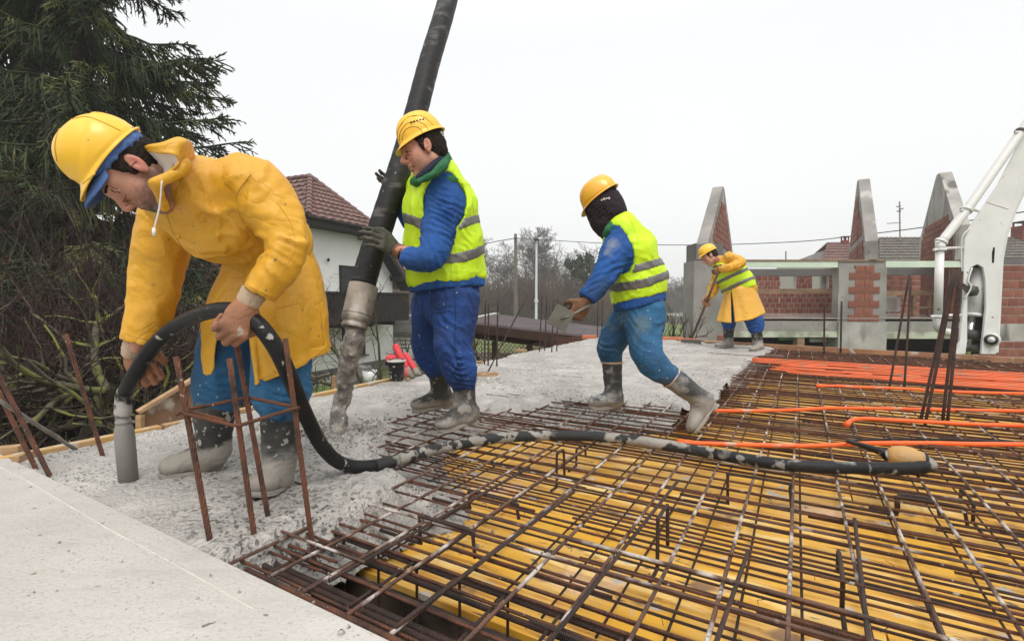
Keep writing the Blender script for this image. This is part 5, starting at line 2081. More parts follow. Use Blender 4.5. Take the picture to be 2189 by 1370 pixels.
def boot_mat(name, z0, w=.03, amp=.07, base=(.018, .019, .020), sp=((.33, .31, .28), 40, .60, .04)):
    m = mat(name, base, (.06, .058, .052), vs=6, rough=.45, rvar=.1, spec=.3, bump=.45, bs=35, specks=[sp, ((.2, .19, .17), 5, .56, .14)])
    return zmix(m, CEM, z0, w, 11, amp)


def frame_rows(px, f2, tilt=0.0, yaw=0.0):
    """head frame from the apparent 2D facing direction (image right, image up) at a bearing"""
    R, T = view_frame(px)
    a = math.hypot(*f2)
    fx, fz = f2[0] / a, f2[1] / a
    f = R * fx + ZX * fz
    l = T.copy()
    # yaw: turn the face towards (+) or away from the viewer
    f_, l_ = f * cos(yaw) + l * sin(yaw), l * cos(yaw) - f * sin(yaw)
    u = nrm(np.cross(f_, l_))
    if tilt:
        u, l_ = u * cos(tilt) + l_ * sin(tilt), l_ * cos(tilt) - u * sin(tilt)
    return f_, l_, u


def bvh_of(objs):
    from mathutils.bvhtree import BVHTree
    V, Fc, n = [], [], 0
    for o in objs:
        off = np.array(o['_b'])
        m = o.data
        co = np.empty(len(m.vertices) * 3)
        m.vertices.foreach_get('co', co)
        V.append(co.reshape(-1, 3) + off)
        Fc += [tuple(v + n for v in p.vertices) for p in m.polygons]
        n += len(m.vertices)
    return BVHTree.FromPolygons(np.concatenate(V).tolist(), Fc)


def on_surface(bvh, pts, n=30, lift=.001):
    """points where the sight lines through a pixel polyline meet the cloth"""
    out = []
    for x, y in spline(np.array(pts, float), n):
        d = nrm(P(x, y, 1) - CAM)
        h, nn, _, _ = bvh.ray_cast(Vector(CAM), Vector(d))
        if h is not None:
            q = np.array(nn)
            if q @ d > 0:
                q = -q
            out.append(np.array(h) + q * lift)
    return out


def seam_on(par, name, bvh, pts, r, m, n=30, lift=.0006, sides=6):
    q = on_surface(bvh, pts, n, lift)
    if len(q) < 3:
        return None
    q = np.array(q)
    jump = np.linalg.norm(np.diff(q, axis=0), axis=1)
    k = np.nonzero(jump > max(.03, 6 * np.median(jump)))[0]
    if len(k):
        q = q[:k[0] + 1]
    if len(q) < 3:
        return None
    return obj(name, MB().tube(q, r, sides), m, par, smooth=True)


class Head:
    def __init__(s, C, fr, sc=1.0):
        s.C, (s.f, s.l, s.u), s.s = np.asarray(C, float), fr, sc

    def __call__(s, x, y, z):
        return s.C + s.s * (x * s.f + y * s.l + z * s.u)

    def ax(s):
        return (s.f, s.l, s.u)

    def sdf(s, neck_to, h=.0036, ears=True, jaw=1.0):
        pts = [s(.14, 0, 0), s(-.13, 0, 0), s(0, .11, 0), s(0, -.11, 0), s(0, 0, .15), s(0, 0, -.16), neck_to]
        lo, hi = bounds(pts, .06)
        d = SDF(lo, hi, h)
        c = s.s
        A = s.ax()

        def E(x, y, z, rx, ry, rz, k=.02, op='add', ax=A):
            d.ell(s(x, y, z), (rx * c, ry * c, rz * c), ax, k * c, op)
        E(-.015, 0, .045, .099, .077, .084)
        E(.030, 0, -.020, .060, .060, .088, .03)
        d.cone(s(-.01, .046, -.060), s(.062, .014, -.103), .019 * c, .020 * c, .03 * c)
        d.cone(s(-.01, -.046, -.060), s(.062, -.014, -.103), .019 * c, .020 * c, .03 * c)
        d.cone(s(.064, .010, -.104), s(.064, -.010, -.104), .021 * c * jaw, .021 * c * jaw, .02 * c)
        for sg in (1, -1):
            E(.052, sg * .040, -.018, .026, .022, .024, .03)
            E(.042, sg * .036, -.060, .030, .022, .034, .03)
            d.cone(s(.086, sg * .008, .034), s(.066, sg * .046, .034), .0115 * c, .012 * c, .02 * c)
            d.ell(s(.097, sg * .031, .012), (.017 * c, .020 * c, .0125 * c), A, .012 * c, 'sub')
            E(.071, sg * .031, .012, .0125, .0125, .0125, .004)
            d.cone(s(.083, sg * .020, .0165), s(.080, sg * .042, .0155), .0032 * c, .0032 * c, .004 * c)
            E(.100, sg * .012, -.030, .011, .0085, .0085, .008)
            if ears:
                ea = (nrm(s.f * .97 + s.u * .22), s.l, nrm(s.u * .97 - s.f * .22))
                E(-.010, sg * .078, -.002, .019, .009, .033, .006, ax=ea)
                d.ell(s(-.006, sg * .088, .004), (.0105 * c, .008 * c, .019 * c), ea, .005 * c, 'sub')
                d.cone(s(.004, sg * .079, -.004), s(.004, sg * .080, .002), .004 * c, .003 * c, .004 * c)
                E(-.004, sg * .079, -.030, .008, .006, .009, .006, ax=ea)
        d.cone(s(.088, 0, .026), s(.116, 0, -.018), .0085 * c, .0115 * c, .016 * c)
        E(.113, 0, -.024, .0125, .0125, .0105, .01)
        E(.088, 0, -.048, .012, .022, .012, .014)
        d.cone(s(.094, .015, -.0575), s(.094, -.015, -.0575), .0062 * c, .0062 * c, .008 * c)
        d.cone(s(.091, .013, -.070), s(.091, -.013, -.070), .0072 * c, .0072 * c, .008 * c)
        d.cone(s(.1015, .019, -.0635), s(.1015, -.019, -.0635), .0030 * c, .0030 * c, .003 * c, 'sub')
        d.cone(s(-.030, 0, -.045), neck_to, .052 * c, .055 * c, .03 * c)
        return d


def hair_obj(H_, par, lo=-.045, m=None, side=.0):
    d = SDF(*bounds([H_(.1, 0, 0), H_(-.14, 0, 0), H_(0, .1, 0), H_(0, -.1, 0), H_(0, 0, .14), H_(0, 0, -.1)], .03), .004)
    c = H_.s
    d.ell(H_(-.018, 0, .042), (.1025 * c, .0805 * c, .088 * c), H_.ax(), 0)
    d.ell(H_(-.050, 0, -.02), (.062 * c, .064 * c, .06 * c), H_.ax(), .03 * c)
    d.ell(H_(.012, .066, .02), (.024 * c, .018 * c, .036 * c), H_.ax(), .008)
    d.ell(H_(.012, -.066, .02), (.024 * c, .018 * c, .036 * c), H_.ax(), .008)
    d.ell(H_(.085, 0, -.02), (.078 * c, .12 * c, .105 * c), H_.ax(), .008, 'sub')
    for sg in (1, -1):
        d.ell(H_(-.006, sg * .085, -.006), (.022 * c, .02 * c, .034 * c), H_.ax(), .006, 'sub')
    d.keep(lambda g: lo * c - (g - H_.C) @ H_.u)
    sobj('hair', d, m or M_hair, par, amp=.0035, scale=110, it=0)


def hard_hat(H_, par, m, tilt=.0, sx=1.0, peak=.050, ridges=0, cz=.052, vents=False, rim=.0075, hz=.118):
    """moulded shell with brim, front peak, ribs; given in the head frame"""
    c = H_.s * sx
    f, l, u = H_.f, H_.l, H_.u
    f, u = f * cos(tilt) - u * sin(tilt), u * cos(tilt) + f * sin(tilt)
    C = H_(-.012, 0, cz)
    nphi, nel = 72, 26
    A = []
    for i in range(nel):
        el = pi / 2 * (1 - i / (nel - 1))
        row = []
        for j in range(nphi + 1):
            ph = 2 * pi * j / nphi
            cr = cos(el) ** .80
            r_x, r_y = .128, .106
            x, y = r_x * cr * cos(ph), r_y * cr * sin(ph)
            z = hz * sin(el) ** .92
            disp = 0
            if ridges:
                # raised bands: nested arches on each side and a centre band
                ay = abs(y)
                q = math.hypot(x * .9, (z - .0)) / .115
                for a_ in (.55, .78, .97):
                    disp += -.0042 * math.exp(-((q - a_) / .026) ** 2) * (1 if ay > .035 else 0)
                disp += .002 * (1 if ay < .03 else 0)
            else:
                disp += .0035 * math.exp(-((abs(y) - .0) / .016) ** 4) * (1 if z > .02 else 0)
                # moulded step sweeping along the side towards the rear
                disp += .0055 / (1 + math.exp(-(x * -.50 + .060 - z) / .0022)) * (1 if z < .115 else 0)
            nn = nrm([x / r_x ** 2, y / r_y ** 2, (z + .01) / hz ** 2])
            p = np.array([x, y, z]) + nn * disp
            row.append(p)
        A.append(row)
    # brim rows
    def brimrow(ext, dz):
        row = []
        for j in range(nphi + 1):
            ph = 2 * pi * j / nphi
            e_ = rim * ext + peak * ext * max(0, cos(ph)) ** 2.2
            rr_ = .006 * ext * max(0, -cos(ph)) ** 2
            x, y = (.128 + .002 + e_ + rr_) * cos(ph), (.106 + .002 + e_ * (.6 + .25 * abs(cos(ph)))) * sin(ph)
            dn = dz - .020 * ext * max(0, cos(ph)) ** 1.6 + .004 * ext * max(0, -cos(ph))
            row.append(np.array([x, y, dn]))
        return row
    A += [brimrow(.12, -.004), brimrow(.5, -.0085), brimrow(.92, -.0105), brimrow(1.0, -.0125), brimrow(1.0, -.0155), brimrow(.9, -.0165), brimrow(.3, -.0135), brimrow(.0, -.012)]
    inner = []
    for i in range(nel - 1, 3, -3):
        inner.append([p * np.array([.965, .96, .965]) for p in A[i]])
    A = np.array(A + inner)
    Wp = C + c * (A[..., 0:1] * f + A[..., 1:2] * l + A[..., 2:3] * u)
    mb = MB().grid(Wp)
    mb.q = [mb.q[0][:, ::-1]]
    o = obj('hard_hat', mb, m, par, smooth=True)
    if vents:
        for k in range(5):
            x = -.030 + k * .017
            p = C + c * ((x) * f + .0985 * l + (.055 + .002 * k) * u)
            obj('vent_slot', MB().box(p, (.010 * c, .008, .0035 * c), (f, l, u)), M_void, o)
    return o


def hand(name, W, fd, td, par, m, curl=(60, 75, 45), sc=1.0, mirror=1, thumb=(35, 30), h=.0035, spread=.10, cuff=None, cuffm=None, curls=None):
    """W wrist; fd finger direction; td direction across the palm towards the thumb; palm normal = mirror * fd x td"""
    fd = nrm(fd)
    td = nrm(td - fd * np.dot(td, fd))
    pn = nrm(np.cross(fd, td))                     # palm faces this way
    if isinstance(mirror, np.ndarray):
        pn = pn * (1 if pn @ mirror > 0 else -1)
    else:
        pn = pn * mirror
    s_ = sc
    Lc = lambda x, y, z: W + s_ * (x * fd + y * td + z * pn)
    segs = []
    bases = [(.092, .030, 0), (.097, .009, -.002), (.092, -.012, -.001), (.083, -.032, .002)]
    lens = [(.044, .027, .022), (.048, .031, .023), (.045, .029, .022), (.036, .022, .020)]
    rad = [.0105, .011, .0105, .0095]
    pts_all = [W, Lc(.2, 0, 0), Lc(0, .09, 0), Lc(0, -.07, 0), Lc(.05, 0, .12), Lc(.05, 0, -.05)]
    d = SDF(*bounds(pts_all, .02), h * s_)
    d.ell(Lc(.048, -.001, 0), (.054 * s_, .041 * s_, .0175 * s_), (fd, td, pn), .01)
    d.cone(Lc(.0, 0, 0), Lc(.03, 0, 0), .027 * s_, .025 * s_, .015)
    d.cone(Lc(.088, .026, 0), Lc(.082, -.028, 0), .015 * s_, .014 * s_, .012)
    for k in range(4):
        a = 0
        p = np.array(bases[k])
        cu = curls[k] if curls else curl
        yy = spread * (1.5 - k) * .35
        for q_, Ln in enumerate(lens[k]):
            a += radians(cu[q_])
            dv = np.array([cos(a), yy * (1 if q_ == 0 else .4), sin(a)])
            e_ = p + dv * Ln * 1.04
            d.cone(Lc(*p), Lc(*e_), rad[k] * s_ * (1 - .07 * q_), rad[k] * s_ * (.95 - .08 * q_), .005)
            p = e_
    # thumb
    a0, a1 = radians(thumb[0]), radians(thumb[1])
    p = np.array([.022, .024, .004])
    dv = np.array([cos(a0) * .62, .66, sin(a0) * .75])
    dv /= np.linalg.norm(dv)
    e_ = p + dv * .042
    d.cone(Lc(*p), Lc(*e_), .017 * s_, .0135 * s_, .014)
    dv2 = nrm(dv + np.array([.35, -.25, sin(a1)]))
    e2 = e_ + dv2 * .034
    d.cone(Lc(*e_), Lc(*e2), .0125 * s_, .0115 * s_, .006)
    dv3 = nrm(dv2 + np.array([.25, -.45, sin(a1)]))
    d.cone(Lc(*e2), Lc(*(e2 + dv3 * .026)), .0115 * s_, .0095 * s_, .005)
    o = sobj(name, d, m, par, amp=.0012, scale=60, it=1)
    if cuff is not None:
        ax_ = nrm(cuff - W)
        L_ = np.linalg.norm(cuff - W)
        pr = [(.0295, -.012), (.031, 0), (.0335, .012), (.032, .02), (.0345, .03), (.033, .038), (.036, .05), (.034, L_)]
        obj('cuff', MB().lathe(W, [(r_ * s_, h_) for r_, h_ in pr], ax_, 18), cuffm or M_knit, par, smooth=True)
    return o


def gumboot(par, top, ank, toe, heel_back, r_top, r_ank, m, sole_n=ZX, lift=0, wob=.004, seed=1, footw=.045):
    """rubber boot: shaft top->ankle, foot ankle->toe; heel_back = heel point"""
    pts = [top, ank, toe, heel_back]
    d = SDF(*bounds(pts, .14), .0055)
    fdir = nrm(toe - heel_back)
    d.limb([top + nrm(top - ank) * .01, top * .55 + ank * .45, ank], [r_top, r_top * .93, r_ank], .02)
    sn = nrm(sole_n - fdir * np.dot(sole_n, fdir))
    sd = np.cross(sn, fdir)
    Lf = np.linalg.norm(toe - heel_back)
    A = (fdir, sd, sn)
    d.ell(heel_back + fdir * Lf * .22 + sn * .042, (Lf * .24, footw * .82, .048), A, .03)
    d.ell(heel_back + fdir * Lf * .50 + sn * .050, (Lf * .27, footw * .86, .046), A, .04)
    d.ell(heel_back + fdir * Lf * .78 + sn * .036, (Lf * .24, footw * 1.05, .036), A, .03)
    d.cone(ank, heel_back + fdir * Lf * .30 + sn * .05, r_ank * .98, .045, .04)
    d.keep(lambda g: sn @ (heel_back) + .010 - g @ sn)
    o = sobj('boot', d, m, par, fold=[(ank, nrm(top - ank), .07, .022, .006), (ank * .6 + top * .4, nrm(top - ank), .1, .05, .003)], amp=wob * .6, scale=12, it=1, seed=seed)
    # sole and heel block
    mb = MB()
    n = 20
    for (f0, f1, z0, z1, nm) in ((.02, 1.0, .0, .013, 's'), (.02, .30, -.012, .001, 'h'), (.40, .98, -.006, .001, 'f')):
        ring = []
        for k in range(n):
            a = 2 * pi * k / n
            x = (f0 + f1) / 2 + (f1 - f0) / 2 * cos(a)
            wv = footw * (.98 if x > .5 else .74 + .12 * math.sin(x * 5)) * abs(sin(a)) ** .7 * (1 if sin(a) > 0 else -1)
            ring.append(heel_back + fdir * Lf * x + sd * wv + sn * z0)
        mb.prism(ring, sn * (z1 - z0))
    obj('sole', mb, m, o, bevel=.003)
    return o


def cyl_ring(par, name, c, ax, r, w, m, n=20):
    ax = nrm(ax)
    return obj(name, MB().lathe(c, [(r * .98, -w), (r, -w), (r + .003, -w * .5), (r + .003, w * .5), (r, w), (r * .98, w)], ax, n), m, par, smooth=True)


def band_fn(p0, n, hw, tilt_c=0):
    n = nrm(n)
    return lambda g: np.abs((g - p0) @ n) - hw
# ================================================================== man 1: yellow raincoat, vibrator hose
base = G(520, 1010)
R1_, T1_ = view_frame(400)
HC = P(287, 357, 1.50) - view_frame(290)[1] * .070
h1 = Head(HC, frame_rows(290, (-.36, -.93), 0, .04), .93)
nk = P(378, 398, 1.76)
d = h1.sdf(nk)
V, Q = d.extract()
V = smooth_v(V, Q, 1, .4)
mb = MB()
mb.add(V, Q)
# slim body inside the clothes, down to the wrists and ankles
lo_, hi_ = bounds([P(250, 330, 1.5), P(720, 1050, 2.4), P(240, 800, 2.2), P(640, 400, 1.7)], .12)
bd = SDF(lo_, hi_, .014)
J = dict(neck=P(385, 405, 1.82), ch=P(462, 445, 1.85), wa=P(548, 490, 1.98), hp=P(590, 535, 2.08),
         shn=P(545, 405, 1.76), eln=P(607, 530, 1.70), wrn=P(536, 645, 1.69),
         shf=P(365, 445, 2.02), elf=P(322, 600, 2.03), wrf=P(294, 742, 2.02),
         knn=P(600, 760, 1.98), ann=P(598, 985, 2.0), knf=P(476, 740, 2.18), anf=P(452, 970, 2.2))
bd.chain([J['neck'], J['ch'], J['wa'], J['hp']], [(.04, .05), (.11, .15), (.11, .14), (.11, .14)], view_frame(480)[1], .03)
for a_ in (('shn', 'eln', 'wrn'), ('shf', 'elf', 'wrf')):
    bd.limb([J[k] for k in a_], [.055, .042, .028], .03)
bd.cone(J['shn'], J['shf'], .06, .06, .03)
bd.rods([J['hp'] + T1_ * .03, J['knn'], P(600, 858, 2.0), J['ann']], [.07, .05, .04, .035])
bd.rods([J['hp'] - T1_ * .08, J['knf'], P(464, 850, 2.19), J['anf']], [.08, .05, .04, .035])
V, Q = bd.extract()
mb.add(V, Q)
M_skin1 = M_skin.copy()
L1_ = lambda x, y, z: h1(x, y, z) - base
spot(M_skin1, L1_(.045, .045, -.085), .075, (.11, .062, .05), .85, .6, 90)
spot(M_skin1, L1_(.085, .0, -.075), .050, (.11, .062, .05), .85, .6, 90)
spot(M_skin1, L1_(.00, .06, -.06), .055, (.14, .075, .06), .75, .6, 90)
spot(M_skin1, L1_(-.01, .082, 0), .034, (.52, .16, .12), .6, .7, 30)
spot(M_skin1, L1_(.115, .0, -.022), .024, (.50, .17, .13), .5, .7, 30)
man1 = obj('person', mb, M_skin1, None, smooth=True, loc=base)
tag(man1, 'man in long yellow raincoat and hard hat bending over the black vibrator hose', 'person')

# stubble zone, brows, eyes, lips
def face_bits(Hd, par, stub=True, near=1):
    c = Hd.s
    for sg in (1, -1):
        d = SDF(*bounds([Hd(.09, sg * .03, .03)], .04), .0025)
        d.cone(Hd(.0965, sg * .012, .0385), Hd(.083, sg * .046, .040), .0042 * c, .003 * c, 0)
        sobj('eyebrow', d, M_hair, par, amp=.001, scale=200, it=0)
        d = SDF(*bounds([Hd(.08, sg * .031, .012)], .022), .002)
        d.ell(Hd(.0735, sg * .031, .0110), (.0115 * c, .0115 * c, .0062 * c), Hd.ax(), 0)
        sobj('eye', d, M_eye, par, amp=0, it=0)
        d = SDF(*bounds([Hd(.085, sg * .031, .011)], .012), .0016)
        d.ell(Hd(.0825, sg * .031, .0105), (.004 * c, .005 * c, .0048 * c), Hd.ax(), 0)
        sobj('iris', d, M_void, par, amp=0, it=0)


face_bits(h1, man1)
bv = bvh_of([man1])
for pts, r_ in (([(237, 405), (243, 410), (250, 411)], .0016), ([(268, 441), (275, 437), (284, 436)], .0014), ([(234, 396), (242, 402), (251, 404)], .0011), ([(262, 432), (268, 424), (270, 416)], .0009), ([(292, 345), (284, 352), (283, 362), (290, 368)], .0016)):
    seam_on(man1, 'face_line', bv, pts, r_, M_crease, 12, .0002)
hair_obj(h1, man1)
# blue cap under the helmet: band, peak
d = SDF(*bounds([h1(.16, 0, 0), h1(-.14, 0, 0), h1(0, .12, 0), h1(0, -.12, 0), h1(0, 0, .16), h1(0, 0, -.06)], .03), .005)
c = h1.s
d.ell(h1(-.014, 0, .052), (.112 * c, .090 * c, .092 * c), h1.ax(), 0)
d.keep(lambda g: (.040 + .25 * ((g - h1.C) @ h1.f)) - (g - h1.C) @ h1.u)
sobj('cap', d, M_cap, man1, amp=.003, scale=40, fold=[(h1(-.09, .05, .02), h1.l, .06, .012, .003)])
A = []
for i in range(9):
    row = []
    for j in range(17):
        a = (j / 16 - .5) * pi * .92
        e_ = i / 8
        x = .088 + (.072 * e_) * cos(a) ** .7 * 1.0 - .05 * (1 - cos(a))
        y = (.078 + .006 * e_) * sin(a)
        z = .078 - .004 * e_ - .024 * (sin(a) ** 2) - .010 * e_ * e_
        row.append(h1(x, y, z))
    A.append(row)
A = np.array(A)
mb = MB().grid(A)
o = obj('cap_peak', mb, M_cap, man1, smooth=True)
m_ = o.modifiers.new('solid', 'SOLIDIFY')
m_.thickness = .004
hat1 = hard_hat(h1, man1, M_hat, tilt=-.24, sx=.90, peak=.036, cz=.074, hz=.130)

M_groove = mat('hat_groove_shade', (.50, .27, .015), rough=.5)  # darker yellow paints the shade in the shell grooves
bv = bvh_of([hat1])
for pts, r_ in (([(150, 256), (128, 276), (118, 310), (122, 345)], .0018), ([(178, 392), (205, 368), (232, 330), (252, 296), (262, 282)], .0026), ([(150, 256), (185, 250), (220, 262), (258, 280)], .0015)):
    seam_on(hat1, 'moulded_rib', bv, pts, r_, M_groove if r_ < .002 else M_hat, 40, .0003)
# raincoat body + sleeves
rt = lambda px_, D: pm_(px_, D)
lo_, hi_ = bounds([P(250, 300, 1.5), P(700, 620, 2.4), P(250, 740, 2.3), P(700, 400, 1.5)], .05)
d = SDF(lo_, hi_, .0085)
dep = view_frame(480)[1]
tpts = [P(374, 396, 1.68), P(415, 418, 1.80), P(470, 448, 1.88), P(545, 485, 1.99), P(588, 528, 2.06)]
d.chain(tpts, [(rt(54, 1.68), .10), (rt(84, 1.76), .17), (rt(104, 1.85), .205), (rt(92, 1.97), .185), (rt(82, 2.05), .17)], dep, .05, .05)
d.limb([P(520, 392, 1.78), P(560, 420, 1.745), P(612, 525, 1.72), P(552, 628, 1.69)], [rt(58, 1.76), rt(58, 1.74), rt(45, 1.70), rt(37, 1.68)], .045, 6)
d.limb([P(392, 440, 1.98), P(360, 468, 2.02), P(336, 590, 2.06), P(303, 735, 2.04)], [rt(55, 2.0), rt(54, 2.0), rt(50, 2.05), rt(41, 2.04)], .04, 6)
# trim cuffs flat
cn = nrm(P(552, 628, 1.69) - P(612, 525, 1.72))
cp = P(552, 630, 1.69)
d.keep(lambda g: np.where(np.linalg.norm(g - cp, axis=-1) < .14, (g - cp) @ cn, -1))
cf = nrm(P(303, 735, 2.04) - P(330, 620, 2.05))
cq = P(303, 733, 2.04)
d.keep(lambda g: np.where(np.linalg.norm(g - cq, axis=-1) < .16, (g - cq) @ cf, -1))
# hollow sleeve mouths and the neck
d.cone(cp - cn * .05, cp + cn * .05, .040, .046, .004, 'sub')
d.cone(cq - cf * .06, cq + cf * .06, .050, .056, .004, 'sub')
axT = nrm(tpts[3] - tpts[1])
upT = nrm(ZX * .8 + R1_ * .5)
fol = [(P(585, 555, 1.66), nrm(R1_ * .5 + ZX * .85), .09, .036, .009),
       (P(625, 505, 1.68), nrm(R1_ * .35 + ZX * .94), .09, .040, .010),
       (P(520, 470, 1.70), nrm(R1_ * .9 + ZX * .35), .15, .07, .016),
       (P(560, 400, 1.68), nrm(R1_ * .95 - ZX * .2), .10, .060, .008),
       (P(470, 420, 1.66), nrm(R1_ * .5 - ZX * .8), .16, .11, .009),
       (P(430, 520, 1.75), nrm(R1_ * .7 - ZX * .7), .16, .085, .010),
       (P(350, 500, 1.96), nrm(R1_ * .5 + ZX * .7), .10, .06, .010),
       (P(325, 630, 1.98), nrm(R1_ * .75 + ZX * .55), .16, .09, .007),
       (P(310, 700, 1.98), nrm(R1_ * .9 + ZX * .35), .12, .06, .005),
       (P(555, 560, 1.85), nrm(R1_ * .7 + ZX * .5), .12, .05, .010),
       (P(600, 480, 1.9), nrm(R1_ * .6 - ZX * .6), .13, .06, .009)]
coat = sobj('raincoat', d, M_pvc, man1, fold=fol, amp=.006, scale=6, it=1, seed=4)
# stitched cuff hems
for (c_, a_, r_) in ((cp - cn * .012, cn, rt(38, 1.68) + .003),):
    pass
# belt at the small of the back
d2 = SDF(*bounds([P(636, 488, 2.05)], .05), .005)
d2.ell(P(640, 487, 2.0), (.012, .02, .028), None, 0)
sobj('belt_loop', d2, M_refl, man1, amp=0)


# coat skirt: hanging sheet open at the near front
cols = [((525, 598, 1.92), (545, 822, 1.92)), ((545, 590, 1.88), (575, 812, 1.88)), ((575, 575, 1.87), (612, 798, 1.88)), ((612, 545, 1.92), (660, 775, 1.95)),
        ((648, 492, 2.08), (704, 745, 2.16)), ((625, 490, 2.25), (675, 735, 2.36)), ((560, 520, 2.32), (560, 740, 2.44)), ((500, 560, 2.27), (465, 765, 2.38)),
        ((468, 585, 2.12), (420, 790, 2.20)), ((478, 600, 2.02), (430, 796, 2.10)), ((526, 604, 1.96), (447, 803, 2.06))]
tops = spline([P(*c_[0]) for c_ in cols], 150)
bots = spline([P(*c_[1]) for c_ in cols], 150)
K = 60
A = np.zeros((150, K, 3))
cen_ = tops.mean(0)
for k in range(K):
    t = k / (K - 1)
    row = tops * (1 - t) + bots * t
    out = nrmN((row - (cen_ * (1 - t) + bots.mean(0) * t)) * np.array([1, 1, 0]))
    s_ = np.linspace(0, 1, 150)
    fl = (np.sin(s_ * 2 * pi * 9 + 2 * np.sin(s_ * 17)) * .5 + .5 * np.sin(s_ * 2 * pi * 5.3 + 1)) * (.004 + .014 * t)
    bulge = .03 * sin(pi * min(1, t * 1.1))
    row = row + out * (fl + bulge)[:, None]
    row = row + out * (.004 * fbm(row * 11, 3, 8))[:, None]
    A[:, k] = row
top_in = A[:, :1] * .90 + cen_ * .10 + ZX * .04
top_i2 = A[:, :1] * .72 + cen_ * .28 + ZX * .09
A = np.concatenate([top_i2, top_in, A], 1)
o = obj('raincoat_skirt', MB().grid(A), M_pvc, man1, smooth=True)
bv = bvh_of([o])
for pts, r_ in (([(549, 812), (600, 794), (660, 768), (697, 742)], .0018), ([(536, 640), (546, 720), (552, 806)], .0018), ([(656, 520), (680, 620), (692, 738)], .0015), ([(590, 660), (640, 648), (642, 655)], .0016)):
    seam_on(man1, 'hem_stitching', bv, pts, r_, M_seam_y, 40, .0006)
m_ = o.modifiers.new('solid', 'SOLIDIFY')
m_.thickness = .004
# hood lying on the shoulders with white lining
hl = [(299, 317, 1.56), (318, 308, 1.53), (345, 302, 1.52), (379, 293, 1.54), (400, 299, 1.56), (409, 306, 1.60), (405, 328, 1.62), (398, 346, 1.60), (384, 360, 1.57)]
hi2 = [(306, 326, 1.56), (320, 323, 1.51), (340, 324, 1.49), (362, 327, 1.49), (376, 334, 1.50), (383, 344, 1.51), (380, 354, 1.51), (372, 363, 1.51), (362, 369, 1.51)]
cl = [(312, 336, 1.62), (318, 346, 1.60), (322, 356, 1.60), (326, 366, 1.60), (328, 372, 1.60), (330, 376, 1.59), (331, 380, 1.58), (330, 384, 1.57), (328, 387, 1.55)]
bk = [(305, 330, 1.72), (330, 326, 1.76), (360, 322, 1.80), (392, 322, 1.82), (412, 330, 1.84), (420, 345, 1.84), (416, 360, 1.82), (404, 372, 1.78), (392, 378, 1.74)]


def loft(rows, n=40, k=10):
    R_ = [spline([P(*q_) for q_ in r_], n) for r_ in rows]
    out = []
    for j in range(n):
        out.append(spline([r_[j] for r_ in R_], k))
    return np.array(out)


A = loft([bk, hl, hi2], 50, 22)
A = A + .004 * fbm(A * 16, 3, 3)[..., None] * ZX
o = obj('hood', MB().grid(A), M_pvc, man1, smooth=True)
m_ = o.modifiers.new('solid', 'SOLIDIFY')
m_.thickness = .004
A = loft([hi2, cl], 40, 10)
A = A + .004 * fbm(A * 22, 2, 5)[..., None] * ZX
obj('hood_lining', MB().grid(A), M_white_l, man1, smooth=True)
d = SDF(*bounds([P(386, 350, 1.66), P(325, 400, 1.56)], .08), .005)
d.limb([P(392, 352, 1.56), P(374, 372, 1.525), P(350, 385, 1.51), P(330, 392, 1.50)], [rt(13, 1.6), rt(12, 1.6), rt(10, 1.6), rt(8, 1.6)], 0)
d.limb([P(332, 392, 1.50), P(340, 414, 1.53), P(352, 444, 1.58)], [rt(8, 1.6), rt(9, 1.6), rt(10, 1.6)], .02)
sobj('collar', d, M_pvc, man1, amp=.003, scale=20, fold=[(P(360, 380, 1.58), R1_, .06, .02, .004)])
d = SDF(*bounds([P(335, 440, 1.62), P(300, 430, 1.66)], .08), .005)
d.ell(P(334, 424, 1.68), (.05, .05, .045), None, 0)
sobj('undershirt', d, M_green, man1, amp=.003)
# drawstring with toggle, press studs
s0, s1 = P(346, 386, 1.475), P(329, 492, 1.50)
obj('drawstring', MB().tube(spline([s0, s0 * .5 + s1 * .5 + R1_ * .004, s1], 12), .0022, 6), M_white_l, man1, smooth=True)
obj('toggle', MB().tube([s1 + ZX * .006, s1 - ZX * .016], [.0045, .005], 8), M_white_l, man1, smooth=True)
for (x, y, D) in ((348, 423, 1.60), (380, 505, 1.66)):
    n_ = nrm(CAM - P(x, y, D))
    obj('press_stud', MB().lathe(P(x, y, D), [(.001, .004), (.007, .003), (.008, -.003)], n_, 10), M_pvc, man1, smooth=True)

# seams, storm flap, cuff hems of the raincoat
bv = bvh_of([coat])
for pts, r_ in (([(352, 446), (372, 500), (410, 550), (470, 582)], .0022), ([(536, 372), (505, 420), (520, 475), (556, 520)], .002),
                ([(517, 604), (555, 622), (588, 636)], .0018), ([(264, 712), (300, 722), (343, 726)], .0018), ([(590, 430), (622, 480), (628, 540), (578, 620)], .0010)):
    seam_on(coat, 'seam', bv, pts, r_, M_seam_y, 40, .0004)
# trousers
lo_, hi_ = bounds([P(420, 560, 2.4), P(680, 890, 1.8), P(420, 890, 2.2)], .12)
d = SDF(lo_, hi_, .0085)
d.limb([P(590, 600, 2.06), P(602, 720, 2.04), P(602, 830, 2.00), P(600, 866, 2.0)], [.095, .10, .103, .075], .03)
d.limb([P(545, 600, 2.2), P(496, 700, 2.18), P(474, 800, 2.18), P(462, 852, 2.19)], [.10, .105, .105, .082], .03)
fol = [(P(600, 850, 1.92), ZX, .10, .03, .012), (P(470, 830, 2.1), ZX, .10, .034, .012), (P(480, 740, 2.08), nrm(ZX + R1_ * .5), .14, .06, .010), (P(610, 790, 1.9), nrm(ZX + R1_ * .6), .12, .05, .012)]
sobj('trousers', d, M_trou, man1, fold=fol, amp=.005, scale=8, it=2)
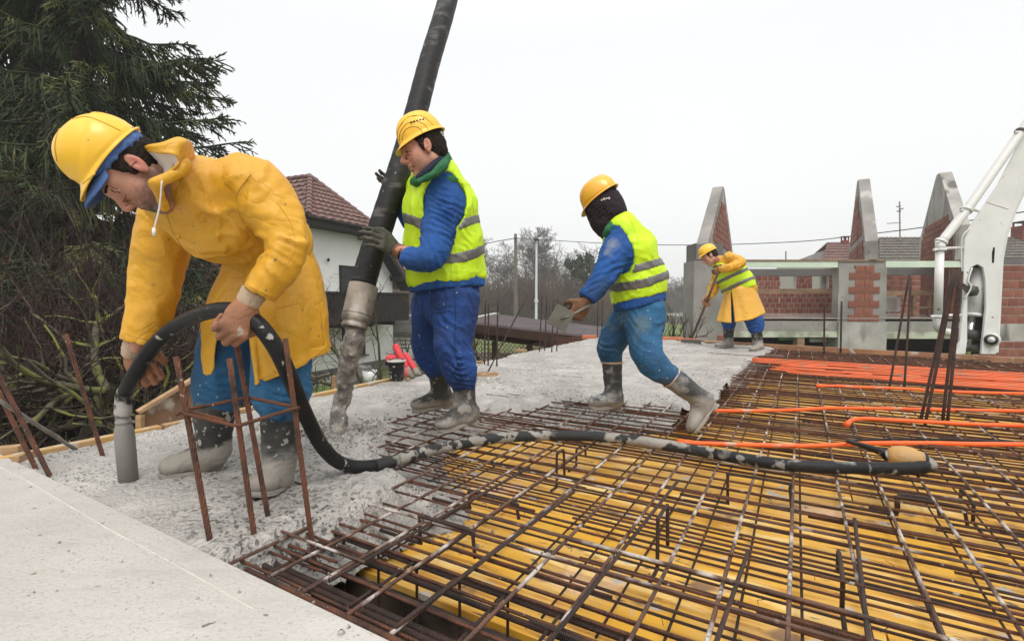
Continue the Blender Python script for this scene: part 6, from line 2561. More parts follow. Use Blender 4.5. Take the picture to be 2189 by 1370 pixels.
# boots
bm = boot_mat('cement_boot_man1', .11, .012, .08)
gumboot(man1, P(600, 858, 2.0), P(598, 975, 2.01), P(545, 1060, 1.86), P(612, 1040, 2.06), .070, .056, bm, seed=3)
gumboot(man1, P(462, 846, 2.19), P(456, 960, 2.21), P(338, 1018, 2.12), P(476, 1000, 2.26), .080, .060, bm, seed=5, footw=.052)

# vibrator: poker head, hose, converter, cable
M_hose = mat('black_rubber_hose', (.010, .010, .0105), (.017, .0165, .0165), vs=14, rough=.42, rvar=.1, spec=.3, bump=.12, bs=60, specks=[((.36, .34, .30), 24, .655, .05)])
M_hose_c = mat('cement_smeared_hose', (.30, .275, .24), (.20, .185, .16), vs=9, rough=.75, bump=.5, bs=60, specks=[((.016, .016, .016), 5, .50, .04), ((.016, .016, .016), 17, .53, .05)])
M_pok = mat('cement_grey_steel', (.23, .215, .195), (.19, .175, .16), vs=4, rough=.55, bump=.2, bs=40)
vb = thing('concrete_vibrator', G(1935, 985), 'black vibrator hose held by the raincoat man, looping back across the steel mesh', 'concrete vibrator')
pd = P(276, 1030, 2.0)
pv0 = G(276, 1022, 0) - ZX * .05
pt_ = P(262, 884, G(276, 1022)[1] / S * 1.0)
axv = nrm(pt_ - pv0)
Lk = np.linalg.norm(pt_ - pv0)
rk = .033
obj('vibrator_head', MB().lathe(pv0, [(.001, 0), (rk, 0), (rk, Lk * .70), (rk * .97, Lk * .74), (rk * .98, Lk * .78), (rk * .80, Lk * .86), (rk * .74, Lk * .875), (rk * .80, Lk * .88), (rk * .80, Lk * .915), (rk * .70, Lk * .92), (rk * .70, Lk * 1.0), (.001, Lk)], axv, 28), M_pok, vb, smooth=True)
obj('clamp_nut', MB().tube([pv0 + axv * Lk * .885 + R1_ * rk * .7, pv0 + axv * Lk * .885 + R1_ * rk * 1.1], .006, 6), M_pok, vb)
Dp_ = G(276, 1022)[1] / S
up_pts = [pt_ - axv * .01, P(266, 845, Dp_), P(288, 800, 2.0), P(326, 742, 1.98), P(378, 696, 1.93), P(440, 668, 1.82), P(500, 664, 1.74), P(548, 690, 1.70), P(590, 744, 1.72), P(622, 812, 1.78), P(655, 890, 1.90),
          P(692, 958, 2.02), P(735, 992, 2.13)]
gl_pts = [(795, 996), (870, 977), (950, 955), (1050, 938), (1150, 931), (1250, 932), (1350, 940), (1450, 956), (1550, 974), (1650, 990), (1750, 998), (1850, 1000), (1930, 1001), (1985, 996), (1975, 985), (1940, 980)]
gpts = [G(x, y, .012) for x, y in gl_pts]
allp = spline(up_pts + gpts, 420)
n_up = int(420 * (len(up_pts) + .2) / (len(up_pts) + len(gpts)))
obj('hose', MB().tube(allp[int(420 * 1.2 / 28):n_up + 6], .0265, 18), M_hose, vb, smooth=True)
obj('hose', MB().tube(allp[:int(420 * 1.3 / 28)], [.0285 + .0008 * vnoise(np.array([i * .5, 0, 0])) for i in range(int(420 * 1.3 / 28))], 18), mat('cement_spattered_hose', (.03, .03, .03), (.33, .31, .28), vs=18, lo=.42, hi=.5, rough=.6, bump=.3, bs=60), vb, smooth=True, label='cement-spattered lower end of the hose')
k0 = n_up + 2
rr_ = .0255 + .0010 * np.array([vnoise(np.array([i * .31, 0, 0])) for i in range(420 - k0)])
k1 = k0 + int((420 - k0) * .52)
obj('cover_sleeve', MB().tube(allp[k0:k1 + 1], rr_[:k1 + 1 - k0], 18), M_hose_c, vb, smooth=True, label='cement-smeared stretch of hose')
M_hose_d = mat('lightly_smeared_hose', (.012, .012, .012), (.02, .02, .02), vs=9, rough=.5, spec=.3, bump=.3, bs=60, specks=[((.24, .225, .2), 6, .58, .06), ((.2, .19, .17), 16, .62, .05)])
obj('hose', MB().tube(allp[k1:], rr_[k1 - k0:], 18), M_hose_d, vb, smooth=True, label='mostly black end of the hose')
n_c = 14
g0_, g1_ = gpts[-1], gpts[-2]
c0_ = G(1932, 978, .03)
M_conv = mat('dirty_orange_casing', (.50, .27, .08), (.36, .24, .13), vs=7, rough=.7, bump=.4, bs=50)
axc = nrm(G(1900, 974, .03) - G(1950, 980, .03))
obj('converter', MB().lathe(c0_, [(.001, -.07), (.032, -.068), (.036, -.05), (.047, -.03), (.050, .0), (.046, .03), (.034, .05), (.022, .058), (.001, .06)], axc, 18), M_conv, vb, smooth=True)
cyl_ring(vb, 'hose_clamp', c0_ - axc * .072, axc, .031, .006, M_hose_c)
cyl_ring(vb, 'hose_clamp', c0_ + axc * .062, axc, .023, .005, M_hose_c)
obj('flex_neck', MB().tube(spline([c0_ + axc * .06, G(1890, 968, .035), G(1850, 954, .03), G(1812, 943, .01)], 20), np.linspace(.021, .010, 20), 12), M_hose, vb, smooth=True)
obj('cable', MB().tube(spline([G(1812, 943, .01), G(1830, 941, .0), G(1900, 939, -.01), G(2000, 939, -.015), G(2100, 942, -.015), G(2260, 944, -.015), G(2260, 944, -.015) + np.array([2.0, .1, 0])], 50), .006, 8), M_hose, vb, smooth=True)

# gloved hands
Wn = P(533, 655, 1.695)
hand('glove', P(531, 646, 1.695) , nrm(P(508, 690, 1.66) - P(531, 646, 1.695)), nrm(ZX * .35 - R1_ * .5 + T1_ * .1) * -1, man1, M_glove_o, curl=(72, 88, 55), sc=1.16, mirror=-1, cuff=P(545, 622, 1.69), thumb=(50, 40))
hand('glove', P(284, 752, 2.07), nrm(R1_ * .42 - ZX * .9), nrm(R1_ * .8 + ZX * .35), man1, M_glove_o, curl=(72, 80, 45), sc=1.2, mirror=T1_ + R1_ * .3, cuff=P(293, 726, 2.05), thumb=(35, 35))
# ================================================================== concrete pump hose
M_ph = mat('black_pump_hose', (.012, .0115, .0115), (.022, .021, .020), vs=9, rough=.5, rvar=.12, spec=.3, bump=.3, bs=18, stretch=(1, 1, 7), specks=[((.30, .28, .26), 30, .71, .03, (1, 1, 1)), ((.10, .095, .09), 5, .6, .1, (1, 1, 3))])
M_sleeve = mat('cement_crusted_steel', (.25, .21, .165), (.14, .12, .10), vs=6, lo=.4, hi=.6, rough=.75, bump=.8, bs=24, bdist=.012, specks=[((.50, .46, .41), 5, .58, .1, (1, 1, .4))])
ph = thing('pump_hose', P(760, 690, 2.75), 'thick black concrete pump hose slanting down from above into a cement-crusted steel end', 'pump hose')
hp_ = [P(775, 612, 2.76), P(790, 560, 2.80), P(826, 450, 2.88), P(860, 345, 2.98), P(890, 240, 3.12), P(919, 130, 3.3), P(952, 20, 3.52), P(978, -90, 3.8), P(990, -200, 4.2)]
hs_ = spline(hp_, 60)
rH = .0645
obj('rubber_hose', MB().tube(hs_, [rH + .0012 * (k % 2) for k in range(60)], 28), M_ph, ph, smooth=True)
e0 = P(773, 630, 2.745)
e1_ = P(757, 700, 2.70)
axh = nrm(e1_ - e0)
Lh = np.linalg.norm(e1_ - e0)
rH0, rH = rH, .073
sl = [(rH * .90, -.05), (rH * 1.03, -.048), (rH * 1.01, Lh * .2), (rH * .99, Lh * .62), (rH * 1.0, Lh * .80), (rH * .84, Lh * .83), (rH * .84, Lh * .90), (rH * .90, Lh * .92), (rH * .90, Lh * 1.0), (rH * .85, Lh * 1.02), (rH * .72, Lh * 1.01), (rH * .70, Lh * .6)]
m1 = MB().lathe(e0, sl, axh, 32)
V = m1.v[0]
m1.v[0] = V + nrmN(V - (e0 + ((V - e0) @ axh)[:, None] * axh)) * (.0025 * fbm(V * 26, 3, 4))[:, None]
obj('end_sleeve', m1, M_sleeve, ph, smooth=True)
cyl_ring(ph, 'hose_clamp', e0 + axh * Lh * .60, axh, rH * 1.0, .004, M_sleeve, 28)

# falling stream of concrete
sb = P(720, 925, G(720, 925)[1] / S * .985)
st_pts = spline([e1_ - axh * .05, P(752, 740, 2.71), P(741, 800, 2.75), P(730, 860, 2.80), sb - ZX * .04], 90)
M_stream = mat('wet_concrete_stream', (.30, .27, .235), (.13, .115, .10), vs=16, lo=.38, hi=.62, rough=.5, bump=.9, bs=60, bdist=.01, specks=[((.42, .39, .35), 34, .60, .05)])
m1 = MB().tube(st_pts, np.interp(np.linspace(0, 1, 90), [0, .1, .4, .8, 1], [.054, .052, .046, .040, .046]), 40)
V = m1.v[0]
cN = np.repeat(st_pts, 40, 0)
rad = nrmN(V - cN)
q_ = V * np.array([14, 14, 9])
m1.v[0] = V + rad * (.010 * fbm(q_, 3, 2) + .010 * np.clip(fbm(V * np.array([34, 34, 26]), 2, 6), -.6, 1))[:, None]
obj('concrete_stream', m1, M_stream, smooth=True, kind='stuff', label='grey stream of fresh concrete falling from the hose end', cat='concrete stream')
mb = MB()
for k in range(300):
    c = G(720, 918) + np.array([rng.gauss(0, .14), rng.gauss(0, .11), 0])
    r = rng.uniform(.004, .012)
    mb.lathe(c + ZX * (.012 - r * .3), [(r * .8, 0), (r, r * .5), (r * .6, r), (.0005, r * 1.15)], sides=6)
obj('concrete_splatter', mb, M_stream, smooth=True, kind='stuff', label='pebbles and clods around the foot of the concrete stream', cat='clods')

# ================================================================== man 2: lime vest, holds the pump hose
R2, T2 = view_frame(950)
man2base = G(950, 905)
fr2 = frame_rows(900, (-.93, -.37), 0, .10)
h2_ = Head(P(906, 322, 2.60), fr2, 1.0)
nk2 = P(938, 376, 2.84)
d = h2_.sdf(nk2, .004)
V, Q = d.extract()
V = smooth_v(V, Q, 1, .4)
mb = MB()
mb.add(V, Q)
bd = SDF(*bounds([P(850, 350, 2.5), P(1040, 930, 2.6), P(850, 900, 3.4)], .15), .016)
bd.chain([P(935, 375, 2.75), P(940, 450, 2.82), P(950, 530, 2.9), P(955, 605, 2.92)], [(.07, .08), (.13, .17), (.13, .15), (.13, .14)], T2, .03)
bd.limb([P(945, 400, 2.72), P(932, 535, 2.62), P(855, 536, 2.63)], [.055, .042, .027], .03)
bd.limb([P(915, 400, 2.95), P(890, 500, 3.0), P(850, 400, 2.98)], [.05, .042, .027], .03)
bd.rods([P(975, 620, 2.85), P(968, 740, 2.78), P(990, 815, 2.78), P(995, 885, 2.78)], [.08, .05, .04, .035])
bd.rods([P(935, 620, 3.05), P(918, 740, 3.12), P(932, 785, 3.14), P(943, 848, 3.2)], [.08, .05, .035, .03])
V, Q = bd.extract()
mb.add(V, Q)
M_skin2 = M_skin.copy()
L2_ = lambda x, y, z: h2_(x, y, z) - man2base
spot(M_skin2, L2_(.05, .045, -.08), .055, (.24, .13, .10), .55, .5, 90)
spot(M_skin2, L2_(.115, .0, -.022), .026, (.52, .17, .12), .6, .7, 30)
spot(M_skin2, L2_(.06, .05, -.02), .035, (.50, .19, .13), .5, .7, 30)
spot(M_skin2, L2_(-.01, .082, 0), .034, (.52, .18, .13), .5, .7, 30)
man2 = obj('person', mb, M_skin2, None, smooth=True, loc=man2base)
tag(man2, 'man in lime reflective vest and blue clothes gripping the thick black pump hose', 'person')
face_bits(h2_, man2)
bv = bvh_of([man2])
for pts, r_ in (([(866, 335), (873, 331), (880, 331)], .0018), ([(875, 357), (881, 357), (887, 354)], .0016), ([(866, 326), (873, 323), (882, 325)], .0016), ([(872, 350), (879, 343), (882, 338)], .0010), ([(915, 312), (912, 320), (914, 330)], .0018)):
    seam_on(man2, 'face_line', bv, pts, r_, M_crease, 12, .0002)
hair_obj(h2_, man2, lo=-.060)
hat2 = hard_hat(h2_, man2, M_hat, tilt=.08, sx=.87, peak=.036, ridges=3, cz=.064, hz=.136, vents=True)
bv = bvh_of([hat2])
for pts in ([(850, 300), (851, 278), (868, 254), (890, 247), (909, 252), (925, 268)], [(853, 302), (856, 283), (868, 266), (887, 260), (904, 264), (915, 276)], [(860, 300), (862, 285), (872, 274), (885, 271), (896, 274), (903, 283)]):
    seam_on(hat2, 'moulded_rib', bv, pts, .0022, M_groove, 40, .0002)
obj('chin_harness', MB().tube(spline([h2_(-.10, .05, .045), h2_(-.112, .02, .02), h2_(-.112, -.02, .02)], 10), .006, 6), M_white_l, man2, smooth=True)

torso2 = [P(930, 378, 2.74), P(941, 440, 2.80), P(950, 520, 2.86), P(953, 590, 2.88)]
r2 = [(pm_(46, 2.74), .15), (pm_(66, 2.8), .20), (pm_(76, 2.86), .185), (pm_(78, 2.88), .185)]
lo_, hi_ = bounds([P(860, 340, 2.5), P(1050, 640, 2.6), P(860, 640, 3.2)], .12)
base_t = SDF(lo_, hi_, .0075)
base_t.chain(torso2, r2, T2, .03, .05)
base_t.cone(P(948, 398, 2.74), P(905, 405, 2.98), pm_(34, 2.75), pm_(34, 2.9), .05)
# jacket: torso + near and far sleeves + hem
jk = base_t.copy()
jk.limb([P(946, 404, 2.74), P(938, 470, 2.66), P(928, 540, 2.58), P(900, 556, 2.57), P(864, 549, 2.60)], [pm_(35, 2.7), pm_(37, 2.66), pm_(33, 2.58), pm_(27, 2.58), pm_(21, 2.6)], .035, 5)
jk.limb([P(908, 410, 2.97), P(885, 470, 3.0), P(862, 440, 2.98), P(850, 405, 2.96)], [.075, .065, .055, .05], .03, 5)
jk.chain([P(953, 580, 2.88), P(957, 612, 2.88)], [(pm_(79, 2.88), .19), (pm_(80, 2.88), .192)], T2, .02)
hemn = nrm(ZX * -1 + R2 * -.02)
jk.keep(lambda g: -(g - P(953, 618, 2.88)) @ (ZX + R2 * -.10))
wr2 = P(863, 549, 2.60)
wn2 = nrm(P(864, 545, 2.60) - P(900, 556, 2.57))
jk.keep(lambda g: np.where(np.linalg.norm(g - wr2, axis=-1) < .08, (g - wr2) @ wn2, -1))
fol = [(P(945, 430, 2.62), nrm(ZX + R2 * .3), .14, .032, .010), (P(938, 500, 2.56), nrm(ZX + R2 * .25), .14, .036, .012), (P(915, 552, 2.5), nrm(R2 + ZX * .2), .11, .030, .009), (P(985, 470, 2.7), nrm(ZX * .6 + R2), .1, .04, .008), (P(955, 610, 2.7), nrm(R2), .15, .06, .005)]
sobj('jacket', jk, M_blue, man2, fold=fol, amp=.004, scale=10, it=2, seed=21)
# vest with armholes
vs2 = base_t.copy()
vs2.D = vs2.D - .015
arm_ax = (R2, T2, ZX)


def armhole(sd, c, rx, rz, rot=0):
    a = (R2 * cos(rot) + ZX * sin(rot), T2, ZX * cos(rot) - R2 * sin(rot))
    sd.ell(c, (rx, .16, rz), a, .004, 'sub')


armhole(vs2, P(952, 432, 2.60), pm_(47, 2.6), pm_(66, 2.6), -.12)
vs2.ell(P(890, 440, 3.1), (.12, .14, .17), None, .004, 'sub')
# neck opening and hem
vs2.cone(P(905, 352, 2.70), P(925, 385, 2.74), .085, .075, .01, 'sub')
vs2.keep(lambda g: -(g - P(953, 604, 2.88)) @ (ZX + R2 * -.12))
folv = [(P(905, 540, 2.6), nrm(R2 * .4 + ZX), .12, .06, .007), (P(985, 520, 2.62), nrm(ZX * .9 + R2 * .3), .12, .05, .006), (P(960, 590, 2.62), nrm(R2 * .8 + ZX * .4), .14, .06, .006), (P(1000, 420, 2.7), nrm(R2 * .8 + ZX * .3), .1, .05, .006)]
vest2 = sobj('vest', vs2, M_vest, man2, fold=folv, amp=.005, scale=8, it=2, seed=31)
for (cpx, cy, sl_, hw_) in ((950, 497, -.06, .024), (950, 560, -.02, .026)):
    b2_ = base_t.copy()
    b2_.D = b2_.D - .0195
    armhole(b2_, P(952, 432, 2.60), pm_(49, 2.6), pm_(68, 2.6), -.12)
    p0 = P(cpx, cy, 2.86)
    b2_.keep(lambda g: np.abs((g - p0) @ nrm(ZX + R2 * sl_ * 1.0) - .9 * np.abs((g - p0) @ R2) ** 2 * 1.6 * (1 if cy > 520 else 1.2)) - hw_)
    sobj('reflective_band', b2_, M_refl, man2, fold=folv, amp=.005, scale=8, it=2, seed=31)
# dark binding round the armholes and hem, side seam
bv = bvh_of([vest2])
for pts, r_ in (([(966, 505), (966, 555), (967, 598)], .0016), ([(1003, 380), (1012, 450), (1018, 520)], .0014)):
    seam_on(man2, 'vest_seam', bv, pts, r_, M_vest, 40, .0008)
# collar: green with navy undershirt
d = SDF(*bounds([P(885, 350, 2.6), P(960, 360, 2.8)], .12), .006)
d.limb([P(955, 332, 2.66), P(948, 352, 2.57), P(925, 374, 2.53), P(897, 387, 2.52)], [pm_(9, 2.6), pm_(10, 2.6), pm_(9, 2.6), pm_(6, 2.6)], .01)
d.limb([P(952, 334, 2.72), P(950, 350, 2.86), P(920, 378, 2.90), P(892, 390, 2.70), P(890, 388, 2.60)], [pm_(11, 2.6)] * 5, .01)
d.limb([P(955, 340, 2.72), P(962, 372, 2.70)], [pm_(12, 2.6), pm_(15, 2.6)], .01)
sobj('collar', d, M_green, man2, amp=.003, scale=20, fold=[(P(930, 365, 2.58), R2, .08, .02, .004)])
d = SDF(*bounds([P(885, 350, 2.6), P(960, 340, 2.8)], .10), .006)
d.limb([P(947, 326, 2.66), P(938, 343, 2.575), P(915, 364, 2.535), P(896, 378, 2.53)], [pm_(8, 2.6)] * 4, .01)
d.ell(P(928, 362, 2.74), (.055, .07, .05), None, .02)
sobj('neck_warmer', d, M_navy, man2, amp=.003, scale=20)
d = SDF(*bounds([P(950, 385, 2.6)], .1), .006)
d.ell(P(950, 388, 2.66), (pm_(30, 2.6), .05, pm_(18, 2.6)), None, 0)
sobj('shoulder_yoke', d, M_green, man2, amp=.003, scale=20)
d = SDF(*bounds([P(992, 440, 2.75)], .14), .006)
d.limb([P(985, 405, 2.76), P(993, 440, 2.74), P(990, 470, 2.74)], [pm_(10, 2.7)] * 3, 0)
sobj('side_panel', d, M_green, man2, amp=.003, scale=20)

# trousers
lo_, hi_ = bounds([P(880, 600, 2.6), P(1040, 850, 2.6), P(880, 850, 3.3)], .12)
d = SDF(lo_, hi_, .0075)
d.chain([P(955, 596, 2.9), P(958, 650, 2.9)], [(pm_(72, 2.9), .17), (pm_(60, 2.9), .15)], T2, .03)
d.limb([P(972, 640, 2.82), P(969, 700, 2.80), P(967, 740, 2.76), P(982, 790, 2.76), P(992, 822, 2.78)], [pm_(52, 2.82), pm_(44, 2.8), pm_(38, 2.76), pm_(37, 2.76), pm_(25, 2.78)], .04, 5)
d.limb([P(925, 640, 3.02), P(914, 700, 3.06), P(916, 750, 3.10), P(932, 782, 3.14)], [pm_(42, 3.0), pm_(35, 3.06), pm_(33, 3.1), pm_(26, 3.14)], .03, 5)
fol = [(P(990, 800, 2.66), nrm(ZX + R2 * .3), .09, .030, .017), (P(985, 770, 2.66), nrm(ZX * .7 + R2 * .7), .09, .045, .014), (P(965, 720, 2.66), nrm(ZX + R2 * .5), .13, .06, .013), (P(950, 690, 2.7), nrm(ZX * .5 - R2 * .9), .12, .06, .010), (P(925, 755, 3.0), nrm(ZX - R2 * .3), .09, .03, .011), (P(955, 650, 2.7), nrm(R2 * .8 + ZX * .3), .14, .06, .007), (P(1005, 720, 2.75), nrm(R2 * .5 + ZX), .1, .045, .007)]
M_trou2b = M_trou2.copy()
for (x, y, r_, c_) in ((945, 650, .09, (.012, .022, .05)), (950, 720, .08, (.012, .026, .07)), (968, 790, .05, (.014, .03, .08)), (900, 700, .06, (.012, .04, .12))):
    spot(M_trou2b, P(x, y, 2.74) - man2base, r_, c_, .75, .8, 22)
tr2 = sobj('trousers', d, M_trou2b, man2, fold=fol, amp=.005, scale=9, it=2, seed=12)
bv = bvh_of([tr2])
for pts, r_ in (([(972, 615), (974, 680), (972, 740), (985, 800)], .0022), ([(925, 655), (945, 660), (965, 652)], .002), ([(923, 624), (922, 650), (926, 668), (962, 664)], .0016), ([(1000, 625), (1014, 660)], .002), ([(905, 640), (898, 700), (905, 750)], .002)):
    seam_on(man2, 'trouser_seam', bv, pts, r_, M_line, 40, .0004)
bm2 = boot_mat('cement_boot_man2', .105, .014, .07, base=(.035, .032, .026), sp=((.20, .18, .15), 22, .55, .07))
sd2 = view_frame(950)[0]
gumboot(man2, P(990, 812, 2.78), P(997, 885, 2.76), P(935, 924, 2.62), P(1022, 896, 2.80), .060, .050, bm2, seed=7, footw=.047)
gumboot(man2, P(932, 775, 3.14), P(945, 848, 3.20), P(880, 878, 3.12), P(972, 866, 3.26), .060, .050, bm2, seed=8, footw=.047)
# hands on the hose: near hand spread on the front, far hand behind
axn = nrm(P(828, 450, 2.93) - P(790, 560, 2.80))
hc = P(815, 508, 2.85)
hcn = hs_[np.argmin(np.linalg.norm(hs_ - hc, axis=1))]
gp = P(848, 534, 2.72)
hand('glove', gp, nrm(P(812, 512, 2.62) - gp), nrm(axn * -1.0) * -1, man2, M_glove_d, curl=(16, 34, 34), sc=1.12, mirror=-T2, thumb=(25, 15), spread=.16, cuff=P(866, 546, 2.62), cuffm=M_glove_b)
gp = P(880, 399, 3.22)
hand('glove', gp, nrm(-R2 * .9 + T2 * .12 + ZX * .12), axn, man2, M_glove_d, curl=(8, 20, 30), sc=1.12, mirror=T2, thumb=(25, 20))

# ================================================================== man 3: walking, hooded, with square trowel
R3, T3 = view_frame(1340)
man3base = G(1370, 890)
fr3 = frame_rows(1290, (-.88, -.47), 0, -.50)
h3_ = Head(P(1290, 446, 3.06), fr3, .98)
mb = MB()
d = SDF(*bounds([h3_.C], .2), .008)
d.ell(h3_(0, 0, .02), (.09, .075, .11), h3_.ax(), 0)
d.cone(h3_(-.02, 0, -.05), P(1318, 482, 3.12), .055, .06, .03)
V, Q = d.extract()
mb.add(V, Q)
bd = SDF(*bounds([P(1240, 450, 2.9), P(1540, 930, 3.2)], .2), .016)
bd.chain([P(1322, 480, 3.1), P(1345, 540, 3.12), P(1362, 600, 3.14), P(1366, 650, 3.14)], [(.07, .08), (.12, .16), (.12, .14), (.12, .13)], T3, .03)
bd.limb([P(1335, 495, 3.0), P(1296, 580, 2.94), P(1252, 640, 2.92)], [.055, .042, .028], .03)
bd.rods([P(1383, 660, 3.05), P(1386, 758, 2.98), P(1434, 805, 2.96), P(1492, 850, 2.95)], [.07, .05, .04, .03])
bd.rods([P(1345, 660, 3.25), P(1308, 745, 3.25), P(1308, 775, 3.26), P(1311, 848, 3.25)], [.07, .05, .035, .03])
V, Q = bd.extract()
mb.add(V, Q)
man3 = obj('person', mb, M_skin, None, smooth=True, loc=man3base)
tag(man3, 'man with a black hood under his hard hat walking left, holding a square trowel', 'person')
d = SDF(*bounds([h3_.C, P(1300, 490, 3.1)], .18), .0055)
d.ell(h3_(-.008, 0, .02), (.108, .092, .115), h3_.ax(), 0)
d.ell(h3_(.035, 0, -.045), (.075, .070, .095), h3_.ax(), .03)
d.limb([h3_(-.03, 0, -.04), P(1312, 478, 3.1), P(1322, 492, 3.1)], [.082, .086, .10], .04)
d.limb([h3_(.03, 0, -.07), P(1293, 484, 3.03), P(1291, 496, 3.03)], [.066, .045, .02], .04)
sobj('balaclava', d, M_black_c, man3, fold=[(h3_(-.02, .06, -.04), h3_.u, .09, .022, .006), (P(1305, 480, 3.0), nrm(ZX + R3), .07, .024, .008)], amp=.003, scale=20, it=1)
hard_hat(h3_, man3, M_hat2, tilt=.10, sx=.90, peak=.034, cz=.072, hz=.122)
for k, (x, z_) in enumerate(((-.055, .018), (-.068, .016), (-.080, .012), (-.092, .006))):
    obj('hood_print', MB().box(h3_(x, .0915 - abs(x + .05) * .35, z_ + .012), (.009, .004, .008 + .004 * (k % 2)), h3_.ax()), M_white_l, man3)
tor3 = [P(1322, 480, 3.1), P(1345, 535, 3.12), P(1362, 596, 3.14), P(1366, 640, 3.14)]
lo_, hi_ = bounds([P(1230, 440, 2.8), P(1440, 690, 2.9), P(1300, 690, 3.4)], .12)
bt3 = SDF(lo_, hi_, .0085)
bt3.chain(tor3, [(pm_(30, 3.1), .14), (pm_(48, 3.12), .20), (pm_(51, 3.14), .18), (pm_(52, 3.14), .18)], T3, .03, .05)
bt3.cone(P(1334, 492, 3.0), P(1325, 498, 3.25), pm_(27, 3), pm_(27, 3.2), .05)
jk = bt3.copy()
jk.limb([P(1329, 503, 3.0), P(1314, 546, 2.95), P(1292, 588, 2.92), P(1254, 640, 2.90)], [pm_(29, 3.0), pm_(31, 2.95), pm_(28, 2.92), pm_(20, 2.9)], .035, 5)
jk.chain([P(1366, 630, 3.14), P(1368, 668, 3.14)], [(pm_(52, 3.14), .185), (pm_(52, 3.14), .19)], T3, .02)
jk.keep(lambda g: -(g - P(1366, 655, 3.14)) @ (ZX + R3 * -.26))
w3 = P(1255, 640, 2.9)
wn3 = nrm(P(1254, 640, 2.90) - P(1292, 588, 2.92))
jk.keep(lambda g: np.where(np.linalg.norm(g - w3, axis=-1) < .09, (g - w3) @ wn3, -1))
fol = [(P(1318, 530, 2.86), nrm(ZX - R3 * .3), .14, .036, .012), (P(1300, 580, 2.84), nrm(ZX - R3 * .5), .12, .034, .012), (P(1272, 615, 2.84), nrm(ZX - R3 * .6), .1, .034, .007), (P(1345, 500, 2.95), nrm(R3), .1, .04, .007)]
M_blue3 = M_blue.copy()
for (x, y, r_) in ((1300, 503, .030), (1308, 520, .034), (1296, 538, .022), (1304, 550, .018)):
    spot(M_blue3, P(x, y, 2.88) - man3base, r_ * 1.5, (.34, .33, .30), .55, .95, 34)
sobj('jacket', jk, M_blue3, man3, fold=fol, amp=.004, scale=10, it=2, seed=41)
# plaster splashes on the upper sleeve
d = jk.copy()
vs3 = bt3.copy()
vs3.D = vs3.D - .015


def arm3(sd, g_=0):
    sd.ell(P(1314, 536, 2.86), (pm_(40 + g_, 2.9), .16, pm_(70 + g_, 2.9)), (nrm(R3 + ZX * .35), T3, nrm(ZX - R3 * .35)), .004, 'sub')


arm3(vs3)
vs3.cone(P(1300, 462, 3.08), P(1318, 486, 3.1), .08, .065, .01, 'sub')
vs3.keep(lambda g: -(g - P(1364, 638, 3.14)) @ (ZX + R3 * -.24))
folv = [(P(1380, 560, 2.9), nrm(ZX + R3 * .3), .14, .05, .006), (P(1350, 610, 2.9), nrm(R3 * .6 + ZX * .6), .14, .05, .006), (P(1365, 500, 2.95), nrm(R3 + ZX * .2), .1, .05, .006)]
vest3 = sobj('vest', vs3, M_vest, man3, fold=folv, amp=.005, scale=8, it=2, seed=51)
for (cy, hw_) in ((577, .025), (610, .026)):
    b3_ = bt3.copy()
    b3_.D = b3_.D - .0195
    arm3(b3_, 2)
    p0 = P(1364, cy, 3.14)
    b3_.keep(lambda g: np.abs((g - p0) @ nrm(ZX + R3 * -.22) - .9 * np.abs((g - p0) @ R3) ** 2) - hw_)
    sobj('reflective_band', b3_, M_refl, man3, fold=folv, amp=.005, scale=8, it=2, seed=51)
bv = bvh_of([vest3])
for pts, r_ in (([(1310, 646), (1345, 654), (1385, 640), (1418, 626)], .003), ([(1340, 458), (1356, 490), (1364, 530), (1352, 560), (1332, 590)], .002)):
    seam_on(man3, 'edge_binding', bv, pts, r_, M_vest, 40, .0008)
d = SDF(*bounds([P(1310, 475, 3.0), P(1335, 458, 3.1)], .1), .006)
d.limb([P(1332, 458, 3.08), P(1318, 470, 3.0), P(1302, 488, 2.96), P(1296, 500, 2.98)], [pm_(8, 3)] * 4, 0)
sobj('collar', d, M_green, man3, amp=.002, scale=20)
lo_, hi_ = bounds([P(1260, 640, 2.9), P(1460, 840, 2.8), P(1260, 840, 3.4)], .12)
d = SDF(lo_, hi_, .0085)
d.chain([P(1366, 640, 3.14), P(1370, 676, 3.14)], [(pm_(49, 3.14), .165), (pm_(48, 3.14), .16)], T3, .03)
d.limb([P(1380, 668, 3.06), P(1378, 715, 3.02), P(1384, 758, 2.96), P(1410, 788, 2.95), P(1436, 806, 2.96)], [pm_(40, 3.05), pm_(36, 3.0), pm_(34, 2.96), pm_(29, 2.95), pm_(23, 2.96)], .04, 5)
d.limb([P(1350, 668, 3.22), P(1322, 710, 3.24), P(1304, 742, 3.25), P(1308, 766, 3.26)], [pm_(38, 3.2), pm_(32, 3.24), pm_(30, 3.25), pm_(22, 3.26)], .04, 5)
fol = [(P(1395, 770, 2.85), nrm(R3 + ZX * -.3), .12, .04, .010), (P(1305, 752, 3.15), nrm(ZX), .09, .028, .013), (P(1375, 700, 2.92), nrm(ZX * .8 + R3 * .4), .14, .05, .008), (P(1330, 700, 3.1), nrm(ZX * .5 - R3), .12, .04, .008)]
M_trou3 = M_trou.copy()
for (x, y, r_, c_) in ((1370, 690, .07, (.13, .19, .19)), (1330, 690, .06, (.14, .20, .20)), (1352, 720, .05, (.10, .13, .12)), (1378, 740, .03, (.26, .30, .31)), (1400, 770, .06, (.035, .09, .13))):
    spot(M_trou3, P(x, y, 2.92) - man3base, r_, c_, .7, .7, 26)
sobj('trousers', d, M_trou3, man3, fold=fol, amp=.005, scale=9, it=2, seed=17)
bm3 = boot_mat('cement_boot_man3', .10, .02, .06, base=(.045, .047, .05), sp=((.30, .29, .27), 9, .50, .12))
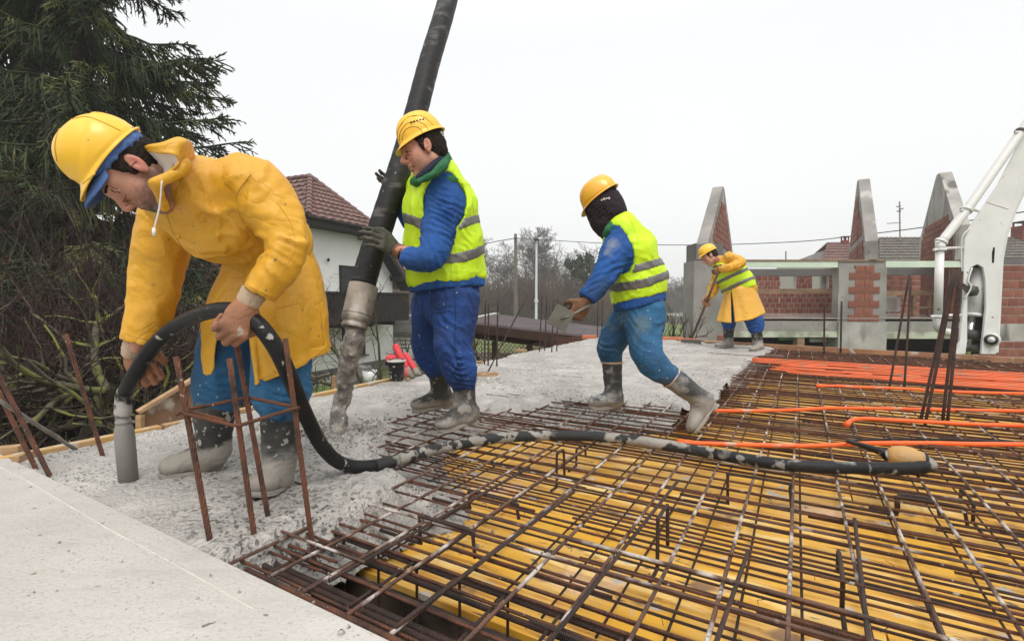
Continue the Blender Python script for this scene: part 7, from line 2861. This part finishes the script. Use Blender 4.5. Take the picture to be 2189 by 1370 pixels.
gumboot(man3, P(1308, 772, 3.26), P(1312, 848, 3.24), P(1260, 872, 3.12), P(1328, 872, 3.30), .062, .050, bm3, seed=9, footw=.045)
bm3b = boot_mat('cement_boot_man3_rear', .165, .02, .05, base=(.05, .052, .056), sp=((.30, .29, .27), 9, .50, .12))
gumboot(man3, P(1434, 805, 2.96), P(1500, 855, 2.95), P(1484, 930, 2.88), P(1534, 862, 2.96), .062, .050, bm3b, sole_n=nrm(-R3 * .8 + ZX * .25), seed=10, footw=.045)
for (c_, n_, r_) in ((P(1308, 774, 3.26), ZX, .063), (P(1436, 807, 2.96), nrm(P(1434, 805, 2.96) - P(1500, 855, 2.95)), .063)):
    cyl_ring(man3, 'boot_rim', c_, n_, r_ + .002, .006, M_knit, 20)
hand('glove', P(1252, 644, 2.90), nrm(-R3 * .55 - ZX * .75), nrm(-R3 * .7 + ZX * .5 + T3 * .2), man3, M_glove_b, curl=(78, 92, 60), sc=1.15, mirror=R3 - T3, thumb=(40, 40))
tw = thing('trowel', P(1200, 680, 2.86), 'square steel plastering trowel held out by the hooded walking man', 'trowel')
M_steel = mat('dull_wet_steel', (.17, .16, .135), (.12, .115, .095), vs=7, rough=.45, metal=.3, bump=.15, bs=40)
pc = P(1199, 680, 2.86)
ax1, ax2 = nrm(R3 * .90 - ZX * -.42), nrm(ZX * .90 - R3 * .42)
nw = nrm(np.cross(ax1, ax2) + ax1 * .25)
obj('blade', MB().box(pc, (pm_(44, 2.86), .003, pm_(47, 2.86)), (nrm(R3 * .88 + ZX * -.46), nw, nrm(ZX * .88 + R3 * .46))), M_steel, tw, bevel=.001)
obj('handle', MB().tube([P(1199, 682, 2.853), P(1213, 677, 2.85), P(1228, 670, 2.86), P(1262, 652, 2.88)], [.006, .006, .006, .010], 8), M_steel, tw, smooth=True)

# ================================================================== man 4: far raincoat and vest, raking
R4, T4 = view_frame(1565)
h4_ = Head(P(1517, 548, 7.55), frame_rows(1515, (-.82, -.57), 0, .15), 1.0)
nk4 = P(1538, 562, 7.62)
d = h4_.sdf(nk4, .0065)
V, Q = d.extract()
mb = MB()
mb.add(V, Q)
bd = SDF(*bounds([P(1500, 540, 7.4), P(1640, 750, 7.9)], .2), .02)
bd.chain([P(1542, 560, 7.6), P(1562, 590, 7.7), P(1580, 620, 7.75)], [(.07, .08), (.13, .16), (.13, .15)], T4, .03)
bd.limb([P(1560, 640, 7.8), P(1558, 690, 7.85), P(1558, 735, 7.9)], [.08, .06, .045], .03)
bd.limb([P(1595, 640, 7.6), P(1612, 690, 7.6), P(1618, 740, 7.6)], [.08, .06, .045], .03)
V, Q = bd.extract()
mb.add(V, Q)
man4 = obj('person', mb, M_skin, None, smooth=True, loc=G(1585, 745))
tag(man4, 'far man in lime vest over yellow raincoat, raking concrete by the left gable pillar', 'person')
hair_obj(h4_, man4, lo=-.05)
hard_hat(h4_, man4, M_hat, tilt=-.12, sx=.93, peak=.03, cz=.066)
lo_, hi_ = bounds([P(1500, 530, 7.3), P(1640, 640, 7.4), P(1500, 640, 8.0)], .2)
b4 = SDF(lo_, hi_, .014)
b4.chain([P(1541, 561, 7.62), P(1560, 584, 7.68), P(1576, 606, 7.73), P(1583, 622, 7.75)], [(pm_(16, 7.6), .15), (pm_(29, 7.7), .21), (pm_(30, 7.7), .21), (pm_(31, 7.7), .2)], T4, .03, .05)
ct = b4.copy()
ct.limb([P(1560, 552, 7.5), P(1582, 562, 7.4), P(1562, 572, 7.36), P(1542, 574, 7.36)], [pm_(14, 7.5), pm_(11, 7.4), pm_(9, 7.4), pm_(7, 7.4)], .05, 5)
ct.limb([P(1536, 570, 7.8), P(1531, 600, 7.8), P(1516, 633, 7.75)], [pm_(12, 7.8), pm_(11, 7.8), pm_(8, 7.8)], .05, 5)
sobj('raincoat', ct, M_pvc, man4, fold=[(P(1575, 562, 7.3), nrm(R4 - ZX), .16, .06, .02), (P(1530, 600, 7.7), ZX, .2, .07, .015)], amp=.01, scale=5, it=1, seed=61)
v4 = b4.copy()
v4.D = v4.D - .02
v4.ell(P(1570, 552, 7.45), (.19, .25, .13), None, .004, 'sub')
v4.ell(P(1536, 548, 7.6), (.14, .3, .11), None, .004, 'sub')
v4.keep(lambda g: -(g - P(1584, 622, 7.75)) @ nrm(ZX + R4 * -.42))
sobj('vest', v4, M_vest, man4, amp=.008, scale=5, it=1, seed=62)
for (x, y) in ((1567, 590), (1578, 608)):
    q4 = b4.copy()
    q4.D = q4.D - .028
    p0 = P(x, y, 7.7)
    q4.keep(lambda g: np.abs((g - p0) @ nrm(ZX + R4 * -.5)) - .028)
    q4.ell(P(1570, 552, 7.45), (.20, .25, .14), None, .004, 'sub')
    sobj('reflective_band', q4, M_refl, man4, amp=.004, it=1)
cols = [((1566, 622, 7.55), (1572, 689, 7.5)), ((1584, 618, 7.5), (1602, 683, 7.45)), ((1606, 610, 7.6), (1632, 669, 7.6)), ((1600, 605, 7.9), (1625, 668, 8.0)), ((1570, 612, 8.0), (1575, 680, 8.1)), ((1554, 622, 7.8), (1538, 684, 7.8)), ((1556, 628, 7.65), (1545, 688, 7.6)), ((1564, 630, 7.58), (1566, 690, 7.52))]
tops, bots = spline([P(*c_[0]) for c_ in cols], 80), spline([P(*c_[1]) for c_ in cols], 80)
A = np.zeros((80, 24, 3))
cc_ = tops.mean(0)
for k in range(24):
    t = k / 23
    row = tops * (1 - t) + bots * t
    out = nrmN((row - (cc_ * (1 - t) + bots.mean(0) * t)) * np.array([1, 1, 0]))
    s_ = np.linspace(0, 1, 80)
    A[:, k] = row + out * ((np.sin(s_ * 2 * pi * 5 + 3 * np.sin(s_ * 9)) * .010 * t) + .03)[:, None]
A = np.concatenate([A[:, :1] * .9 + cc_ * .1 + ZX * .08, A], 1)
o = obj('raincoat_skirt', MB().grid(A), M_pvc2, man4, smooth=True)
o.modifiers.new('solid', 'SOLIDIFY').thickness = .006
d = SDF(*bounds([P(1540, 640, 7.6), P(1635, 705, 7.8)], .2), .014)
d.limb([P(1570, 645, 7.8), P(1560, 680, 7.85), P(1558, 696, 7.88)], [.11, .11, .09], .03)
d.limb([P(1595, 645, 7.62), P(1612, 685, 7.6), P(1616, 701, 7.6)], [.12, .12, .10], .03)
sobj('trousers', d, M_blue, man4, fold=[(P(1610, 695, 7.5), ZX, .15, .05, .015)], amp=.008, scale=6, it=1)
bm4 = boot_mat('cement_boot_man4', .11, .03, .05)
gumboot(man4, P(1558, 694, 7.88), P(1557, 728, 7.9), P(1530, 742, 7.7), P(1568, 741, 7.98), .078, .062, bm4, seed=13, footw=.05)
gumboot(man4, P(1616, 700, 7.6), P(1620, 736, 7.6), P(1606, 752, 7.25), P(1630, 748, 7.7), .078, .062, bm4, seed=14, footw=.05)
hand('glove', P(1545, 572, 7.36), nrm(-R4 * .8 - ZX * .5), nrm(-R4 * .3 + ZX), man4, M_glove_b, curl=(60, 70, 50), sc=1.2, mirror=R4 - T4, h=.006)
hand('glove', P(1514, 634, 7.74), nrm(-R4 * .3 - ZX * .8), nrm(-R4 * .8 + T4 * .4), man4, M_glove_o, curl=(60, 70, 50), sc=1.2, mirror=R4 + T4, h=.006)
rk_ = thing('concrete_rake', G(1478, 728), 'long wooden-handled concrete rake in the hands of the far raincoat man', 'rake')
obj('handle', MB().tube([P(1541, 566, 7.34), P(1512, 642, 7.66), P(1479, 722, 8.4)], .018, 8), mat('worn_handle', (.16, .10, .065), (.10, .065, .045), vs=5, rough=.7), rk_, smooth=True)
obj('blade', MB().box(P(1477, 727, 8.5) - ZX * .02, (.35, .01, .06), (nrm(R4 + T4 * .5), nrm(T4 - R4 * .5), ZX)), M_steel, rk_)
# ------------------------------------------------------------------ white boom of the concrete pump
M_boom = mat('white_machine_paint', (.68, .67, .65), (.60, .59, .565), vs=2.2, rough=.42, bump=.06, bs=30, specks=[((.20, .18, .15), 15, .70, .04), ((.42, .38, .33), 3, .63, .12)])
M_grease = mat('greasy_black_metal', (.03, .03, .03), (.09, .085, .08), vs=8, rough=.4, bump=.4, bs=40)
M_chrome = mat('chrome_rod', (.75, .76, .78), rough=.15, metal=1)
DBm = 8.6
bm_ = thing('pump_boom', P(2100, 755, DBm), 'white knee-shaped boom arm of the concrete pump with its hydraulic ram', 'pump boom')
Yb = np.array([0, 1.0, 0])


def bpoly(name, pts, D, th, m, par=None, bev=.008):
    w = [P(x, y, D) for x, y in pts]
    return obj(name, MB().prism(w, Yb * th), m, par or bm_, bevel=bev)


# side plate (outer edge, then inner edge); slot for the ram left open between two cheeks
outer = [(2189 + 45, 258), (2180, 330), (2135, 402), (2105, 442), (2075, 488), (2064, 520), (2060, 560), (2060, 600), (2056, 660), (2052, 720), (2044, 757)]
plate_l = [ (2189, 290), (2135, 395), (2105, 440), (2075, 485), (2063, 515), (2060, 560), (2061, 640), (2052, 730), (2042, 757), (2064, 757), (2068, 730), (2069, 600), (2075, 572), (2090, 565), (2102, 572), (2107, 600), (2108, 660), (2098, 757), (2129, 757), (2132, 720), (2136, 640), (2140, 560), (2150, 505), (2168, 455), (2200, 385), (2410, 0), (2410, -110)]
bpoly('side_plate', plate_l, DBm, .04, M_boom)
bpoly('side_plate', [(x + 6, y - 3) for x, y in plate_l], DBm + .45, .04, M_boom)
# edge plate closing the inner side (seen as the shaded face on the right)
inner = [(2129, 757), (2132, 720), (2136, 640), (2140, 560), (2150, 505), (2168, 455), (2200, 385), (2410, 0)]
A = np.array([[P(x, y, DBm + .04), P(x, y, DBm + .45)] for x, y in inner])
o = obj('edge_plate', MB().grid(A), M_boom, bm_)
o.modifiers.new('s', 'SOLIDIFY').thickness = .02
outl = [(2052, 730), (2061, 640), (2060, 560), (2063, 515), (2075, 485), (2105, 440), (2135, 395), (2189, 290), (2234, 210)]
A = np.array([[P(x, y, DBm + .04), P(x, y, DBm + .45)] for x, y in outl])
o = obj('edge_plate', MB().grid(A), M_boom, bm_)
o.modifiers.new('s', 'SOLIDIFY').thickness = .02
obj('weld_seam', MB().tube([P(2109, 432, DBm - .003), P(2156, 447, DBm - .003)], .006, 6), M_boom, bm_)
bpoly('dark_slot', [(2121, 540), (2124, 528), (2127, 530), (2125, 562), (2121, 562)], DBm - .004, .01, M_void, bev=0)
# ram in the slot
a_, b_ = P(2094, 575, DBm + .2), P(2079, 672, DBm + .2)
ram = obj('hydraulic_ram', MB().tube([a_, b_], .115, 20), M_boom, bm_, smooth=True)
obj('rod', MB().tube([b_, P(2066, 757, DBm + .2)], .05, 16), M_chrome, ram, smooth=True)
obj('gland', MB().tube([P(2079, 670, DBm + .2), P(2078, 676, DBm + .2)], .125, 20), M_boom, ram, smooth=True)
bpoly('slot_shadow_plate', [(2060, 560), (2110, 560), (2108, 757), (2055, 757)], DBm + .40, .02, M_grease, bev=0)  # black backing sheet, stands in for the shade inside the slot
obj('pivot_pin', MB().tube([P(2119, 726, DBm - .06), P(2119, 726, DBm + .5)], .085, 20), M_boom, bm_, smooth=True)
for r_, m_, dz_ in ((.10, M_boom, -.05), (.075, M_grease, -.075), (.04, M_boom, -.09)):
    obj('pin_collar', MB().tube([P(2119, 726, DBm + dz_), P(2119, 726, DBm + dz_ + .03)], r_ * 1.15, 20), m_, bm_, smooth=True)
obj('cross_tube', MB().tube([P(2050, 712, DBm + .18), P(2106, 718, DBm + .18)], .085, 16), M_grease, bm_, smooth=True)
obj('cross_tube', MB().tube([P(2050, 742, DBm + .15), P(2100, 745, DBm + .15)], .06, 16), M_grease, bm_, smooth=True)
obj('knuckle', MB().lathe(P(2076, 622, DBm + .02), [(.001, -.09), (.08, -.07), (.10, 0), (.08, .07), (.001, .09)], ZX, 14), M_grease, bm_, smooth=True)
obj('small_pipe', MB().tube(spline([P(2078, 572, DBm - .02), P(2070, 600, DBm - .03), P(2076, 614, DBm - .05), P(2062, 640, DBm - .03)], 16), .012, 6), M_boom, bm_, smooth=True)
for k in range(3):
    obj('small_pipe', MB().tube(spline([P(2040, 600 + 4 * k, DBm - .1), P(2056, 606 + 5 * k, DBm - .08), P(2072, 616 + 3 * k, DBm - .02)], 10), .014, 6), M_grease, bm_, smooth=True)
# delivery pipe along the arm
tp = thing('delivery_pipe', P(2005, 600, DBm), 'white concrete delivery pipe clamped along the left side of the boom', 'pipe')
pp = [P(2400, -75, DBm - .1), P(2190, 272, DBm - .1), P(2070, 445, DBm - .1), P(2012, 520, DBm - .1), P(2009, 540, DBm - .1), P(2006, 600, DBm - .1), P(2004, 676, DBm - .1)]
obj('pipe', MB().tube([pp[0], pp[1], pp[2], P(2020, 508, DBm - .1), P(2012, 519, DBm - .1)], .066, 18), M_boom, tp, smooth=True)
obj('pipe', MB().tube([P(2011, 518, DBm - .1), P(2009, 535, DBm - .1)], .068, 18), M_boom, tp, smooth=True)
obj('pipe', MB().tube([P(2009, 536, DBm - .1), P(2005, 676, DBm - .1)], .058, 18), M_boom, tp, smooth=True)
obj('elbow', MB().tube(spline([P(2004, 680, DBm - .1), P(2005, 698, DBm - .08), P(2016, 708, DBm - .02), P(2036, 712, DBm + .1)], 14), .062, 16), M_boom, tp, smooth=True)
for (x, y, dx, dy, r_) in ((2012, 517, .55, .8, .085), (2009, 534, .05, 1, .085), (2004, 676, 0, 1, .085), (2066, 449, .6, .8, .085), (2183, 283, .6, .8, .085)):
    cyl_ring(tp, 'clamp', P(x, y, DBm - .1), nrm(xv * dx + ZX * dy), r_, .02, M_boom if y != 283 else M_grease, 18)
    obj('clamp_bolt', MB().tube([P(x - 13, y + 1, DBm - .13), P(x + 14, y - 2, DBm - .13)], .018, 6), M_boom, tp)
for (x, y, x2, y2) in ((2012, 531, 2058, 530), (2070, 446, 2090, 451), (2008, 674, 2055, 674)):
    obj('bracket', MB().tube([P(x, y, DBm - .06), P(x2, y2, DBm + .05)], .022, 8), M_boom, tp)
obj('hydraulic_line', MB().tube(spline([P(2075, 486, DBm - .03), P(2058, 505, DBm - .05), P(2055, 540, DBm - .05), P(2056, 600, DBm - .05)], 16), .010, 6), M_boom, tp, smooth=True)

# ------------------------------------------------------------------ things on the slab near the pump man
M_red = mat('red_foam_tube', (.62, .035, .045), (.50, .03, .04), vs=5, rough=.6, bump=.15, bs=60, specks=[((.42, .36, .33), 14, .66, .05)])


def at(px, py, dz=0):
    g = G(px, py)
    return g + ZX * dz


Db = G(848, 812)[1] / S
t = thing('bucket', G(848, 812), 'black plastic bucket spattered with concrete in front of the red tubes', 'bucket')
c_ = G(848, 812)
M_bk = mat('black_plastic', (.012, .012, .012), (.02, .02, .02), rough=.45, bump=.1, bs=40, specks=[((.45, .43, .40), 34, .62, .04)])
hB = pm_(43, Db)
rB = pm_(18, Db)
obj('pail', MB().lathe(c_, [(.001, 0), (rB * .78, 0), (rB * .98, hB * .93), (rB * 1.08, hB * .94), (rB * 1.08, hB * 1.0), (rB * .97, hB * 1.0), (rB * .92, hB * .93), (.001, hB * .95)], ZX, 28), M_bk, t, smooth=False)
obj('contents', MB().lathe(c_ + ZX * hB * .955, [(rB * .93, 0), (rB * .5, .012), (.001, .006)], ZX, 20), M_conc, t, smooth=True)
obj('rim', MB().lathe(c_ + ZX * hB, [(rB * 1.10, -.012), (rB * 1.12, 0), (rB * 1.0, .004)], ZX, 28), M_slab, t, smooth=True)
obj('handle_lug', MB().box(c_ + np.array([-rB * 1.12, 0, hB * .84]), (.03, .03, .035)), M_bk, t, bevel=.004)
for k, (x0, y0, x1, y1, r_, lab, sc_) in enumerate(((845, 738, 880, 806, 7.2, 'longest red foam tube leaning behind the black bucket', 1), (866, 757, 897, 800, 6.6, 'shorter red foam tube with cement end, right of the longest one', 1), (898, 745, 912, 796, 7.5, 'thick red foam tube half hidden by the blue trousers', 1))):
    b_ = G(x1, y1)
    Dk = b_[1] / S
    p_, q_ = b_ - ZX * .02, P(x0, y0, Dk * 1.03)
    t = thing('foam_tube', b_, lab, 'tube', 'red foam tubes on the slab edge')
    obj('tube', MB().tube(spline([p_ + (q_ - p_) * .3, (p_ + q_) / 2 + (q_ - p_) * .15, q_], 12), pm_(r_, Dk), 16), M_red, t, smooth=True)
    obj('cement_end', MB().tube([p_, p_ + (q_ - p_) * .32], [pm_(r_ * 1.05, Dk), pm_(r_ * 1.02, Dk)], 14), M_stream, t, smooth=True)
Dh = Db * 1.03
hh = obj('float_ball', MB().lathe(P(836, 768, Dh), [(pm_(12, Dh) * sin(a), -pm_(11, Dh) * cos(a)) for a in np.linspace(.02, pi - .02, 12)], ZX, 20), M_red, None, smooth=True, loc=P(836, 768, Dh), label='red rounded cap just showing over the left rim of the bucket', cat='cap')
t = thing('net_sack', G(866, 808), 'small red net bag squeezed between the bucket and the tubes', 'net bag')
obj('bag', MB().lathe(G(866, 808), [(.001, 0), (pm_(9, Db), .02), (pm_(11, Db), .07), (pm_(9, Db), pm_(20, Db)), (.001, pm_(27, Db))], nrm(ZX - xv * .3), 16), mat('red_net', (.62, .04, .05), (.75, .25, .2), vs=120, rough=.7, bump=.5, bs=180), t, smooth=True)
for k, (x, y, a_, s_, lab) in enumerate(((886, 797, .4, (.06, .03, .025), 'small pine wedge between two red tubes'), (872, 812, 1.0, (.04, .03, .02), 'tiny pine offcut right of the bucket'), (1114, 751, .3, (.16, .05, .03), 'small pine offcut on the slab edge before the lattice'),
                                          (1018, 775, .1, (.14, .04, .02), 'pine offcut on the slab edge by the blue trousers'), (1260, 723, .2, (.25, .12, .06), 'orange-red piece of block on the slab edge by the walking man'), (1430, 726, .0, (.45, .1, .05), 'orange-red strip of block on the slab edge left of the gable pillar'),
                                          (1470, 728, .1, (.30, .1, .04), 'thin orange strip at the foot of the left gable pillar'), (1543, 730, .2, (.13, .12, .12), 'clay block standing at the foot of the left gable pillar'), (1525, 732, .0, (.3, .1, .03), 'pine offcut beside the clay block'))):
    m_ = M_br[1] if k in (4, 5, 6, 7) else M_wood
    if k in (4, 5, 6):
        m_ = mat('orange_block_%d' % k, (.60, .16, .06), (.42, .14, .07), vs=6, rough=.8)
    ax_ = (np.array([cos(a_), -sin(a_), 0]), np.array([sin(a_), cos(a_), 0]), ZX)
    obj('wood_offcut' if m_ is M_wood else 'block_piece', MB().box(G(x, y) + ZX * s_[2] * .4, s_, ax_), m_, label=lab, cat='offcut' if m_ is M_wood else 'block', bevel=.003, loc=G(x, y))

# round wooden form in the fresh concrete
c_ = G(1041, 806)
t = thing('round_form', c_, 'round wooden opening form with a cross brace, set in the concrete behind the blue trousers', 'opening form')
Dr = c_[1] / S
rr_ = pm_(25, Dr)
obj('ring', MB().lathe(c_, [(rr_, -.02), (rr_, .035), (rr_ * .88, .035), (rr_ * .86, -.05)], ZX, 26), M_wood, t)
obj('hole_floor', MB().lathe(c_ - ZX * -.004, [(rr_ * .87, 0), (.001, 0)], ZX, 26), M_dark_ply, t)
obj('brace', MB().beam(c_ - xv * rr_ * .9 + ZX * .02, c_ + xv * rr_ * .9 + ZX * .025, .035, .03), M_wood, t)
obj('brace', MB().beam(c_ + np.array([-.05, -rr_ * .8, .02]), c_ + np.array([.05, rr_ * .8, .02]), .035, .03), M_wood, t)
obj('cement_lip', MB().lathe(c_, [(rr_ * 1.25, -.01), (rr_ * 1.12, .018), (rr_ * 1.0, .02)], ZX, 26), M_conc, t, smooth=True)

# person working in the far bay of the unfinished building (only a scrap shows)
# small lumps of concrete lying on the bars near the pour
mb = MB()
for k in range(420):
    px_, py_ = rng.uniform(650, 1100), rng.uniform(1000, 1330)
    if px_ > 1000 + (1330 - py_) * .3:
        continue
    p = G(px_, py_, -.05)
    if (p - O0) @ AX < .42:
        continue
    p = G(px_, py_, ZD + .003)
    r = rng.uniform(.003, .009)
    mb.lathe(p, [(r * .8, 0), (r, r * .5), (r * .5, r)], sides=5)
obj('concrete_crumbs', mb, M_conc, smooth=True, kind='stuff', label='crumbs of concrete scattered on the yellow panels beside the pour', cat='crumbs')
# flat spalls and ridges of paste on the fresh concrete
